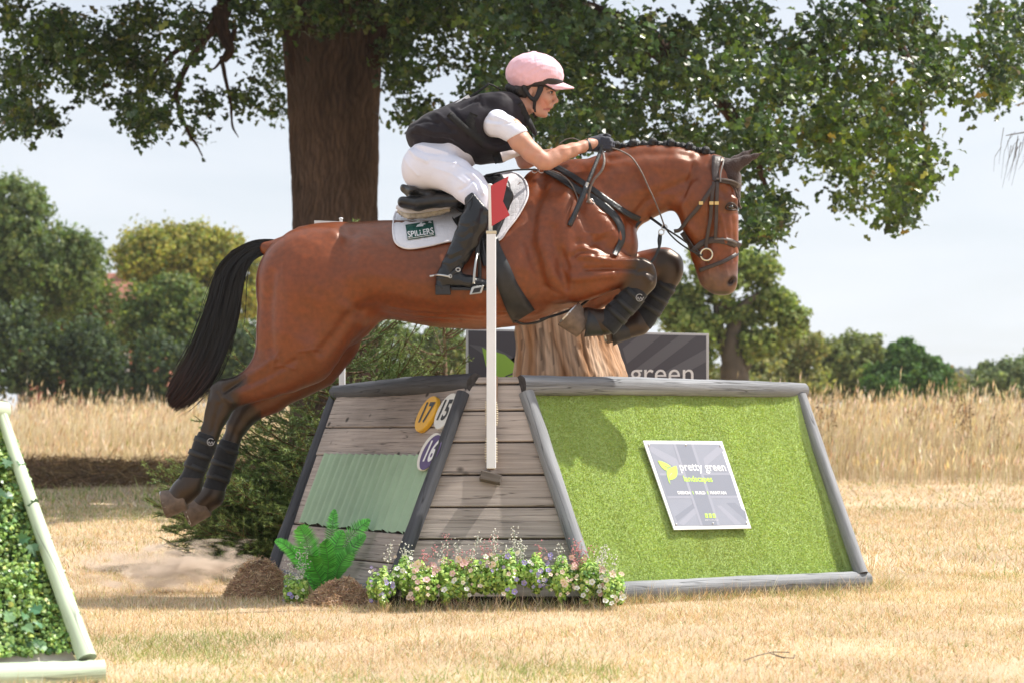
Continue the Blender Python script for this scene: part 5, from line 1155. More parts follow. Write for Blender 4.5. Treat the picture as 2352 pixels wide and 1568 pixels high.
# body protector ---------------------------------------------------
m_vest = mat('vest_cloth', (.019, .016, .022), .7, spec=.22, noise=(20, .2), bump=(16, .6), sheen=.1)
m_vest2 = mat('vest_side', (.008, .008, .009), .8, bump=(60, .4))
f = Field(YH, 915, 1250, 185, 405, -150, 140, 2.8)
f.chain([(968, 314, 0, 36, 1.9), (1000, 308, 0, 47, 1.8), (1050, 304, 0, 62, 1.55), (1098, 298, 0, 76, 1.28), (1124, 290, 0, 74, 1.22), (1150, 268, 0, 54, 1.5), (1172, 256, 0, 40, 1.5)], 14)
f.chain([(1120, 330, 0, 48, 1.7), (1148, 340, 0, 34, 1.9)], 12)
for sg in (-1, 1):
    f.chain([(1110, 246, sg*58, 30, .9), (1148, 244, sg*60, 28, .9), (1180, 252, sg*46, 22, .9), (1196, 278, sg*34, 20, .9)], 8)
    f.ell((1150, 292, sg*112), (43, 50, 52), 50, k=6, op='s')                        # arm holes
f.cone((1196, 236, 0), (1230, 214, 0), 30, 34, 1.1, k=6, op='s')                        # neck opening
X = f.x[:, None, None]; Z = f.z[None, :, None]
hem = np.interp(f.x, [915, 932, 949, 1008, 1040, 1072, 1113, 1148, 1184, 1250], [318, 330, 343, 352, 366, 383, 388, 379, 352, 340])[:, None, None]
f.f = np.maximum(f.f, (Z-hem)*.8)
vest = solid(f, m_vest, 'body_protector', rider, 1, disp=lambda L_, N_: sculpt(L_, N_+0, [([(1030, 252), (1068, 300), (1110, 350)], 4, -4), ([(960, 300), (1000, 318), (1050, 322)], 5, 4), ([(950, 318), (1000, 332), (1040, 338)], 5, -4), ([(985, 275), (1010, 300)], 6, -4), ([(1000, 270), (1030, 296), (1060, 312)], 5, 4), ([(940, 300), (975, 290), (1010, 296)], 4, -3.5), ([(1060, 262), (1080, 250), (1100, 246)], 4, -3.5), ([(955, 335), (1000, 345)], 3, 3), ([(1010, 282), (1040, 318)], 3.5, -3.5),
   ([(1040, 330), (1070, 345), (1100, 372)], 5, 3), ([(1020, 335), (1060, 360)], 4, -2.5), ([(1040, 275), (1075, 330)], 4, 2), ([(1100, 232), (1108, 258)], 3, -2), ([(1088, 250), (1100, 232), (1130, 226), (1160, 232)], 3, 2)], wlim=30)+N_*(pnoise(L_, .06, 5)*1.6)[:, None])
vf = f; vf.depthmap()
def vnear(u, v, off=3):
    w = vf.wat(u, v); return (-60 if w is None else w)-off
def vstrap(pts, width, mat_, name, parent, off=3, thick=3):
    C = catmull([(p[0], p[1], 0) for p in pts], 5); ws = np.array([vnear(p[0], p[1], off) for p in C]); ws = np.minimum(ws, np.convolve(np.pad(ws, 2, mode='edge'), np.ones(5)/5, 'valid'))
    return ribbon([(C[i, 0], C[i, 1], ws[i]) for i in range(len(C))], width, mat_, name, parent, thick, 1)
vstrap([(1031, 262), (1062, 290), (1096, 318), (1130, 345), (1144, 355)], 15, m_vest2, 'elastic_strap', vest, 5)
vstrap([(1100, 322), (1130, 340), (1165, 338), (1185, 330)], 15, m_vest, 'elastic_strap', vest, 5)
vstrap([(1140, 352), (1148, 374)], 22, m_vest2, 'buckle_patch', vest, 7)
vstrap([(1088, 262), (1080, 285), (1090, 310), (1120, 335)], 20, m_vest2, 'side_panel', vest, 1.5)
vstrap([(1192, 238), (1205, 262), (1220, 290), (1232, 312)], [18, 16, 14, 10], m_vest2, 'front_strap', vest, 3)
m_clear = mat('bib_pocket', (.62, .58, .60), .25)
ribbon([(1152, 362, -78), (1172, 356, -80), (1196, 350, -70)], [24, 20, 14], m_clear, 'bib_holder', vest, 2)
# number bib on the back
bib = []
BV = [(1119, 191.5), (1027, 251)]
d1 = Vector((1119-1034, 191-248, 0)); 
A1 = [P3(1034, 252, -44), P3(1120, 193, -44), P3(1120, 193, 44), P3(1034, 252, 44)]
V, Fs, G = box8([P3(1036, 258, -46), P3(1124, 197, -50), P3(1121, 192, -50), P3(1033, 253, -46), P3(1036, 258, 46), P3(1124, 197, 50), P3(1121, 192, 50), P3(1033, 253, 46)], .002)
bibo = obj('number_bib', V, Fs, m_vest2, vest)
ribbon([(1032, 257, -52), (1056, 240, -54), (1080, 224, -56)], [13, 17, 15], mat('bib_white', (.70, .70, .72), .5), 'bib_sheet', bibo, 2)
V, Fs = text_mesh('8', 1.0, .01); ca2, sa2 = math.cos(math.radians(-32)), math.sin(math.radians(-32))
obj('numeral', np.array([tuple(P3(1067+(x*24)*ca2-(-y*14)*sa2, 233+(x*24)*sa2+(-y*14)*ca2, -59)) for x, y, _ in V]), Fs, m_harn, bibo)
rope([(1119, 192, -44), (1135, 198, -44), (1150, 207, -40)], 2.2, m_harn, 'bib_tie', bibo)
# breeches ---------------------------------------------------
m_bre = mat('white_breeches', (.76, .77, .89), .8, noise=(10, .04), bump=(26, .12), sheen=.3)
f = Field(YH, 912, 1150, 325, 510, -185, 160, 2.9)
f.ell((974, 388, -34), (48, 54, 52), 30, k=0); f.ell((974, 388, 34), (48, 54, 52), 30, k=14)
f.chain([(985, 360, 0, 40, 1.9), (1040, 350, 0, 38, 1.9), (1070, 356, 0, 30, 1.9)], 12)
f.chain([(972, 380, -42, 45, .95), (1010, 389, -66, 42, .85), (1046, 405, -92, 38, .8), (1078, 430, -120, 35.5, .8), (1096, 450, -136, 30, .85), (1100, 476, -146, 22, .9)], 14)
f.chain([(972, 380, 42, 47, .95), (1040, 405, 88, 44, .8), (1090, 446, 116, 34, .85), (1096, 476, 122, 22, .9)], 14)
solid(f, m_bre, 'breeches', rider, 1, disp=lambda L_, N_: sculpt(L_, N_, [(p, r*.8, a*1.9) for p, r, a in [([(940, 350), (960, 372), (985, 385)], 5, 2.2), ([(1000, 400), (1040, 416), (1070, 440)], 2.5, 1.0), ([(1090, 440), (1102, 462), (1104, 480)], 2.5, 1.5), ([(930, 370), (945, 395), (965, 415)], 4, 1.0), ([(950, 345), (980, 362), (1010, 368)], 5, -2), ([(965, 345), (990, 352), (1030, 366)], 4, 1.8), ([(1085, 418), (1105, 438), (1112, 466)], 3, 1.8), ([(1075, 420), (1098, 444), (1104, 470)], 3, -1.6), ([(990, 380), (1050, 392), (1100, 425)], 1.6, 1.0), ([(1060, 455), (1078, 446), (1090, 432)], 4, -2)]]))
ff = f; ff.depthmap()
# tall boots ---------------------------------------------------
m_tall = mat('boot_leather', (.009, .010, .013), .27, spec=.5, noise=(12, .3), bump=(35, .35))
def tallboot(sg, w0):
    f = Field(YH, 985, 1150, 435, 690, w0-45, w0+45, 2.0)
    f.chain([(1090, 462, w0+10*0, 22, .95), (1098, 486, w0, 28, .98), (1089, 512, w0, 32, .98), (1073, 548, w0, 28.5, .98), (1054, 584, w0, 24.5, .95), (1038, 612, w0, 22, .9), (1031, 628, w0, 22, .9)], 8)
    f.chain([(1022, 640, w0, 21, .9), (1045, 643, w0, 18, .95), (1080, 650, w0, 15, 1.3), (1118, 655, w0, 12, 1.6)], 8)
    f.cone((1014, 656, w0), (1016, 664, w0), 14, 14, 1.1, k=4)
    Z = f.z[None, :, None]; X = f.x[:, None, None]
    kz = 1+w0*f.m/YH
    f.f = np.maximum(f.f, Z-(1000+(np.interp(X, [985, 1040, 1130], [673, 667, 664])-1000)*kz))
    topc = np.interp(f.x, [985, 1060, 1088, 1122, 1150], [470, 463, 443, 484, 500])[:, None, None]; f.f = np.maximum(f.f, (1000+(topc-1000)*kz)-Z)
    b = solid(f, m_tall, 'riding_boot', rider, 1, disp=lambda L_, N_: sculpt(L_, N_, [([(1020, 606), (1040, 612), (1060, 604)], 3, -2.2), ([(1016, 616), (1040, 622), (1062, 612)], 3, 1.8), ([(1022, 598), (1044, 602), (1064, 592)], 3.5, 2.0), ([(1026, 588), (1048, 590)], 3, -1.6), ([(1050, 560), (1070, 566), (1084, 556)], 4, -1.6), ([(1046, 548), (1072, 552), (1090, 540)], 4, 1.4), ([(1052, 530), (1080, 534)], 5, 1.6), ([(1054, 518), (1080, 522)], 4, -1.4)], wlim=200)+N_*(pnoise(L_, .1, 12)*.7)[:, None])
    m_sole = bpy.data.materials['black_rubber']
    V, Fs, G = box8([P3(*p) for p in ((1000, 678, w0-15), (1036, 678, w0-15), (1034, 655, w0-15), (1000, 655, w0-15), (1000, 678, w0+15), (1036, 678, w0+15), (1034, 655, w0+15), (1000, 655, w0+15))], .003); obj('boot_heel', V, Fs, m_sole, b)
    V, Fs, G = box8([P3(*p) for p in ((1036, 667, w0-17), (1122, 668, w0-19), (1122, 662, w0-19), (1036, 660, w0-17), (1036, 667, w0+17), (1122, 668, w0+19), (1122, 662, w0+19), (1036, 660, w0+17))], .002); obj('boot_sole', V, Fs, m_sole, b)
    return b
nb = tallboot(-1, -162); tallboot(1, 150)
# spur
sp = setp(empty('spur', P3(1010, 636, -185), 'silver spur with short neck strapped on the rider\'s near boot', 'spur'))
rope([(1034, 636, -190), (1022, 634, -189), (1008, 632, -184), (999, 633, -170), (1000, 634, -155), (1010, 634, -140)], 2.6, m_steel, 'spur_band', sp)
rope([(1000, 633, -166), (987, 635, -166)], 2.4, m_steel, 'spur_neck', sp)
rope([(1034+3.6*math.cos(t), 635+3.6*math.sin(t), -191) for t in np.linspace(0, 6.28, 12)], 1.2, m_steel, 'buckle', sp, n=2, sides=5)
rope([(1052+5*math.cos(t), 620+4*math.sin(t), -187) for t in np.linspace(0, 6.28, 12)], 1.5, m_steel, 'buckle', sp, n=2, sides=5)
ribbon([(1034, 634, -190), (1042, 626, -190), (1052, 619, -186), (1058, 612, -180)], 8, m_lea, 'spur_strap', sp, 2)
rope([(1086, 450, -180), (1076, 464, -190), (1068, 478, -190)], 1.2, m_rubber, 'boot_seam', nb)
# gloves ---------------------------------------------------
m_glove = mat('navy_glove', (.022, .026, .045), .7, bump=(90, .35), sheen=.3)
def glove(sx, wdir, w0, name):
    f = Field(YH, 1325, 1425, 295, 365, min(w0-30, w0-30), w0+30, 1.2)
    f.chain([(1343, 336, w0-6*wdir*-1*0, 13.5, .9), (1356, 333, w0, 13.5, .9), (1368, 331, w0, 16, .75), (1384, 330, w0, 17, .7), (1394, 330, w0, 14, .8)], 6)
    s_ = wdir
    for i, (bu, bv, r_) in enumerate(((1396, 321, 5.4), (1400, 327.5, 5.6), (1400, 334.5, 5.2), (1397, 341, 4.6))):
        Lf = (1.0, 1.08, 1.0, .82)[i]
        f.chain([(1386, bv-1, w0-s_*9, r_+.8), (bu+1*Lf, bv, w0-s_*10, r_), (bu+7*Lf, bv+2, w0-s_*2, r_*.95), (bu+3*Lf, bv+4, w0+s_*6, r_*.9), (bu-4, bv+4, w0+s_*8, r_*.85)], 1.2)
    f.chain([(1368, 322, w0-s_*2, 6.5), (1380, 315, w0+s_*1, 6.2), (1392, 312.5, w0+s_*2, 5.4), (1399, 314, w0+s_*1, 4.6)], 1.5)
    return solid(f, m_glove, name, rider, 1)
g1 = glove(1, 1, -48, 'glove'); g2 = glove(1, -1, 40, 'glove')
ribbon([(1345, 321, -70), (1351, 334, -74), (1355, 347, -68)], 13, mat('wrist_strap', (.012, .012, .013), .4), 'wrist_strap', g1, 3)
# riding whip
wh = empty('riding_whip', P3(1380, 340, -60), 'short black riding whip held upright in the rider\'s gloved hand', 'whip')
m_whip = mat('whip', (.03, .036, .045), .35, noise=(80, .4))
rope([(1390, 314, -52), (1384, 332, -58), (1378, 352, -64), (1362, 392, -92), (1350, 420, -104)], 4.4, mat('whip_grip', (.035, .037, .04), .5, bump=(200, .6)), 'grip', wh)
rope([(1350, 420, -104), (1348, 424, -104), (1346, 430, -105)], 5, m_alu, 'collar', wh)
rope([(1346, 430, -105), (1330, 470, -110), (1308, 519, -112)], 6, m_whip, 'shaft', wh)
rope([(1391, 312, -50), (1390, 309, -50)], 7, m_harn, 'knob', wh)
# ================= CORNER FENCE =================
fence = empty('corner_fence', (-.1, 8.6, 0), 'corner-shaped cross-country fence of grey logs, weathered planks and green turf panel under the horse', 'jump fence')
m_glog = mat('grey_painted_log', (.25, .258, .275), .72, spec=.35, grain=(3.0, 42, .30, .9))
m_plank = mat('weathered_plank', (.39, .335, .30), .85, spec=.2, grain=(2.2, 70, .30, .6, 1))
m_dlog = mat('dark_log', (.070, .073, .084), .7, spec=.3, grain=(3.0, 42, .35, .9))  # same log grain in a much darker blue-grey, for left-arm logs
m_endg = mat('end_grain', (.05, .045, .045), .9, noise=(60, .4))
def plane(a, b, c):
    n = (b-a).cross(c-a).normalized();
    if n.y > 0: n = -n
    return a, n
def onp(pl, u, v, off=0.0):
    p0, n = pl; p0 = p0+n*off; o = Vector((0, 0, H)); d = Vector(((u-1176)/F, 1, (1000-v)/F)); t = (p0-o).dot(n)/d.dot(n); return o+d*t
PC = plane(W(903, 1390, 8.35), W(1349, 1390, 8.35), W(1140, 860, 8.68))
PR = plane(W(1350, 1380, 8.36), W(1975, 1330, 9.26), W(1208, 882, 8.69))
PL = plane(W(890, 1380, 8.35), W(634, 1301, 9.68), W(1066, 885, 8.70))
m_mint_g = [mat('mint_paint', (.56, .66, .48), .55, noise=(6, .05), grain=(2, 22, .05, .35))]
def log(P, r, name, mat_=None, seed=0, n=16, parent=None, segs=10, wob=.05):
    C = catmull(P, segs) if len(P) > 2 else np.array([np.array(P[0])+(np.array(P[1])-np.array(P[0]))*t for t in np.linspace(0, 1, segs+1)])
    rr = np.interp(np.linspace(0, 1, len(C)), np.linspace(0, 1, len(r)), r); V, Fs, G = tube(C, rr, n, True, seed=seed, wob=wob)
    me_ends = Fs[-2:]; o = obj(name, V, Fs[:-2], mat_ or m_glog, parent or fence, True, gr=G)
    obj('log_end', V[:n], [tuple(range(n-1, -1, -1))], m_endg if mat_ is not m_mint_g[0] else mat_, o); obj('log_end', V[-n:], [tuple(range(n))], m_endg if mat_ is not m_mint_g[0] else mat_, o)
    return o
log([W(1196, 884, 8.66), W(1500, 887, 9.07), W(1846, 896, 9.62)], [.044, .041, .037], 'log', seed=1)
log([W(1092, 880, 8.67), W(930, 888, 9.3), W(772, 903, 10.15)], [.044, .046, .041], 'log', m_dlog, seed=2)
log([W(1209, 902, 8.66), W(1370, 1392, 8.31)], [.034, .036], 'log', seed=3)
log([W(1838, 908, 9.58), W(1978, 1318, 9.22)], [.030, .032], 'log', seed=4)
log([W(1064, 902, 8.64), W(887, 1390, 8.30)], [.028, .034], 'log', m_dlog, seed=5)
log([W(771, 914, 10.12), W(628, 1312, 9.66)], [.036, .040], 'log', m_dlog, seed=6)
log([W(1380, 1361, 8.36), W(1700, 1343, 8.78), W(1990, 1330, 9.26)], [.043, .041, .040], 'log', seed=7)
log([W(634, 1322, 9.66), W(760, 1340, 9.1), W(884, 1368, 8.4)], [.038, .038, .038], 'log', seed=8)
log([W(1362, 1385, 8.42), W(1700, 1361, 8.83), W(1984, 1345, 9.33)], [.030, .030, .030], 'skid', mat('bare_timber', (.20, .10, .05), .9, grain=(3, 50, .3, .5)), seed=9)
def plank(pl, q, name='plank', th=.024, off=0.0, mat_=None, seed=None, bev=.003, parent=None, label=None):
    """board from the seen corners q = bl, br, tr, tl on a plane"""
    n = pl[1]; fr = [onp(pl, *p, off) for p in q]; bk = [p-n*th for p in fr]
    V, Fs, G = box8(fr+bk, bev, R.uniform(0, 90) if seed is None else seed)
    return obj(name, V, Fs, mat_ or m_plank, parent or fence, gr=G, label=label)
def cu(v): return 1092-(v-858)*.359
def cv(v): return 1192+(v-905)*.327
rows = [863, 882, 943, 1015, 1090, 1164, 1237, 1308, 1384]
for a, b in zip(rows[:-1], rows[1:]):
    o_ = R.uniform(-.002, .002)
    plank(PC, ((cu(b)-12, b-2), (cv(b)+14, b-4), (cv(a)+10, a+1), (cu(a)-8, a+2)), off=o_)
def lu(v): return 771-(v-912)*.352
def lv(v): return 1066-(v-895)*.359
for (a, a2, b, b2) in ((902, 884, 980, 978), (983, 981, 1043, 1047), (1203, 1227, 1266, 1293), (1269, 1296, 1312, 1352)):
    plank(PL, ((lu(b), b), (lv(b2), b2), (lv(a2), a2), (lu(a), a)), off=R.uniform(-.002, .002))
plank(PL, ((lu(1200)+3, 1200), (lu(1200)+28, 1202), (lu(1044)+26, 1044), (lu(1044)+3, 1044)), 'batten', off=-.001)
# boards closing the back
m_back = mat('backing_board', (.10, .075, .06), .9)
for pl, q in ((PC, ((890, 1386), (1360, 1386), (1200, 870), (1088, 870))), (PL, ((640, 1310), (900, 1380), (1070, 890), (775, 905)))):
    plank(pl, q, 'backing', .01, -.028, m_back)
# corrugated green sheet
m_corr = mat('mint_corrugated', (.33, .46, .31), .6, noise=(9, .08), bump=(30, .15))
n1, n2 = 230, 8; V = []; Fs = []
nP = PL[1]
for j in range(n2+1):
    t = j/n2; a = onp(PL, 750+(691-750)*t, 1043+(1201-1043)*t); b = onp(PL, lv(1047)+(lv(1226)-lv(1047))*t, 1047+(1226-1047)*t)
    for i in range(n1+1):
        s = i/n1; p = a+(b-a)*s; V.append(tuple(p+nP*(.010+.009*math.sin(s*2*math.pi*17)+.0015*math.sin(s*60+t*3))-Vector((0, 0, 1))*.004*math.sin(s*150)*(t == 1)))
for j in range(n2):
    for i in range(n1): q = j*(n1+1)+i; Fs.append((q, q+1, q+n1+2, q+n1+1))
obj('corrugated_sheet', V, Fs, m_corr, fence, True)
# numbered discs
def disc(pl, u, v, r, th, off, name, col, rim=None, parent=None):
    n = pl[1]; c = onp(pl, u, v, off); up = (onp(pl, u, v-40, off)-c); 
    along = n.cross(Vector((0, 0, 1))).normalized(); up = along.cross(n).normalized()
    if up.z < 0: up = -up
    if along.x < 0: along = -along
    K = 40; V = []; Fs = []
    for (rr, d) in ((r*.97, th), (r, th*.8), (r, 0)):
        for k in range(K): a = 2*math.pi*k/K; V.append(tuple(c+along*math.cos(a)*rr+up*math.sin(a)*rr+n*d))
    Fs.append(tuple(range(K)))
    for j in range(2):
        for k in range(K): Fs.append((j*K+k, j*K+(k+1) % K, (j+1)*K+(k+1) % K, (j+1)*K+k))
    o = obj(name, V, Fs, mat('disc_'+name+str(int(u)), col, .5, noise=(12, .06)), parent or fence); return o, c+n*th, along, up, n
def on_disc(s, d, size, col, mx=1.0, bold=.03, dx=0, dy=0):
    o, c, al, up, n = d; V, Fs = text_mesh(s, size, bold*size)
    V = [tuple(c+al*(x*mx+dx)+up*(y+dy)+n*.0016) for x, y, _ in V]; mm = bpy.data.materials.get('num'+str(col)) or mat('num'+str(col), col, .5); obj('numeral', V, Fs, mm, o)
d1 = disc(PL, 986, 953, .088, .020, .004, 'number_disc', (.80, .44, .03)); on_disc('17', d1, .135, (.03, .035, .03), .85); d1[0]['label'] = 'yellow number 17 disc'
d2 = disc(PL, 1030, 947, .088, .018, .004, 'number_disc', (.72, .72, .68)); on_disc('15', d2, .135, (.02, .02, .02), .85, dx=-.012); d2[0]['label'] = 'white number disc partly behind the post'
d3 = disc(PL, 989, 1038, .090, .012, .024, 'number_disc', (.75, .72, .66)); d3[0]['label'] = 'purple number 16 disc'
d3b = disc(PL, 989, 1038, .083, .002, .0365, 'disc_face', (.085, .05, .16), parent=d3[0]); on_disc('16', d3b, .135, (.75, .75, .75), .85)
# turf panel
def bil(c, s, t): return c[0]*(1-s)*(1-t)+c[1]*s*(1-t)+c[2]*s*t+c[3]*(1-s)*t
nR = PR[1]; TC = [onp(PR, 1376, 1352, -.012), onp(PR, 1972, 1328, -.012), onp(PR, 1834, 900, -.012), onp(PR, 1216, 892, -.012)]
n1, n2 = 110, 80; V = []; Fs = []
def tw(s, t): return .006*math.sin(s*9+t*4)*math.sin(t*7+s*3)+.005*math.exp(-((s-.36+.2*(t-.3))/.03)**2)*(t < .42)-.004*math.exp(-((s-.45-.25*(t-.2))/.02)**2)*(t < .4)+.022*np.clip((s-.955)/.03, 0, 1)+.003*math.sin(s*41)*math.sin(t*2)
for j in range(n2+1):
    for i in range(n1+1): s, t_ = i/n1, j/n2; V.append(tuple(bil(TC, s, t_)+nR*tw(s, t_)))
for j in range(n2):
    for i in range(n1): q = j*(n1+1)+i; Fs.append((q, q+1, q+n1+2, q+n1+1))
m_turf = mat('turf_backing', (.40, .53, .17), .9, noise=(60, .12), bump=(250, .8)); tp = obj('turf_panel', V, Fs, m_turf, fence, True)
rs = np.random.default_rng(31); n = 150000; s = rs.uniform(0, 1, n); t_ = rs.uniform(0, 1, n)
c = np.array([tuple(p) for p in TC]); P = c[0]*((1-s)*(1-t_))[:, None]+c[1]*(s*(1-t_))[:, None]+c[2]*(s*t_)[:, None]+c[3]*((1-s)*t_)[:, None]
sg = np.array([[tw(a, b) for a in np.linspace(0, 1, 111)] for b in np.linspace(0, 1, 81)]); ii = np.clip((s*110).astype(int), 0, 110); jj = np.clip((t_*80).astype(int), 0, 80)
nv = np.array(nR[:]); P = P+nv*sg[jj, ii][:, None]; side = rs.normal(size=(n, 3)); side -= nv*(side@nv)[:, None]; side /= np.linalg.norm(side, axis=1)[:, None]; tipd = nv+rs.normal(0, .5, (n, 3)); tipd[:, 2] -= .2
L_ = rs.uniform(.0035, .0065, n)[:, None]; w_ = .0019
V = np.stack([P-side*w_, P+side*w_, P+tipd*L_], 1).reshape(-1, 3); Fa = np.arange(n*3).reshape(-1, 3)
colT = pick([(.46, .56, .20, 4), (.42, .52, .17, 3), (.50, .60, .25, 2), (.60, .68, .38, .3)], n, rs, .05)*(1+.10*nz2(s*12, t_*9, 1.0, 3))[:, None]
wr = np.exp(-((s-.47)/.12)**2-((t_-.18)/.1)**2); colT = colT*(1-.25*wr[:, None])+np.array([.34, .30, .15])*(.25*wr)[:, None]
obj('turf_pile', V, Fa, mat('turf_fibre', attr=True, rough=.6, spec=.3, trans=.35), tp, False, col=np.repeat(np.clip(colT, 0, 1), 3, 0), kind='stuff')
# sponsor sign (crop coordinates cx, cy of the sign)
def SG(cx, cy, off=.0): return onp(PR, (2500+cx/3.409)/1.7415, (1700+cy/3.409)/1.7415, .014+off)
m_alu_w = mat('sign_white', (.80, .80, .82), .35); m_sgrey = mat('sign_grey', (.30, .315, .375), .28, spec=.5, noise=(8, .04)); m_lt = mat('sign_light', (.345, .355, .42), .28, spec=.5); m_dk = mat('sign_dark', (.255, .27, .325), .28, spec=.5)
m_lime = mat('sign_lime', (.56, .86, .12), .4); m_wt = mat('sign_lettering', (.82, .82, .84), .4)
fr = [SG(670, 1420), SG(1725, 1400), SG(1325, 212), SG(245, 203)]; V, Fs, G = box8(fr+[p-nR*.006 for p in fr], .0008); sign = obj('sign_board', V, Fs, m_alu_w, fence, label='silver grey advertising sign with lime leaf logo')
def flat(pts, off, m_, name, parent=None): return obj(name, [tuple(SG(x, y, off)) for x, y in pts], [tuple(range(len(pts)))], m_, parent or sign)
flat([(688, 1368), (1668, 1356), (1292, 256), (302, 248)], .0008, m_sgrey, 'print_field')
def st(pts, m_, off=.0014): flat(pts, off, m_, 'flag_stripe')
st([(690, 252), (900, 254), (1262, 1360), (1062, 1364)], m_dk); st([(655, 252), (690, 252), (1062, 1364), (1030, 1366)], m_lt); st([(900, 254), (935, 254), (1295, 1360), (1262, 1360)], m_lt)
st([(478, 678), (1440, 672), (1532, 955), (575, 960)], m_dk, .0011); st([(470, 650), (1432, 645), (1440, 672), (478, 678)], m_lt, .0012); st([(575, 960), (1532, 955), (1541, 985), (585, 990)], m_lt, .0012)
st([(345, 270), (700, 450), (790, 640), (340, 350)], m_lt, .001); st([(1290, 262), (1065, 450), (1095, 560), (1350, 340)], m_lt, .001)
st([(935, 1055), (680, 1240), (715, 1310), (985, 1090)], m_dk, .001); st([(985, 1090), (730, 1330), (800, 1360), (1010, 1160)], m_lt, .001); st([(1380, 1055), (1500, 1050), (1640, 1170), (1665, 1300)], m_dk, .001); st([(1250, 1090), (1310, 1090), (1600, 1350), (1500, 1352)], m_lt, .001)
def sgtext(s, cx, cy, wd, ht, m_, bold=.0, off=.0020):
    V, Fs = text_mesh(s, 1.0, bold); w0 = V[:, 0].max()-V[:, 0].min(); h0 = V[:, 1].max()-V[:, 1].min(); xm = (V[:, 0].max()+V[:, 0].min())/2; ym = (V[:, 1].max()+V[:, 1].min())/2
    return obj('lettering', [tuple(SG(cx+(x-xm)/w0*wd+(-(y-ym)/h0*ht)*.335, cy+(x-xm)/w0*wd*.012-(y-ym)/h0*ht, off)) for x, y, _ in V], Fs, m_, sign)
sgtext('pretty green', 1063, 588, 625, 132, m_wt, .012); sgtext('landscapes', 998, 737, 385, 104, m_lime, .02)
sgtext('DESIGN', 805, 915, 175, 44, m_wt, .035); sgtext('BUILD', 1028, 915, 135, 44, m_wt, .035); sgtext('MAINTAIN', 1270, 915, 220, 44, m_wt, .035); sgtext('I', 928, 915, 8, 44, m_lime, .02); sgtext('I', 1128, 915, 8, 44, m_lime, .02)
flat([(448, 478), (490, 483), (560, 510), (600, 535), (625, 556), (605, 568), (588, 575), (572, 592), (565, 614), (540, 603), (500, 570), (470, 525)], .0022, m_lime, 'leaf_logo')
flat([(698, 546), (712, 590), (716, 640), (708, 690), (680, 722), (640, 738), (612, 740), (612, 770), (620, 802), (596, 760), (578, 700), (568, 650), (570, 615), (590, 585), (640, 566)], .0022, m_lime, 'leaf_logo')
V, Fs, G = tube([SG(640, 648, .0026), SG(612, 680, .0026), SG(602, 710, .0026), SG(606, 750, .0026)], .0012, 4); obj('leaf_vein', V, Fs, m_sgrey, sign)
V, Fs, G = tube([SG(540, 548, .0026), SG(565, 558, .0026), SG(592, 572, .0026)], .001, 4); obj('leaf_vein', V, Fs, m_sgrey, sign)
for cx, s_ in ((1108, 'o'), (1160, 'f'), (1212, 'd')):
    flat([(cx-22, 1198), (cx+14, 1198), (cx+28, 1258), (cx-8, 1258)], .0022, m_lime, 'icon'); sgtext(s_, cx+3, 1228, 14, 30, m_sgrey, .02, .0030)
sgtext('@PRETTYGREENCOM', 1182, 1288, 185, 16, m_wt, .0)
for cx, cy in ((325, 270), (828, 266), (1298, 280), (698, 1348), (1196, 1334), (1660, 1332)):
    c_ = SG(cx, cy, .003); V = []; K = 8
    for k in range(K): a = 2*math.pi*k/K; V.append(tuple(c_+Vector((math.cos(a)*.0045, 0, math.sin(a)*.0045))+nR*.000))
    V.append(tuple(c_+nR*.003)); obj('screw', V, [(k, (k+1) % K, K) for k in range(K)], m_steel if 'm_steel' in globals() else mat('screw_metal', (.5, .5, .5), .4, metal=1), sign)
# pole backing board, block
m_newwood = mat('new_timber', (.46, .30, .19), .8, grain=(3, 60, .2, .4))
plank(PC, ((1118, 1075), (1136, 1075), (1144, 862), (1128, 862)), 'batten', .022, .024, m_newwood)
plank(PC, ((1101, 1098), (1148, 1108), (1153, 1090), (1106, 1078)), 'wood_block', .04, .044, mat('dark_block', (.12, .10, .085), .9, grain=(3, 60, .3, .5)))
# ---------------- flag poles
def flagpole(name, x, y, half, z0, z1, zt, flagpts, fcol, label, group, bind=(), lean=0.0):
    t = empty(name, (x, y, z0), label, 'flag', group); m_w = bpy.data.materials.get('white_pole') or mat('white_pole', (.80, .82, .86), .4, noise=(6, .04), bump=(40, .05))
    V, Fs, G = box8([(x-half, y-half, z0), (x+half, y-half, z0), (x+half+lean, y-half, z1), (x-half+lean, y-half, z1), (x-half, y+half, z0), (x+half, y+half, z0), (x+half+lean, y+half, z1), (x-half+lean, y+half, z1)], .003); obj('pole', V, Fs, m_w, t)
    V, Fs, G = box8([(x-half*1.1+lean, y-half*1.1, z1), (x+half*1.1+lean, y-half*1.1, z1), (x+half*1.1+lean, y-half*1.1, z1+.012), (x-half*1.1+lean, y-half*1.1, z1+.012), (x-half*1.1+lean, y+half*1.1, z1), (x+half*1.1+lean, y+half*1.1, z1), (x+half*1.1+lean, y+half*1.1, z1+.012), (x-half*1.1+lean, y+half*1.1, z1+.012)], .002); obj('cap', V, Fs, mat('pole_cap', (.62, .55, .40), .5) if 'pole_cap' not in bpy.data.materials else bpy.data.materials['pole_cap'], t)
    V, Fs, G = tube([(x+lean-.003, y, z1), (x+lean-.006, y, zt-.006), (x+lean-.006, y, zt-.004), (x+lean-.006, y, zt+.002), (x+lean-.006, y, zt+.006)], [.0085, .0075, .0075, .012, .007], 10); obj('rod', V, Fs, m_w, t, True)
    n = len(flagpts); V = [(p.x, y-.006, p.z) for p in flagpts]+[(p.x, y+.006, p.z) for p in flagpts]
    Fs = [tuple(range(n)), tuple(range(2*n-1, n-1, -1))]+[(k, n+k, n+(k+1) % n, (k+1) % n) for k in range(n)]
    obj('flag', V, Fs, mat(name+'_flag_paint', fcol, .45, noise=(8, .05)), t)
    return t
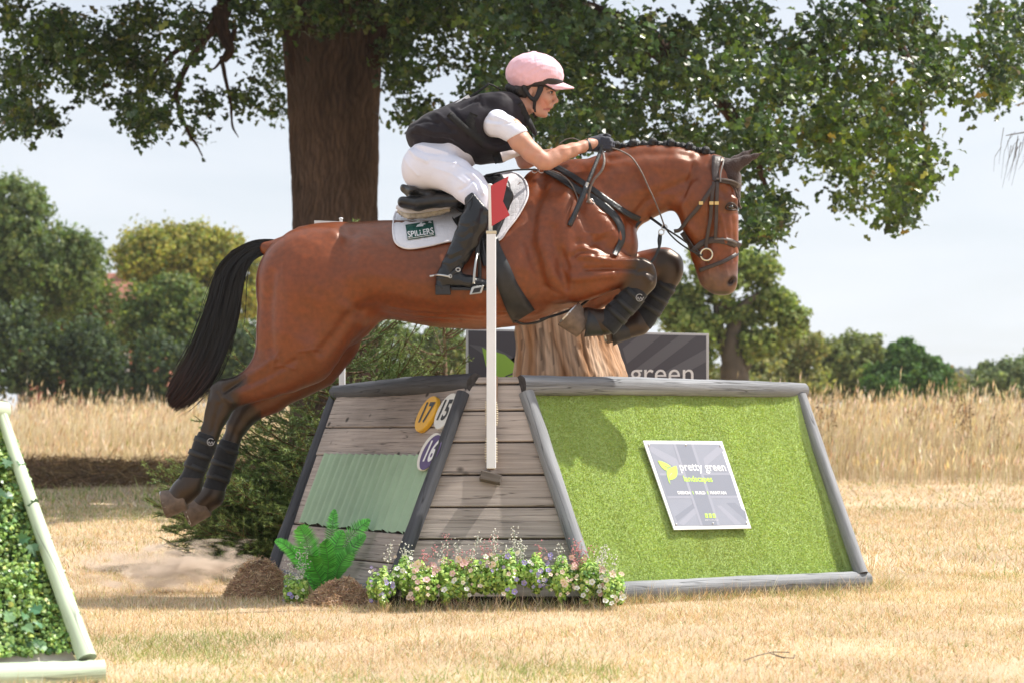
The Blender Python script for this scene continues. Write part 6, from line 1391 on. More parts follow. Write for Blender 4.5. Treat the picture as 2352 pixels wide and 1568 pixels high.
py = 8.44
fp = flagpole('red_flag_pole', (1128.5-1176)/F*py, py, .0200, H-75/F*py, H+462/F*py, H+574/F*py, [W(1126.5, 428, py), W(1168, 406, py), W(1155, 463, py), W(1171, 495, py), W(1128, 521, py)], (.50, .045, .055), 'white flag pole with red notched flag tied to the fence in front of the rider', None)
x_ = (1128.5-1176)/F*py
m_cord = mat('elastic_cord', (.62, .54, .40), .8)
for v0, v1, k_ in ((922, 974, 11), (1006, 1058, 10)):
    for k in range(k_):
        v = v0+(v1-v0)*k/(k_-1); z = H+(1000-v)/F*py; a = .0225; e1, e2 = (.004*k*(11-k)/25, .002) if v0 < 1000 else (.001, .0035*k*(10-k)/22); V, Fs, G = tube([(x_-.015, py+.004, z), (x_-a-e2, py+.004, z), (x_-a-e2, py+.05, z), (x_+a+e1, py+.05, z-.002), (x_+a+e1, py+.004, z-.002), (x_+.015, py+.004, z)], .0030, 5); obj('cord_turn', V, Fs, m_cord, fp, True)
flagpole('white_flag_pole', (786-1176)/F*10.28, 10.28, .0155, .02, 1.45, H+497/F*10.28, [W(783, 509.5, 10.28), W(722, 507, 10.28), W(722, 516, 10.28), W(735, 540, 10.28), W(722, 580, 10.28), W(783, 585, 10.28)], (.70, .70, .71), 'white flag pole with white notched flag behind the horse\'s croup', None)
# ---------------- banner behind the fence
by = 11.0; ban = empty('banner_board', W(1350, 1100, by), 'dark grey banner board with green leaf and white lettering behind the fence', 'banner')
m_bang = mat('banner_grey', (.085, .083, .10), .4, spec=.4); m_banl = mat('banner_stripe', (.13, .13, .15), .4); m_banw = mat('banner_edge', (.55, .56, .58), .5)
def BB(u, v, d=0): return W(u, v, by+d)
V, Fs, G = box8([BB(1070, 1150), BB(1628, 1150), BB(1628, 766), BB(1070, 754), BB(1070, 1150, .02), BB(1628, 1150, .02), BB(1628, 766, .02), BB(1070, 754, .02)], .001); obj('frame', V, Fs, m_banw, ban)
def bq(pts, d, m_, name, par=ban): return obj(name, [tuple(BB(u, v, d)) for u, v in pts], [tuple(range(len(pts)))], m_, par)
pr_ = bq([(1076, 1145), (1622, 1145), (1622, 771), (1076, 759)], -.0016, m_bang, 'print_field')
for q in (((1470, 768), (1520, 769), (1440, 835), (1430, 800)), ((1560, 770), (1600, 771), (1470, 870), (1430, 870)), ((1250, 763), (1300, 764), (1180, 860), (1130, 860)), ((1076, 790), (1140, 800), (1240, 850), (1180, 860)), ((1480, 880), (1622, 800), (1622, 830), (1530, 880))): bq(q, -.0026, m_banl, 'flag_stripe', pr_)
V, Fs = text_mesh('green', 1.0, .0); w0 = V[:, 0].max()-V[:, 0].min(); xm = (V[:, 0].max()+V[:, 0].min())/2
obj('lettering', [tuple(BB(1520+(x-xm)/w0*146, 849-y/w0*146+9, -.0046)) for x, y, _ in V], Fs, m_wt, ban)
V, Fs = text_mesh('pretty', 1.0, .0); w0 = V[:, 0].max()-V[:, 0].min(); xm = (V[:, 0].max()+V[:, 0].min())/2
obj('lettering', [tuple(BB(1340+(x-xm)/w0*150, 849-y/w0*150+9, -.0046)) for x, y, _ in V], Fs, m_wt, ban)
m_bl = mat('banner_leaf', (.30, .52, .08), .4)
bq([(1107, 797), (1122, 806), (1140, 808), (1160, 814), (1180, 832), (1196, 850), (1180, 854), (1162, 862), (1150, 876), (1130, 864), (1116, 840)], -.0036, m_bl, 'leaf_logo', pr_)
bq([(1150, 880), (1165, 864), (1190, 856), (1230, 845), (1240, 900), (1200, 960), (1160, 970), (1150, 920)], -.0036, m_bl, 'leaf_logo', pr_)
for k, uu in enumerate((1090, 1610)):
    V, Fs, G = tube([(BB(uu, 1000, .06).x, by+.06, -.05), (BB(uu, 1000, .06).x, by+.06, H+.45)], .03, 8); obj('stake', V, Fs, m_newwood, ban)
# ---------------- stump
sy_ = 10.3; stump = empty('tree_stump', W(1305, 1040, sy_), 'pale barkless tree stump standing behind the fence', 'stump')
nr, ns = 130, 200; th = np.linspace(0, 2*np.pi, ns, endpoint=False); zz = np.linspace(0, 1.40, nr); TH, ZZ = np.meshgrid(th, zz)
vv = 1000-(ZZ-H)*F/sy_; rad = np.interp(vv, [690, 740, 800, 860, 1040], [96, 101, 107, 122, 138])/F*sy_; cen_u = np.interp(vv, [690, 740, 860, 1040], [1286, 1289, 1307, 1312])
rg = .5+.5*np.sin(TH*9+1.2*np.sin(ZZ*5+TH*2)+.8*np.sin(ZZ*13)); rg2 = .5+.5*np.sin(TH*31+2.2*np.sin(ZZ*7+TH)+1.2*np.sin(ZZ*23+TH*4)); rg3 = .5+.5*np.sin(TH*77+2*np.sin(ZZ*16+TH*3))
fine = nz2((TH*22).ravel(), (ZZ*5).ravel(), 1.6, 25).reshape(TH.shape); fin2 = nz2((TH*9).ravel(), (ZZ*16).ravel(), 1.6, 26).reshape(TH.shape)
rr = rad*(1+.05*np.sin(TH*2+1)+.05*np.sin(TH*5+ZZ))+.014*rg-.006*rg2**3-.003*rg3+.010*fine+.007*fin2
V = np.stack([(cen_u-1176)/F*sy_+np.cos(TH)*rr, sy_+np.sin(TH)*rr*.9, ZZ+.03*np.sin(TH*4)*(ZZ > 1.39)], -1).reshape(-1, 3)
pat = np.clip(.55*nz2((TH*4).ravel(), (ZZ*3).ravel(), 1.6, 5)+.5*nz2((TH*14).ravel(), (ZZ*4).ravel(), 1.5, 6)+.5, 0, 1)[:, None]; rg2f = rg2.ravel()[:, None]
colS = np.array([.40, .29, .21])*pat+np.array([.26, .13, .06])*(1-pat); colS = colS*1.5*(1-.35*rg2f**4)*(.85+.25*rg3.ravel()[:, None])*(1+.30*fine.ravel()[:, None]+.15*fin2.ravel()[:, None]); dk_ = (nz2((TH*10).ravel(), (ZZ*6).ravel(), 1.8, 15) > .55)[:, None]; colS = np.where(dk_, colS*.45, colS)
I = np.arange(ns*nr).reshape(nr, ns); J = np.roll(I, -1, 1); Q_ = np.stack([I[:-1], J[:-1], J[1:], I[1:]], -1).reshape(-1, 4)
obj('bole', V, Q_, mat('stump_wood', attr=True, rough=.85, spec=.2, bump=(60, .5, (1, 1, .15))), stump, True, col=np.clip(colS, .01, 1))
tv = V.reshape(nr, ns, 3)[-1]; obj('cut_face', np.vstack([tv, tv.mean(0)+[0, 0, .01]]), [(k, (k+1) % ns, ns) for k in range(ns)], mat('cut_wood', (.42, .31, .22), .85, noise=(30, .2)), stump)
# rough grass left along the foot of the fence
rs = np.random.default_rng(51); segs_ = [((.33, 8.27), (1.72, 9.22)), ((-.56, 8.16), (.40, 8.16)), ((-1.20, 9.5), (-.60, 8.45)), ((1.76, 9.3), (1.80, 9.6))]; Pb = []
for (a, b) in segs_:
    L_ = math.hypot(b[0]-a[0], b[1]-a[1]); m_ = int(L_*1500); t_ = rs.uniform(0, 1, m_); Pb.append(np.stack([a[0]+(b[0]-a[0])*t_+rs.normal(0, .02, m_), a[1]+(b[1]-a[1])*t_-np.abs(rs.normal(0, .035, m_)), np.zeros(m_)], 1))
Pb = np.concatenate(Pb); Pb[:, 2] = gz(Pb[:, 0], Pb[:, 1])-.004; n = len(Pb); a = rs.uniform(0, 6.28, n); l_ = rs.uniform(.1, 1.2, n)
V, Fa, C = blades(Pb, .055*rs.lognormal(0, .4, n), .0032*rs.uniform(.6, 1.3, n), np.stack([np.cos(a)*l_, np.sin(a)*l_], 1), pick(straw+[(.30, .36, .12, 3), (.20, .28, .08, 2)], n, rs, .2), 1, rs=rs)
obj('rough_grass', V, Fa, m_grass, None, False, col=np.clip(C, 0, 1), kind='stuff')
# ================= IVY FENCE IN FRONT =================
ivf = empty('ivy_fence', W(60, 1560, 5.8), 'pale green painted fence covered with artificial ivy in the left foreground', 'jump fence')
m_mint = m_mint_g[0]; m_pink = mat('primed_board', (.62, .54, .50), .7, noise=(8, .08))
log([W(-260, 1560, 5.55), W(60, 1551, 5.72), W(240, 1541, 5.80)], [.043, .040, .034], 'log', m_mint, 11, parent=ivf)
log([W(2, 945, 6.22), W(98, 1230, 6.0), W(200, 1512, 5.80)], [.017, .022, .029], 'log', m_mint, 12, parent=ivf, wob=.02)
log([W(-250, 925, 6.0), W(-100, 930, 6.1), W(12, 944, 6.24)], [.034, .034, .030], 'log', m_mint, 13, parent=ivf, wob=.02)
PI_ = plane(W(-200, 1520, 5.62), W(190, 1500, 5.84), W(0, 960, 6.24))
plank(PI_, ((-240, 1528), (178, 1518), (160, 1486), (-240, 1494)), 'board', .03, -.01, m_pink, parent=ivf)
plank(PI_, ((-240, 1500), (175, 1500), (0, 965), (-240, 950)), 'backing', .01, -.05, mat('ivy_backing', (.02, .03, .012), .9), parent=ivf)
rs = np.random.default_rng(41); poly = [(-260, 960), (5, 970), (28, 985), (48, 1040), (72, 1110), (95, 1190), (118, 1260), (150, 1320), (170, 1380), (196, 1450), (165, 1492), (60, 1505), (-260, 1510)]
n = 13000; u = rs.uniform(-260, 215, n*2); v = rs.uniform(955, 1515, n*2); k = in_poly(u, v, poly); u, v = u[k][:n], v[k][:n]; n = len(u)
nI = PI_[1]; lump = .5+.5*nz2(u/40, v/40, 1.2, 8); P = np.array([tuple(onp(PI_, a, b, -.03+.055*l_+rs.uniform(-.012, .022))) for a, b, l_ in zip(u, v, lump)])
nrm = np.array(nI[:])+rs.normal(0, .75, (n, 3))+[.1, 0, .35]
V, Fa, C = leaves(P, nrm, rs.uniform(.012, .024, n), LEAF_SIMPLE*[1.4, 1], pick([(.25, .40, .10, 4), (.16, .29, .08, 4), (.38, .53, .14, 3), (.06, .13, .05, 2), (.54, .62, .16, .7)], n, rs, .15)*(.7+.55*lump[:, None]), .25, rs)
m_ivy = mat('plastic_ivy', attr=True, rough=.35, spec=.5, trans=.15)
obj('foliage', V, Fa, m_ivy, ivf, False, col=np.clip(C, 0, 1), kind='stuff')
ivm = None
for k in range(20):
    while True:
        a, b = rs.uniform(-60, 190), rs.uniform(975, 1490)
        if in_poly(np.array([a]), np.array([b]), poly)[0]: break
    if k == 0: a, b = 47, 1062
    if k == 1: a, b = 57, 1235
    p = np.array(tuple(onp(PI_, a, b, .045))); V, Fa, C = leaves(p[None], np.array([np.array(nI[:])+rs.normal(0, .35, 3)]), np.array([rs.uniform(.028, .048)]), LEAF_IVY, pick([(.08, .19, .09, 3), (.16, .32, .14, 2), (.06, .13, .06, 1)], 1, rs, .1), .12, rs)
    obj('ivy_leaf', V, Fa, m_ivy, ivf, False, col=C)
# ================= SPRUCES =================
m_needle = mat('spruce_needle', attr=True, rough=.5, spec=.35, trans=.1); m_twig = mat('spruce_twig', (.14, .085, .045), .9)
def spruce(x, y, h, rad, label, seed, tint=(1, 1, 1), dens=1.0, nb=120, zmin=.02, extra=()):
    rs = np.random.default_rng(seed); z0 = float(gz(x, y)); t = empty('spruce_tree', (x, y, z0), label, 'tree', 'cut spruce trees dressing the fence')
    V, Fs, G = tube([(x, y, z0), (x+.02, y, z0+h*.5), (x, y, z0+h)], [.035, .02, .004], 8); obj('trunk', V, Fs, m_twig, t, True)
    b_ = MB(); NP = []; ND = []; NC = []
    specs = []
    for i in range(nb):
        f = rs.uniform(0, 1)**1.25; z = z0+zmin+f*(h-.1-zmin); a = rs.uniform(0, 2*np.pi); L_ = rad*(1-f*.88)*rs.uniform(.72, 1.1)+.05; el = -.12+.62*f+rs.normal(0, .1); specs.append((z, a, L_, el))
    specs += list(extra)
    for (z, a, L_, el) in specs:
        d = np.array([math.cos(a)*math.cos(el), math.sin(a)*math.cos(el), math.sin(el)]); up = np.array([0, 0, 1.0]); sd_ = np.cross(d, up); sd_ /= np.linalg.norm(sd_)
        base = np.array([x, y, z]); K = 6; pts = [base+d*L_*q+up*L_*(.16*q*q-.10*math.sin(q*3)) for q in np.linspace(0, 1, K)]
        V, Fs, G = tube(pts, np.linspace(.008, .002, K), 4, False); b_.add(V, Fs, G)
        tws = [(pts, 1.0)]
        nt_ = max(5, int(L_/.05))
        for j in range(nt_):
            q = .22+.76*(j+rs.random()*.5)/nt_; s_ = 1 if j % 2 else -1; p = base+d*L_*q+up*L_*(.16*q*q-.10*math.sin(q*3)); tl = L_*(1.05-q)*.48*rs.uniform(.7, 1.2)+.04
            dd = d*.72+sd_*s_*.7+up*rs.normal(.12, .32); dd /= np.linalg.norm(dd); tp_ = [p+dd*tl*w+up*tl*.10*w*w for w in np.linspace(0, 1, 4)]; tws.append((tp_, q))
            V, Fs, G = tube(tp_, [.003, .0025, .002, .0015], 3, False); b_.add(V, Fs, G)
            if tl > .16:
                for jj in range(int(tl/.07)):
                    w = .3+.6*rs.random(); p2 = p+dd*tl*w; s2 = 1 if jj % 2 else -1; d3 = dd*.75+np.cross(dd, up)*s2*.65+up*rs.normal(0, .12); t3 = tl*(1-w)*.7+.03; tws.append(([p2+d3*t3*e for e in np.linspace(0, 1, 3)], q))
        for tp_, q in tws:
            tp_ = np.array(tp_); seg = np.linalg.norm(np.diff(tp_, axis=0), axis=1).sum(); m = int(seg*560*dens)
            if m < 3: continue
            w = rs.uniform(0.05, 1, m); ii = w*(len(tp_)-1); i0 = np.minimum(ii.astype(int), len(tp_)-2); fr = (ii-i0)[:, None]; P = tp_[i0]*(1-fr)+tp_[i0+1]*fr; T = tp_[i0+1]-tp_[i0]; T /= np.linalg.norm(T, axis=1)[:, None]+1e-9
            dn = T*.75+rs.normal(0, .62, (m, 3)); dn[:, 2] += .15; dn /= np.linalg.norm(dn, axis=1)[:, None]; NP.append(P); ND.append(dn)
            tipf = (w > .72)[:, None]*(.55 if q > .6 or q == 1.0 else .2); c_ = pick([(.11, .175, .055, 3), (.08, .135, .045, 3), (.15, .215, .06, 2)], m, rs, .2); NC.append(c_*(1-tipf)+np.array([.42, .54, .17])*tipf)
    b_.build('branches', m_twig, t)['kind'] = 'stuff'
    P = np.concatenate(NP); D = np.concatenate(ND); C = np.concatenate(NC)*np.array(tint); n = len(P); L_ = rs.uniform(.013, .023, n)[:, None]; sdv = np.cross(D, rs.normal(size=(n, 3))); sdv /= np.linalg.norm(sdv, axis=1)[:, None]; w_ = .0019
    V = np.stack([P-sdv*w_, P+sdv*w_, P+D*L_], 1).reshape(-1, 3); obj('needles', V, np.arange(n*3).reshape(-1, 3), m_needle, t, False, col=np.repeat(np.clip(C, .004, 1), 3, 0), kind='stuff'); return n
pi = math.pi
sp_n = spruce(-.93, 10.75, 1.86, .92, 'large green spruce leaning behind the left end of the fence under the horse', 3, nb=125, extra=[(.22, pi*1.12, 1.05, .02), (.12, pi*1.02, .95, -.02), (.18, pi*1.22, 1.0, 0), (.3, pi*1.05, .9, .1), (.9, pi*.98, .62, .55), (.8, pi*1.1, .7, .45), (1.0, pi*.92, .5, .6), (.15, pi*1.3, .9, .02), (.1, pi*1.15, 1.0, -.05), (.35, pi*1.15, .95, .12), (.28, pi*1.28, .95, .1), (.45, pi*1.2, .85, .15), (.55, pi*1.1, .8, .2), (.2, pi*1.4, .8, .05), (.4, pi*1.38, .75, .1)]+[(.08+.42*((i*37)%17)/17, pi*(.98+.36*((i*23)%19)/19), .72+.36*((i*11)%13)/13, -.04+.2*((i*7)%11)/11) for i in range(26)]+[(.75, -.15, .7, .75), (.85, -.3, .62, .72), (.7, -.05, .75, .6), (.65, .2, .8, .5), (.8, -.5, .7, .6)])
spruce(-.42, 12.2, 1.50, .75, 'smaller darker spruce behind the top rail left of the banner', 9, tint=(.8, .75, .8), nb=70, dens=.8, extra=[(.8, 0, .6, .6), (.7, -.3, .65, .5), (.9, .2, .55, .7)])
# ================= FERN =================
fx, fy = (735-1176)/F*8.72, 8.72; fern = empty('fern', (fx, fy, .01), 'bright green artificial fern with upright fronds in front of the left fence face', 'fern')
m_fern = mat('plastic_fern', attr=True, rough=.4, spec=.45, trans=.25)
def frond(tip, bend, width, dy0, dy1, sh=1.0, base=(735, 1372)):
    b0 = W(*base, fy+dy0*.3); t0 = W(*tip, fy+dy1); m = (b0+t0)/2+Vector((bend[0], bend[1], bend[2])); C = catmull([b0, b0*.45+m*.55+Vector((0, 0, .01)), m, t0*.6+m*.4+Vector((0, 0, .012)), t0], 14); k = len(C)
    T = np.gradient(C, axis=0); T /= np.linalg.norm(T, axis=1)[:, None]; nrm = np.array([.15*math.copysign(1, tip[0]-735), -1.0, .45]); S_ = np.cross(T, nrm); S_ /= np.linalg.norm(S_, axis=1)[:, None]; N_ = np.cross(S_, T)
    V = []; Fs = []; col = []
    rg_ = random.Random(int(tip[0]*3+tip[1]))
    for i in range(3, k-1, 1):
        q = i/(k-1); w = width*math.sin(min(1, q*1.25+.12)*math.pi*.5)*(1-max(0, q-.55)/.45)**.75*.98+.004
        for s_ in (-1, 1):
            w2 = w*rg_.uniform(.85, 1.08); a = C[i]; d = S_[i]*s_*.92+T[i]*.42; hw = .0034; o = len(V); dz = N_[i]*(-.12*w2)
            V += [a-T[i]*hw*.6, a+T[i]*hw*.6, a+d*w2*.55+T[i]*hw+dz*.2, a+d*w2+dz, a+d*w2*.55-T[i]*hw+dz*.2]; Fs.append((o, o+4, o+3, o+2, o+1))
            g = rg_.uniform(.62, 1.3)*sh*(1.1 if i % 2 else .8); col += [np.array([.10, .50, .07])*g]*3+[np.array([.20, .70, .12])*g]*2
    o = obj('frond', np.array(V), Fs, m_fern, fern, False, col=np.clip(np.array(col), 0, 1))
    V, Fs, G = tube(C, np.linspace(.0028, .001, k), 5); obj('midrib', V, Fs, mat('fern_rib', (.10, .30, .05), .5) if 'fern_rib' not in bpy.data.materials else bpy.data.materials['fern_rib'], o, True)
frond((768, 1168), (.01, .02, 0), .045, .05, .12); frond((850, 1192), (-.03, .0, .03), .062, .05, .05); frond((688, 1207), (.0, .0, .04), .070, 0, -.05, 1.05); frond((632, 1240), (.0, .02, .05), .040, .05, 0, 1.3); frond((745, 1240), (.01, 0, .02), .050, -.1, -.14, .9, (752, 1360))
frond((812, 1262), (-.01, .0, .03), .050, -.05, -.05, .85, (760, 1365)); frond((788, 1218), (.0, .0, .03), .052, 0, 0); frond((715, 1275), (-.02, 0, .04), .060, -.12, -.16, .9, (750, 1368)); frond((840, 1228), (0, .0, .03), .045, .05, .02, .9); frond((660, 1262), (0, .03, .03), .045, .08, .06, .8)
# ================= STRAW MOUNDS =================
def mound(u, v, y, rx, rz, label, seed):
    rs = np.random.default_rng(seed); c = W(u, v, y); z0 = float(gz(c.x, y)); t = empty('straw_mound', (c.x, y, z0), label, 'straw heap', 'straw heaps beside the fern'); n = 5600
    th = rs.uniform(0, 2*np.pi, n); f = np.sqrt(rs.uniform(0, 1, n)); hgt = lambda f, th: rz*(1-f**2.2)*(1+.22*np.sin(th*3+seed)+.12*np.sin(th*7))
    P = np.stack([c.x+np.cos(th)*f*rx, y+np.sin(th)*f*rx*.75, z0+hgt(f, th)+rs.uniform(-.008, .012, n)], 1)
    V, Fa, C = leaves(P, rs.normal(0, .5, (n, 3))+[0, -.6, .8], rs.uniform(.014, .036, n), np.array([(.05, -.5), (.05, .5), (-.05, .5), (-.05, -.5)]), pick([(.58, .40, .27, 4), (.48, .31, .20, 3), (.70, .54, .38, 2), (.26, .16, .10, 1.3)], n, rs, .15), .1, rs, spin=rs.normal(size=(n, 3))*[1, 1, .5])
    obj('straw', V, Fa, m_grass, t, False, col=C, kind='stuff')
    ar = np.linspace(0, 2*np.pi, 28, endpoint=False); rr = np.linspace(0, 1.05, 8); Vm = [(c.x+math.cos(a)*r_*rx*.97, y+math.sin(a)*r_*rx*.73, z0-.012+float(hgt(min(r_, 1.0), a))) for r_ in rr for a in ar]
    Fm = [(i*28+j, i*28+(j+1) % 28, (i+1)*28+(j+1) % 28, (i+1)*28+j) for i in range(7) for j in range(28)]; obj('heap_core', Vm, Fm, mat('straw_core'+str(seed), (.34, .22, .14), .95, bump=(90, 1)), t, True)
mound(598, 1380, 8.95, .165, .135, 'larger straw heap left of the fern, below the spruce', 3); mound(788, 1392, 8.50, .155, .085, 'smaller straw heap right of the fern, beside the flowers', 4)
# ================= FLOWERS =================
m_petal = mat('petal', attr=True, rough=.6, spec=.3, trans=.2)
def blossom_mesh(name, col, r, petals=5, cen=(.6, .5, .15)):
    V = []; Fs = []; C = []
    for k in range(petals):
        a = 2*math.pi*k/petals; o = len(V)
        for da, rr, z in ((0, .08, 0), (-.62, .80, .22), (0, 1.0, .12), (.62, .80, .22)): V.append((math.cos(a+da)*rr*r, math.sin(a+da)*rr*r, z*r)); C.append(col)
        Fs.append((o, o+1, o+2, o+3))
    o = len(V)
    for k in range(6): a = 2*math.pi*k/6; V.append((math.cos(a)*.2*r, math.sin(a)*.2*r, .12*r)); C.append(cen)
    V.append((0, 0, .25*r)); C.append(cen); Fs += [(o+k, o+(k+1) % 6, o+6) for k in range(6)]
    return mesh_np(name, V, Fs, m_petal, False, np.array(C))
WHT, PNK, PUR, CRM = (.80, .79, .76), (.76, .50, .50), (.36, .30, .62), (.80, .64, .54)
BM = {c: [blossom_mesh('blossom', np.array(c)*k, r, p) for k, r, p in ((1, .013, 5), (.9, .010, 5), (1.0, .008, 4))] for c in (WHT, PNK, PUR, CRM)}
def clump(u, v, y, rx, rz, cols, label, seed, nl=1500, nf=34, sprays=((WHT, 3),), sz=1.0, group='artificial flower clumps at the foot of the fence', big=1.0):
    rs = np.random.default_rng(seed); c = W(u, v, y); z0 = float(gz(c.x, y)); t = empty('flower_clump', (c.x, y, z0), label, 'flowers', group)
    d = rs.normal(size=(nl, 3)); d /= np.linalg.norm(d, axis=1)[:, None]; r_ = rs.uniform(.35, 1, nl)**.6*(1+.2*np.sin(d[:, 0]*6+seed)); P = np.array([c.x, y, c.z])+d*r_[:, None]*[rx, .085, rz*.86]; k = P[:, 2] > z0+.003; P = P[k]; d = d[k]; n = len(P)
    V, Fa, C = leaves(P, d+rs.normal(0, .6, P.shape)+[0, -.3, .4], rs.uniform(.014, .026, n)*sz, LEAF_SIMPLE*[1.25, 1], pick([(.38, .58, .12, 4), (.24, .44, .09, 3), (.54, .70, .20, 3), (.09, .20, .05, 1.4)], n, rs, .15), .3, rs); obj('foliage', V, Fa, m_ivy, t, False, col=np.clip(C, 0, 1), kind='stuff')
    for i in range(int(nf*.7)):
        a = rs.uniform(-1, 1); e = rs.uniform(-.7, 1.0); q = Vector((c.x+a*rx*1.0, y-.085-rs.uniform(-.02, .02)*(1), c.z+e*rz*.95)); q.y = y-.10*math.sqrt(max(0, 1-min(1, a*a*.7+e*e*.5)))-.01
        cc = cols[rs.integers(len(cols))]; o = bpy.data.objects.new('blossom', BM[cc][rs.integers(3)]); COL.objects.link(o); o.parent = t; o.location = q-Vector(t.location); nn = Vector((rs.normal(0, .4), -1, .5+rs.normal(0, .4))); o.rotation_euler = nn.to_track_quat('Z', 'Y').to_euler(); s_ = rs.uniform(.7, 1.15)*big; o.scale = (s_, s_, s_)
    b_ = MB(); BP = []; BC = []
    for cc, m in sprays:
        for i in range((m+1)//2):
            a = rs.uniform(-.9, .9); st_ = Vector((c.x+a*rx, y-.03, c.z+rz*.3)); L_ = rs.uniform(.07, .16); tp_ = st_+Vector((rs.normal(0, .03)+a*.03, -.02, L_)); V, Fs, G = tube([st_, (st_+tp_)/2+Vector((.008, 0, 0)), tp_], .0012, 3); b_.add(V, Fs, G)
            for q in range(48): w = rs.uniform(.2, 1.05); p = st_+(tp_-st_)*w+Vector(rs.normal(0, .010, 3).tolist()); BP.append(tuple(p)); BC.append(np.array(cc)*rs.uniform(.75, 1.05)*(np.array([.9, .62, .68]) if cc == PNK else 1))
    if BP:
        b_.build('spray_stems', mat('spray_green', (.30, .40, .30), .6) if 'spray_green' not in bpy.data.materials else bpy.data.materials['spray_green'], t)
        BP = np.array(BP); n = len(BP); O = np.array([(1, 0, 0), (-1, 0, 0), (0, 1, 0), (0, -1, 0), (0, 0, 1), (0, 0, -1)])*.0030; V = (BP[:, None, :]+O[None]*rs.uniform(.7, 1.4, (n, 1, 1))).reshape(-1, 3)
        tri = np.array([(0, 2, 4), (2, 1, 4), (1, 3, 4), (3, 0, 4), (2, 0, 5), (1, 2, 5), (3, 1, 5), (0, 3, 5)]); Fa = (np.arange(n)*6)[:, None, None]+tri[None]; obj('spray_buds', V, Fa.reshape(-1, 3), m_petal, t, False, col=np.repeat(np.clip(BC, 0, 1), 6, 0), kind='stuff')
clump(878, 1345, 8.16, .052, .085, [PUR, PUR, WHT], 'leftmost flower clump, purple blossoms on mid green leaves', 1, 900, 26, ((WHT, 1),))
clump(930, 1322, 8.26, .05, .09, [WHT, WHT, CRM], 'white-flowered clump with tall white sprays against the dark post', 2, 900, 16, ((WHT, 4),))
clump(972, 1338, 8.14, .06, .095, [CRM, PNK, CRM], 'peach-flowered clump with a pink spray, beside the white-flowered one', 3, 1100, 24, ((PNK, 3), (WHT, 1)), big=1.25)
clump(1040, 1332, 8.18, .075, .105, [CRM, PNK, WHT], 'bushy clump with dense pink sprays under the fence\'s middle face', 4, 1500, 26, ((PNK, 5), (WHT, 4)), big=1.15)
clump(1100, 1322, 8.2, .06, .09, [PUR, WHT, CRM], 'small lilac and white clump with grey-pink sprays left of the pole foot', 5, 1100, 22, ((PNK, 3), (WHT, 2)))
clump(1160, 1318, 8.16, .07, .11, [WHT, PUR, WHT, CRM], 'lime green clump topped by the tallest white spray', 6, 1500, 30, ((WHT, 6),))
clump(1228, 1316, 8.2, .065, .085, [PUR, PUR, WHT], 'clump with many small violet blossoms right of the tallest spray', 7, 1300, 36, ((WHT, 3), (PNK, 1)))
clump(1290, 1326, 8.16, .065, .095, [CRM, PNK, CRM], 'rose and cream clump at the foot of the middle grey log', 8, 1300, 30, ((PNK, 4), (WHT, 2)), big=1.1)
clump(1350, 1330, 8.18, .065, .105, [CRM, WHT, PNK], 'pink sprayed clump in front of the green turf panel', 9, 1300, 28, ((PNK, 4), (WHT, 4)), big=1.15)
clump(1405, 1352, 8.14, .05, .075, [WHT, CRM, WHT], 'rightmost flower clump, creamy blossoms before the bottom log', 10, 900, 20, ((WHT, 4),), big=1.25)
clump(680, 1352, 8.6, .06, .075, [WHT, PUR], 'small silvery white clump beside the fern', 11, 700, 14, ((WHT, 8),), group=None)
b_ = MB()
V, Fs, G = box8([W(880, 1392, 8.24), W(1390, 1392, 8.24), W(1390, 1368, 8.24), W(880, 1368, 8.24), W(880, 1392, 8.3), W(1390, 1392, 8.3), W(1390, 1368, 8.3), W(880, 1368, 8.3)], .004)
tr_ = obj('planter_trough', V, Fs, mat('dark_trough', (.02, .015, .012), .9)); setp(tr_, 'low dark trough hidden under the row of flower clumps', 'trough')
# fallen twig in the foreground grass
tw_ = empty('fallen_twig', W(1790, 1530, 6.3), 'thin dead twig lying on the dry grass in the right foreground', 'twig')
b_ = MB()
for P in ([(1700, 1542), (1745, 1530), (1790, 1521), (1830, 1522)], [(1780, 1524), (1800, 1534), (1822, 1536), (1834, 1528)], [(1790, 1522), (1788, 1530), (1800, 1536)]):
    V, Fs, G = tube([Vector(((u-1176)/F*6.15*1.0, 6.15+(1535-v)*.012, .035)) for u, v in P], .0016, 4); b_.add(V, Fs, G)
b_.build('stem', m_far_bark, tw_)
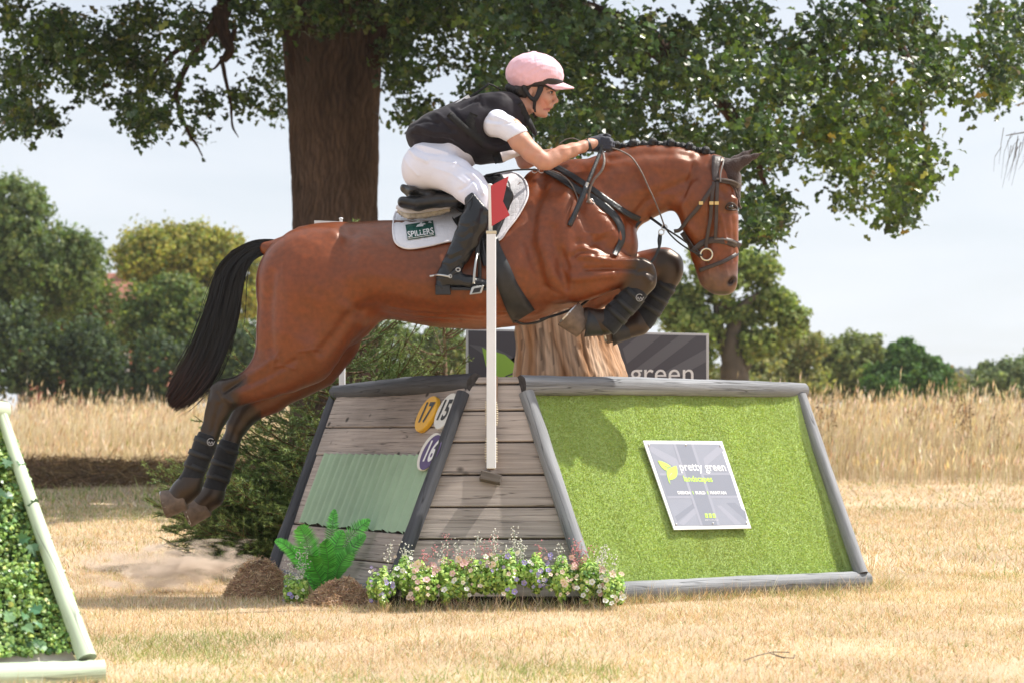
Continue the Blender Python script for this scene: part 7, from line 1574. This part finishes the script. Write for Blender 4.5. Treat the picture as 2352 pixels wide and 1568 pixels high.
# ================= DUST KICKED UP =================
dp = W(400, 1330, 9.2)
bm = bmesh.new(); bmesh.ops.create_cube(bm, size=1.0); me = bpy.data.meshes.new('dust_cloud'); bm.to_mesh(me); bm.free()
du = bpy.data.objects.new('dust_cloud', me); COL.objects.link(du); du.location = (dp.x+.0, 9.2, .11); du.scale = (.86, .42, .27); du['kind'] = 'stuff'
m = bpy.data.materials.new('dust'); m.use_nodes = True; t = m.node_tree; t.nodes.clear(); o = t.nodes.new('ShaderNodeOutputMaterial'); pv = t.nodes.new('ShaderNodeVolumePrincipled')
pv.inputs['Color'].default_value = (.95, .80, .67, 1); tc = t.nodes.new('ShaderNodeTexCoord'); n = t.nodes.new('ShaderNodeTexNoise'); n.inputs['Scale'].default_value = 5.5; n.inputs['Detail'].default_value = 5
t.links.new(tc.outputs['Object'], n.inputs['Vector'])
mpd = t.nodes.new('ShaderNodeMapping'); mpd.inputs['Scale'].default_value = (2.1, 2.1, 2.1); ln = t.nodes.new('ShaderNodeVectorMath'); ln.operation = 'LENGTH'; t.links.new(tc.outputs['Object'], mpd.inputs[0]); t.links.new(mpd.outputs[0], ln.inputs[0])
a = t.nodes.new('ShaderNodeMath'); a.operation = 'SUBTRACT'; a.inputs[0].default_value = 1.25; t.links.new(ln.outputs['Value'], a.inputs[1])
b = t.nodes.new('ShaderNodeMath'); b.operation = 'MULTIPLY_ADD'; b.inputs[1].default_value = 5.0; b.inputs[2].default_value = -3.15; t.links.new(n.outputs[0], b.inputs[0])
c = t.nodes.new('ShaderNodeMath'); c.operation = 'ADD'; t.links.new(a.outputs[0], c.inputs[0]); t.links.new(b.outputs[0], c.inputs[1])
d = t.nodes.new('ShaderNodeMath'); d.operation = 'MULTIPLY'; d.use_clamp = False; d.inputs[1].default_value = 62.0; e = t.nodes.new('ShaderNodeMath'); e.operation = 'MAXIMUM'; e.inputs[1].default_value = 0
t.links.new(c.outputs[0], e.inputs[0]); t.links.new(e.outputs[0], d.inputs[0]); t.links.new(d.outputs[0], pv.inputs['Density']); t.links.new(pv.outputs[0], o.inputs['Volume']); me.materials.append(m)
# ================= HAZE =================
bm = bmesh.new(); bmesh.ops.create_cube(bm, size=1.0); me = bpy.data.meshes.new('haze'); bm.to_mesh(me); bm.free()
hz = bpy.data.objects.new('haze', me); COL.objects.link(hz); hz.location = (0, 240, 14.5); hz.scale = (640, 540, 33); hz['kind'] = 'stuff'
m = bpy.data.materials.new('haze_air'); m.use_nodes = True; t = m.node_tree; t.nodes.clear(); o = t.nodes.new('ShaderNodeOutputMaterial'); pv = t.nodes.new('ShaderNodeVolumePrincipled')
pv.inputs['Color'].default_value = (.80, .88, .98, 1); pv.inputs['Density'].default_value = .00035; pv.inputs['Anisotropy'].default_value = .2; t.links.new(pv.outputs[0], o.inputs['Volume']); me.materials.append(m)
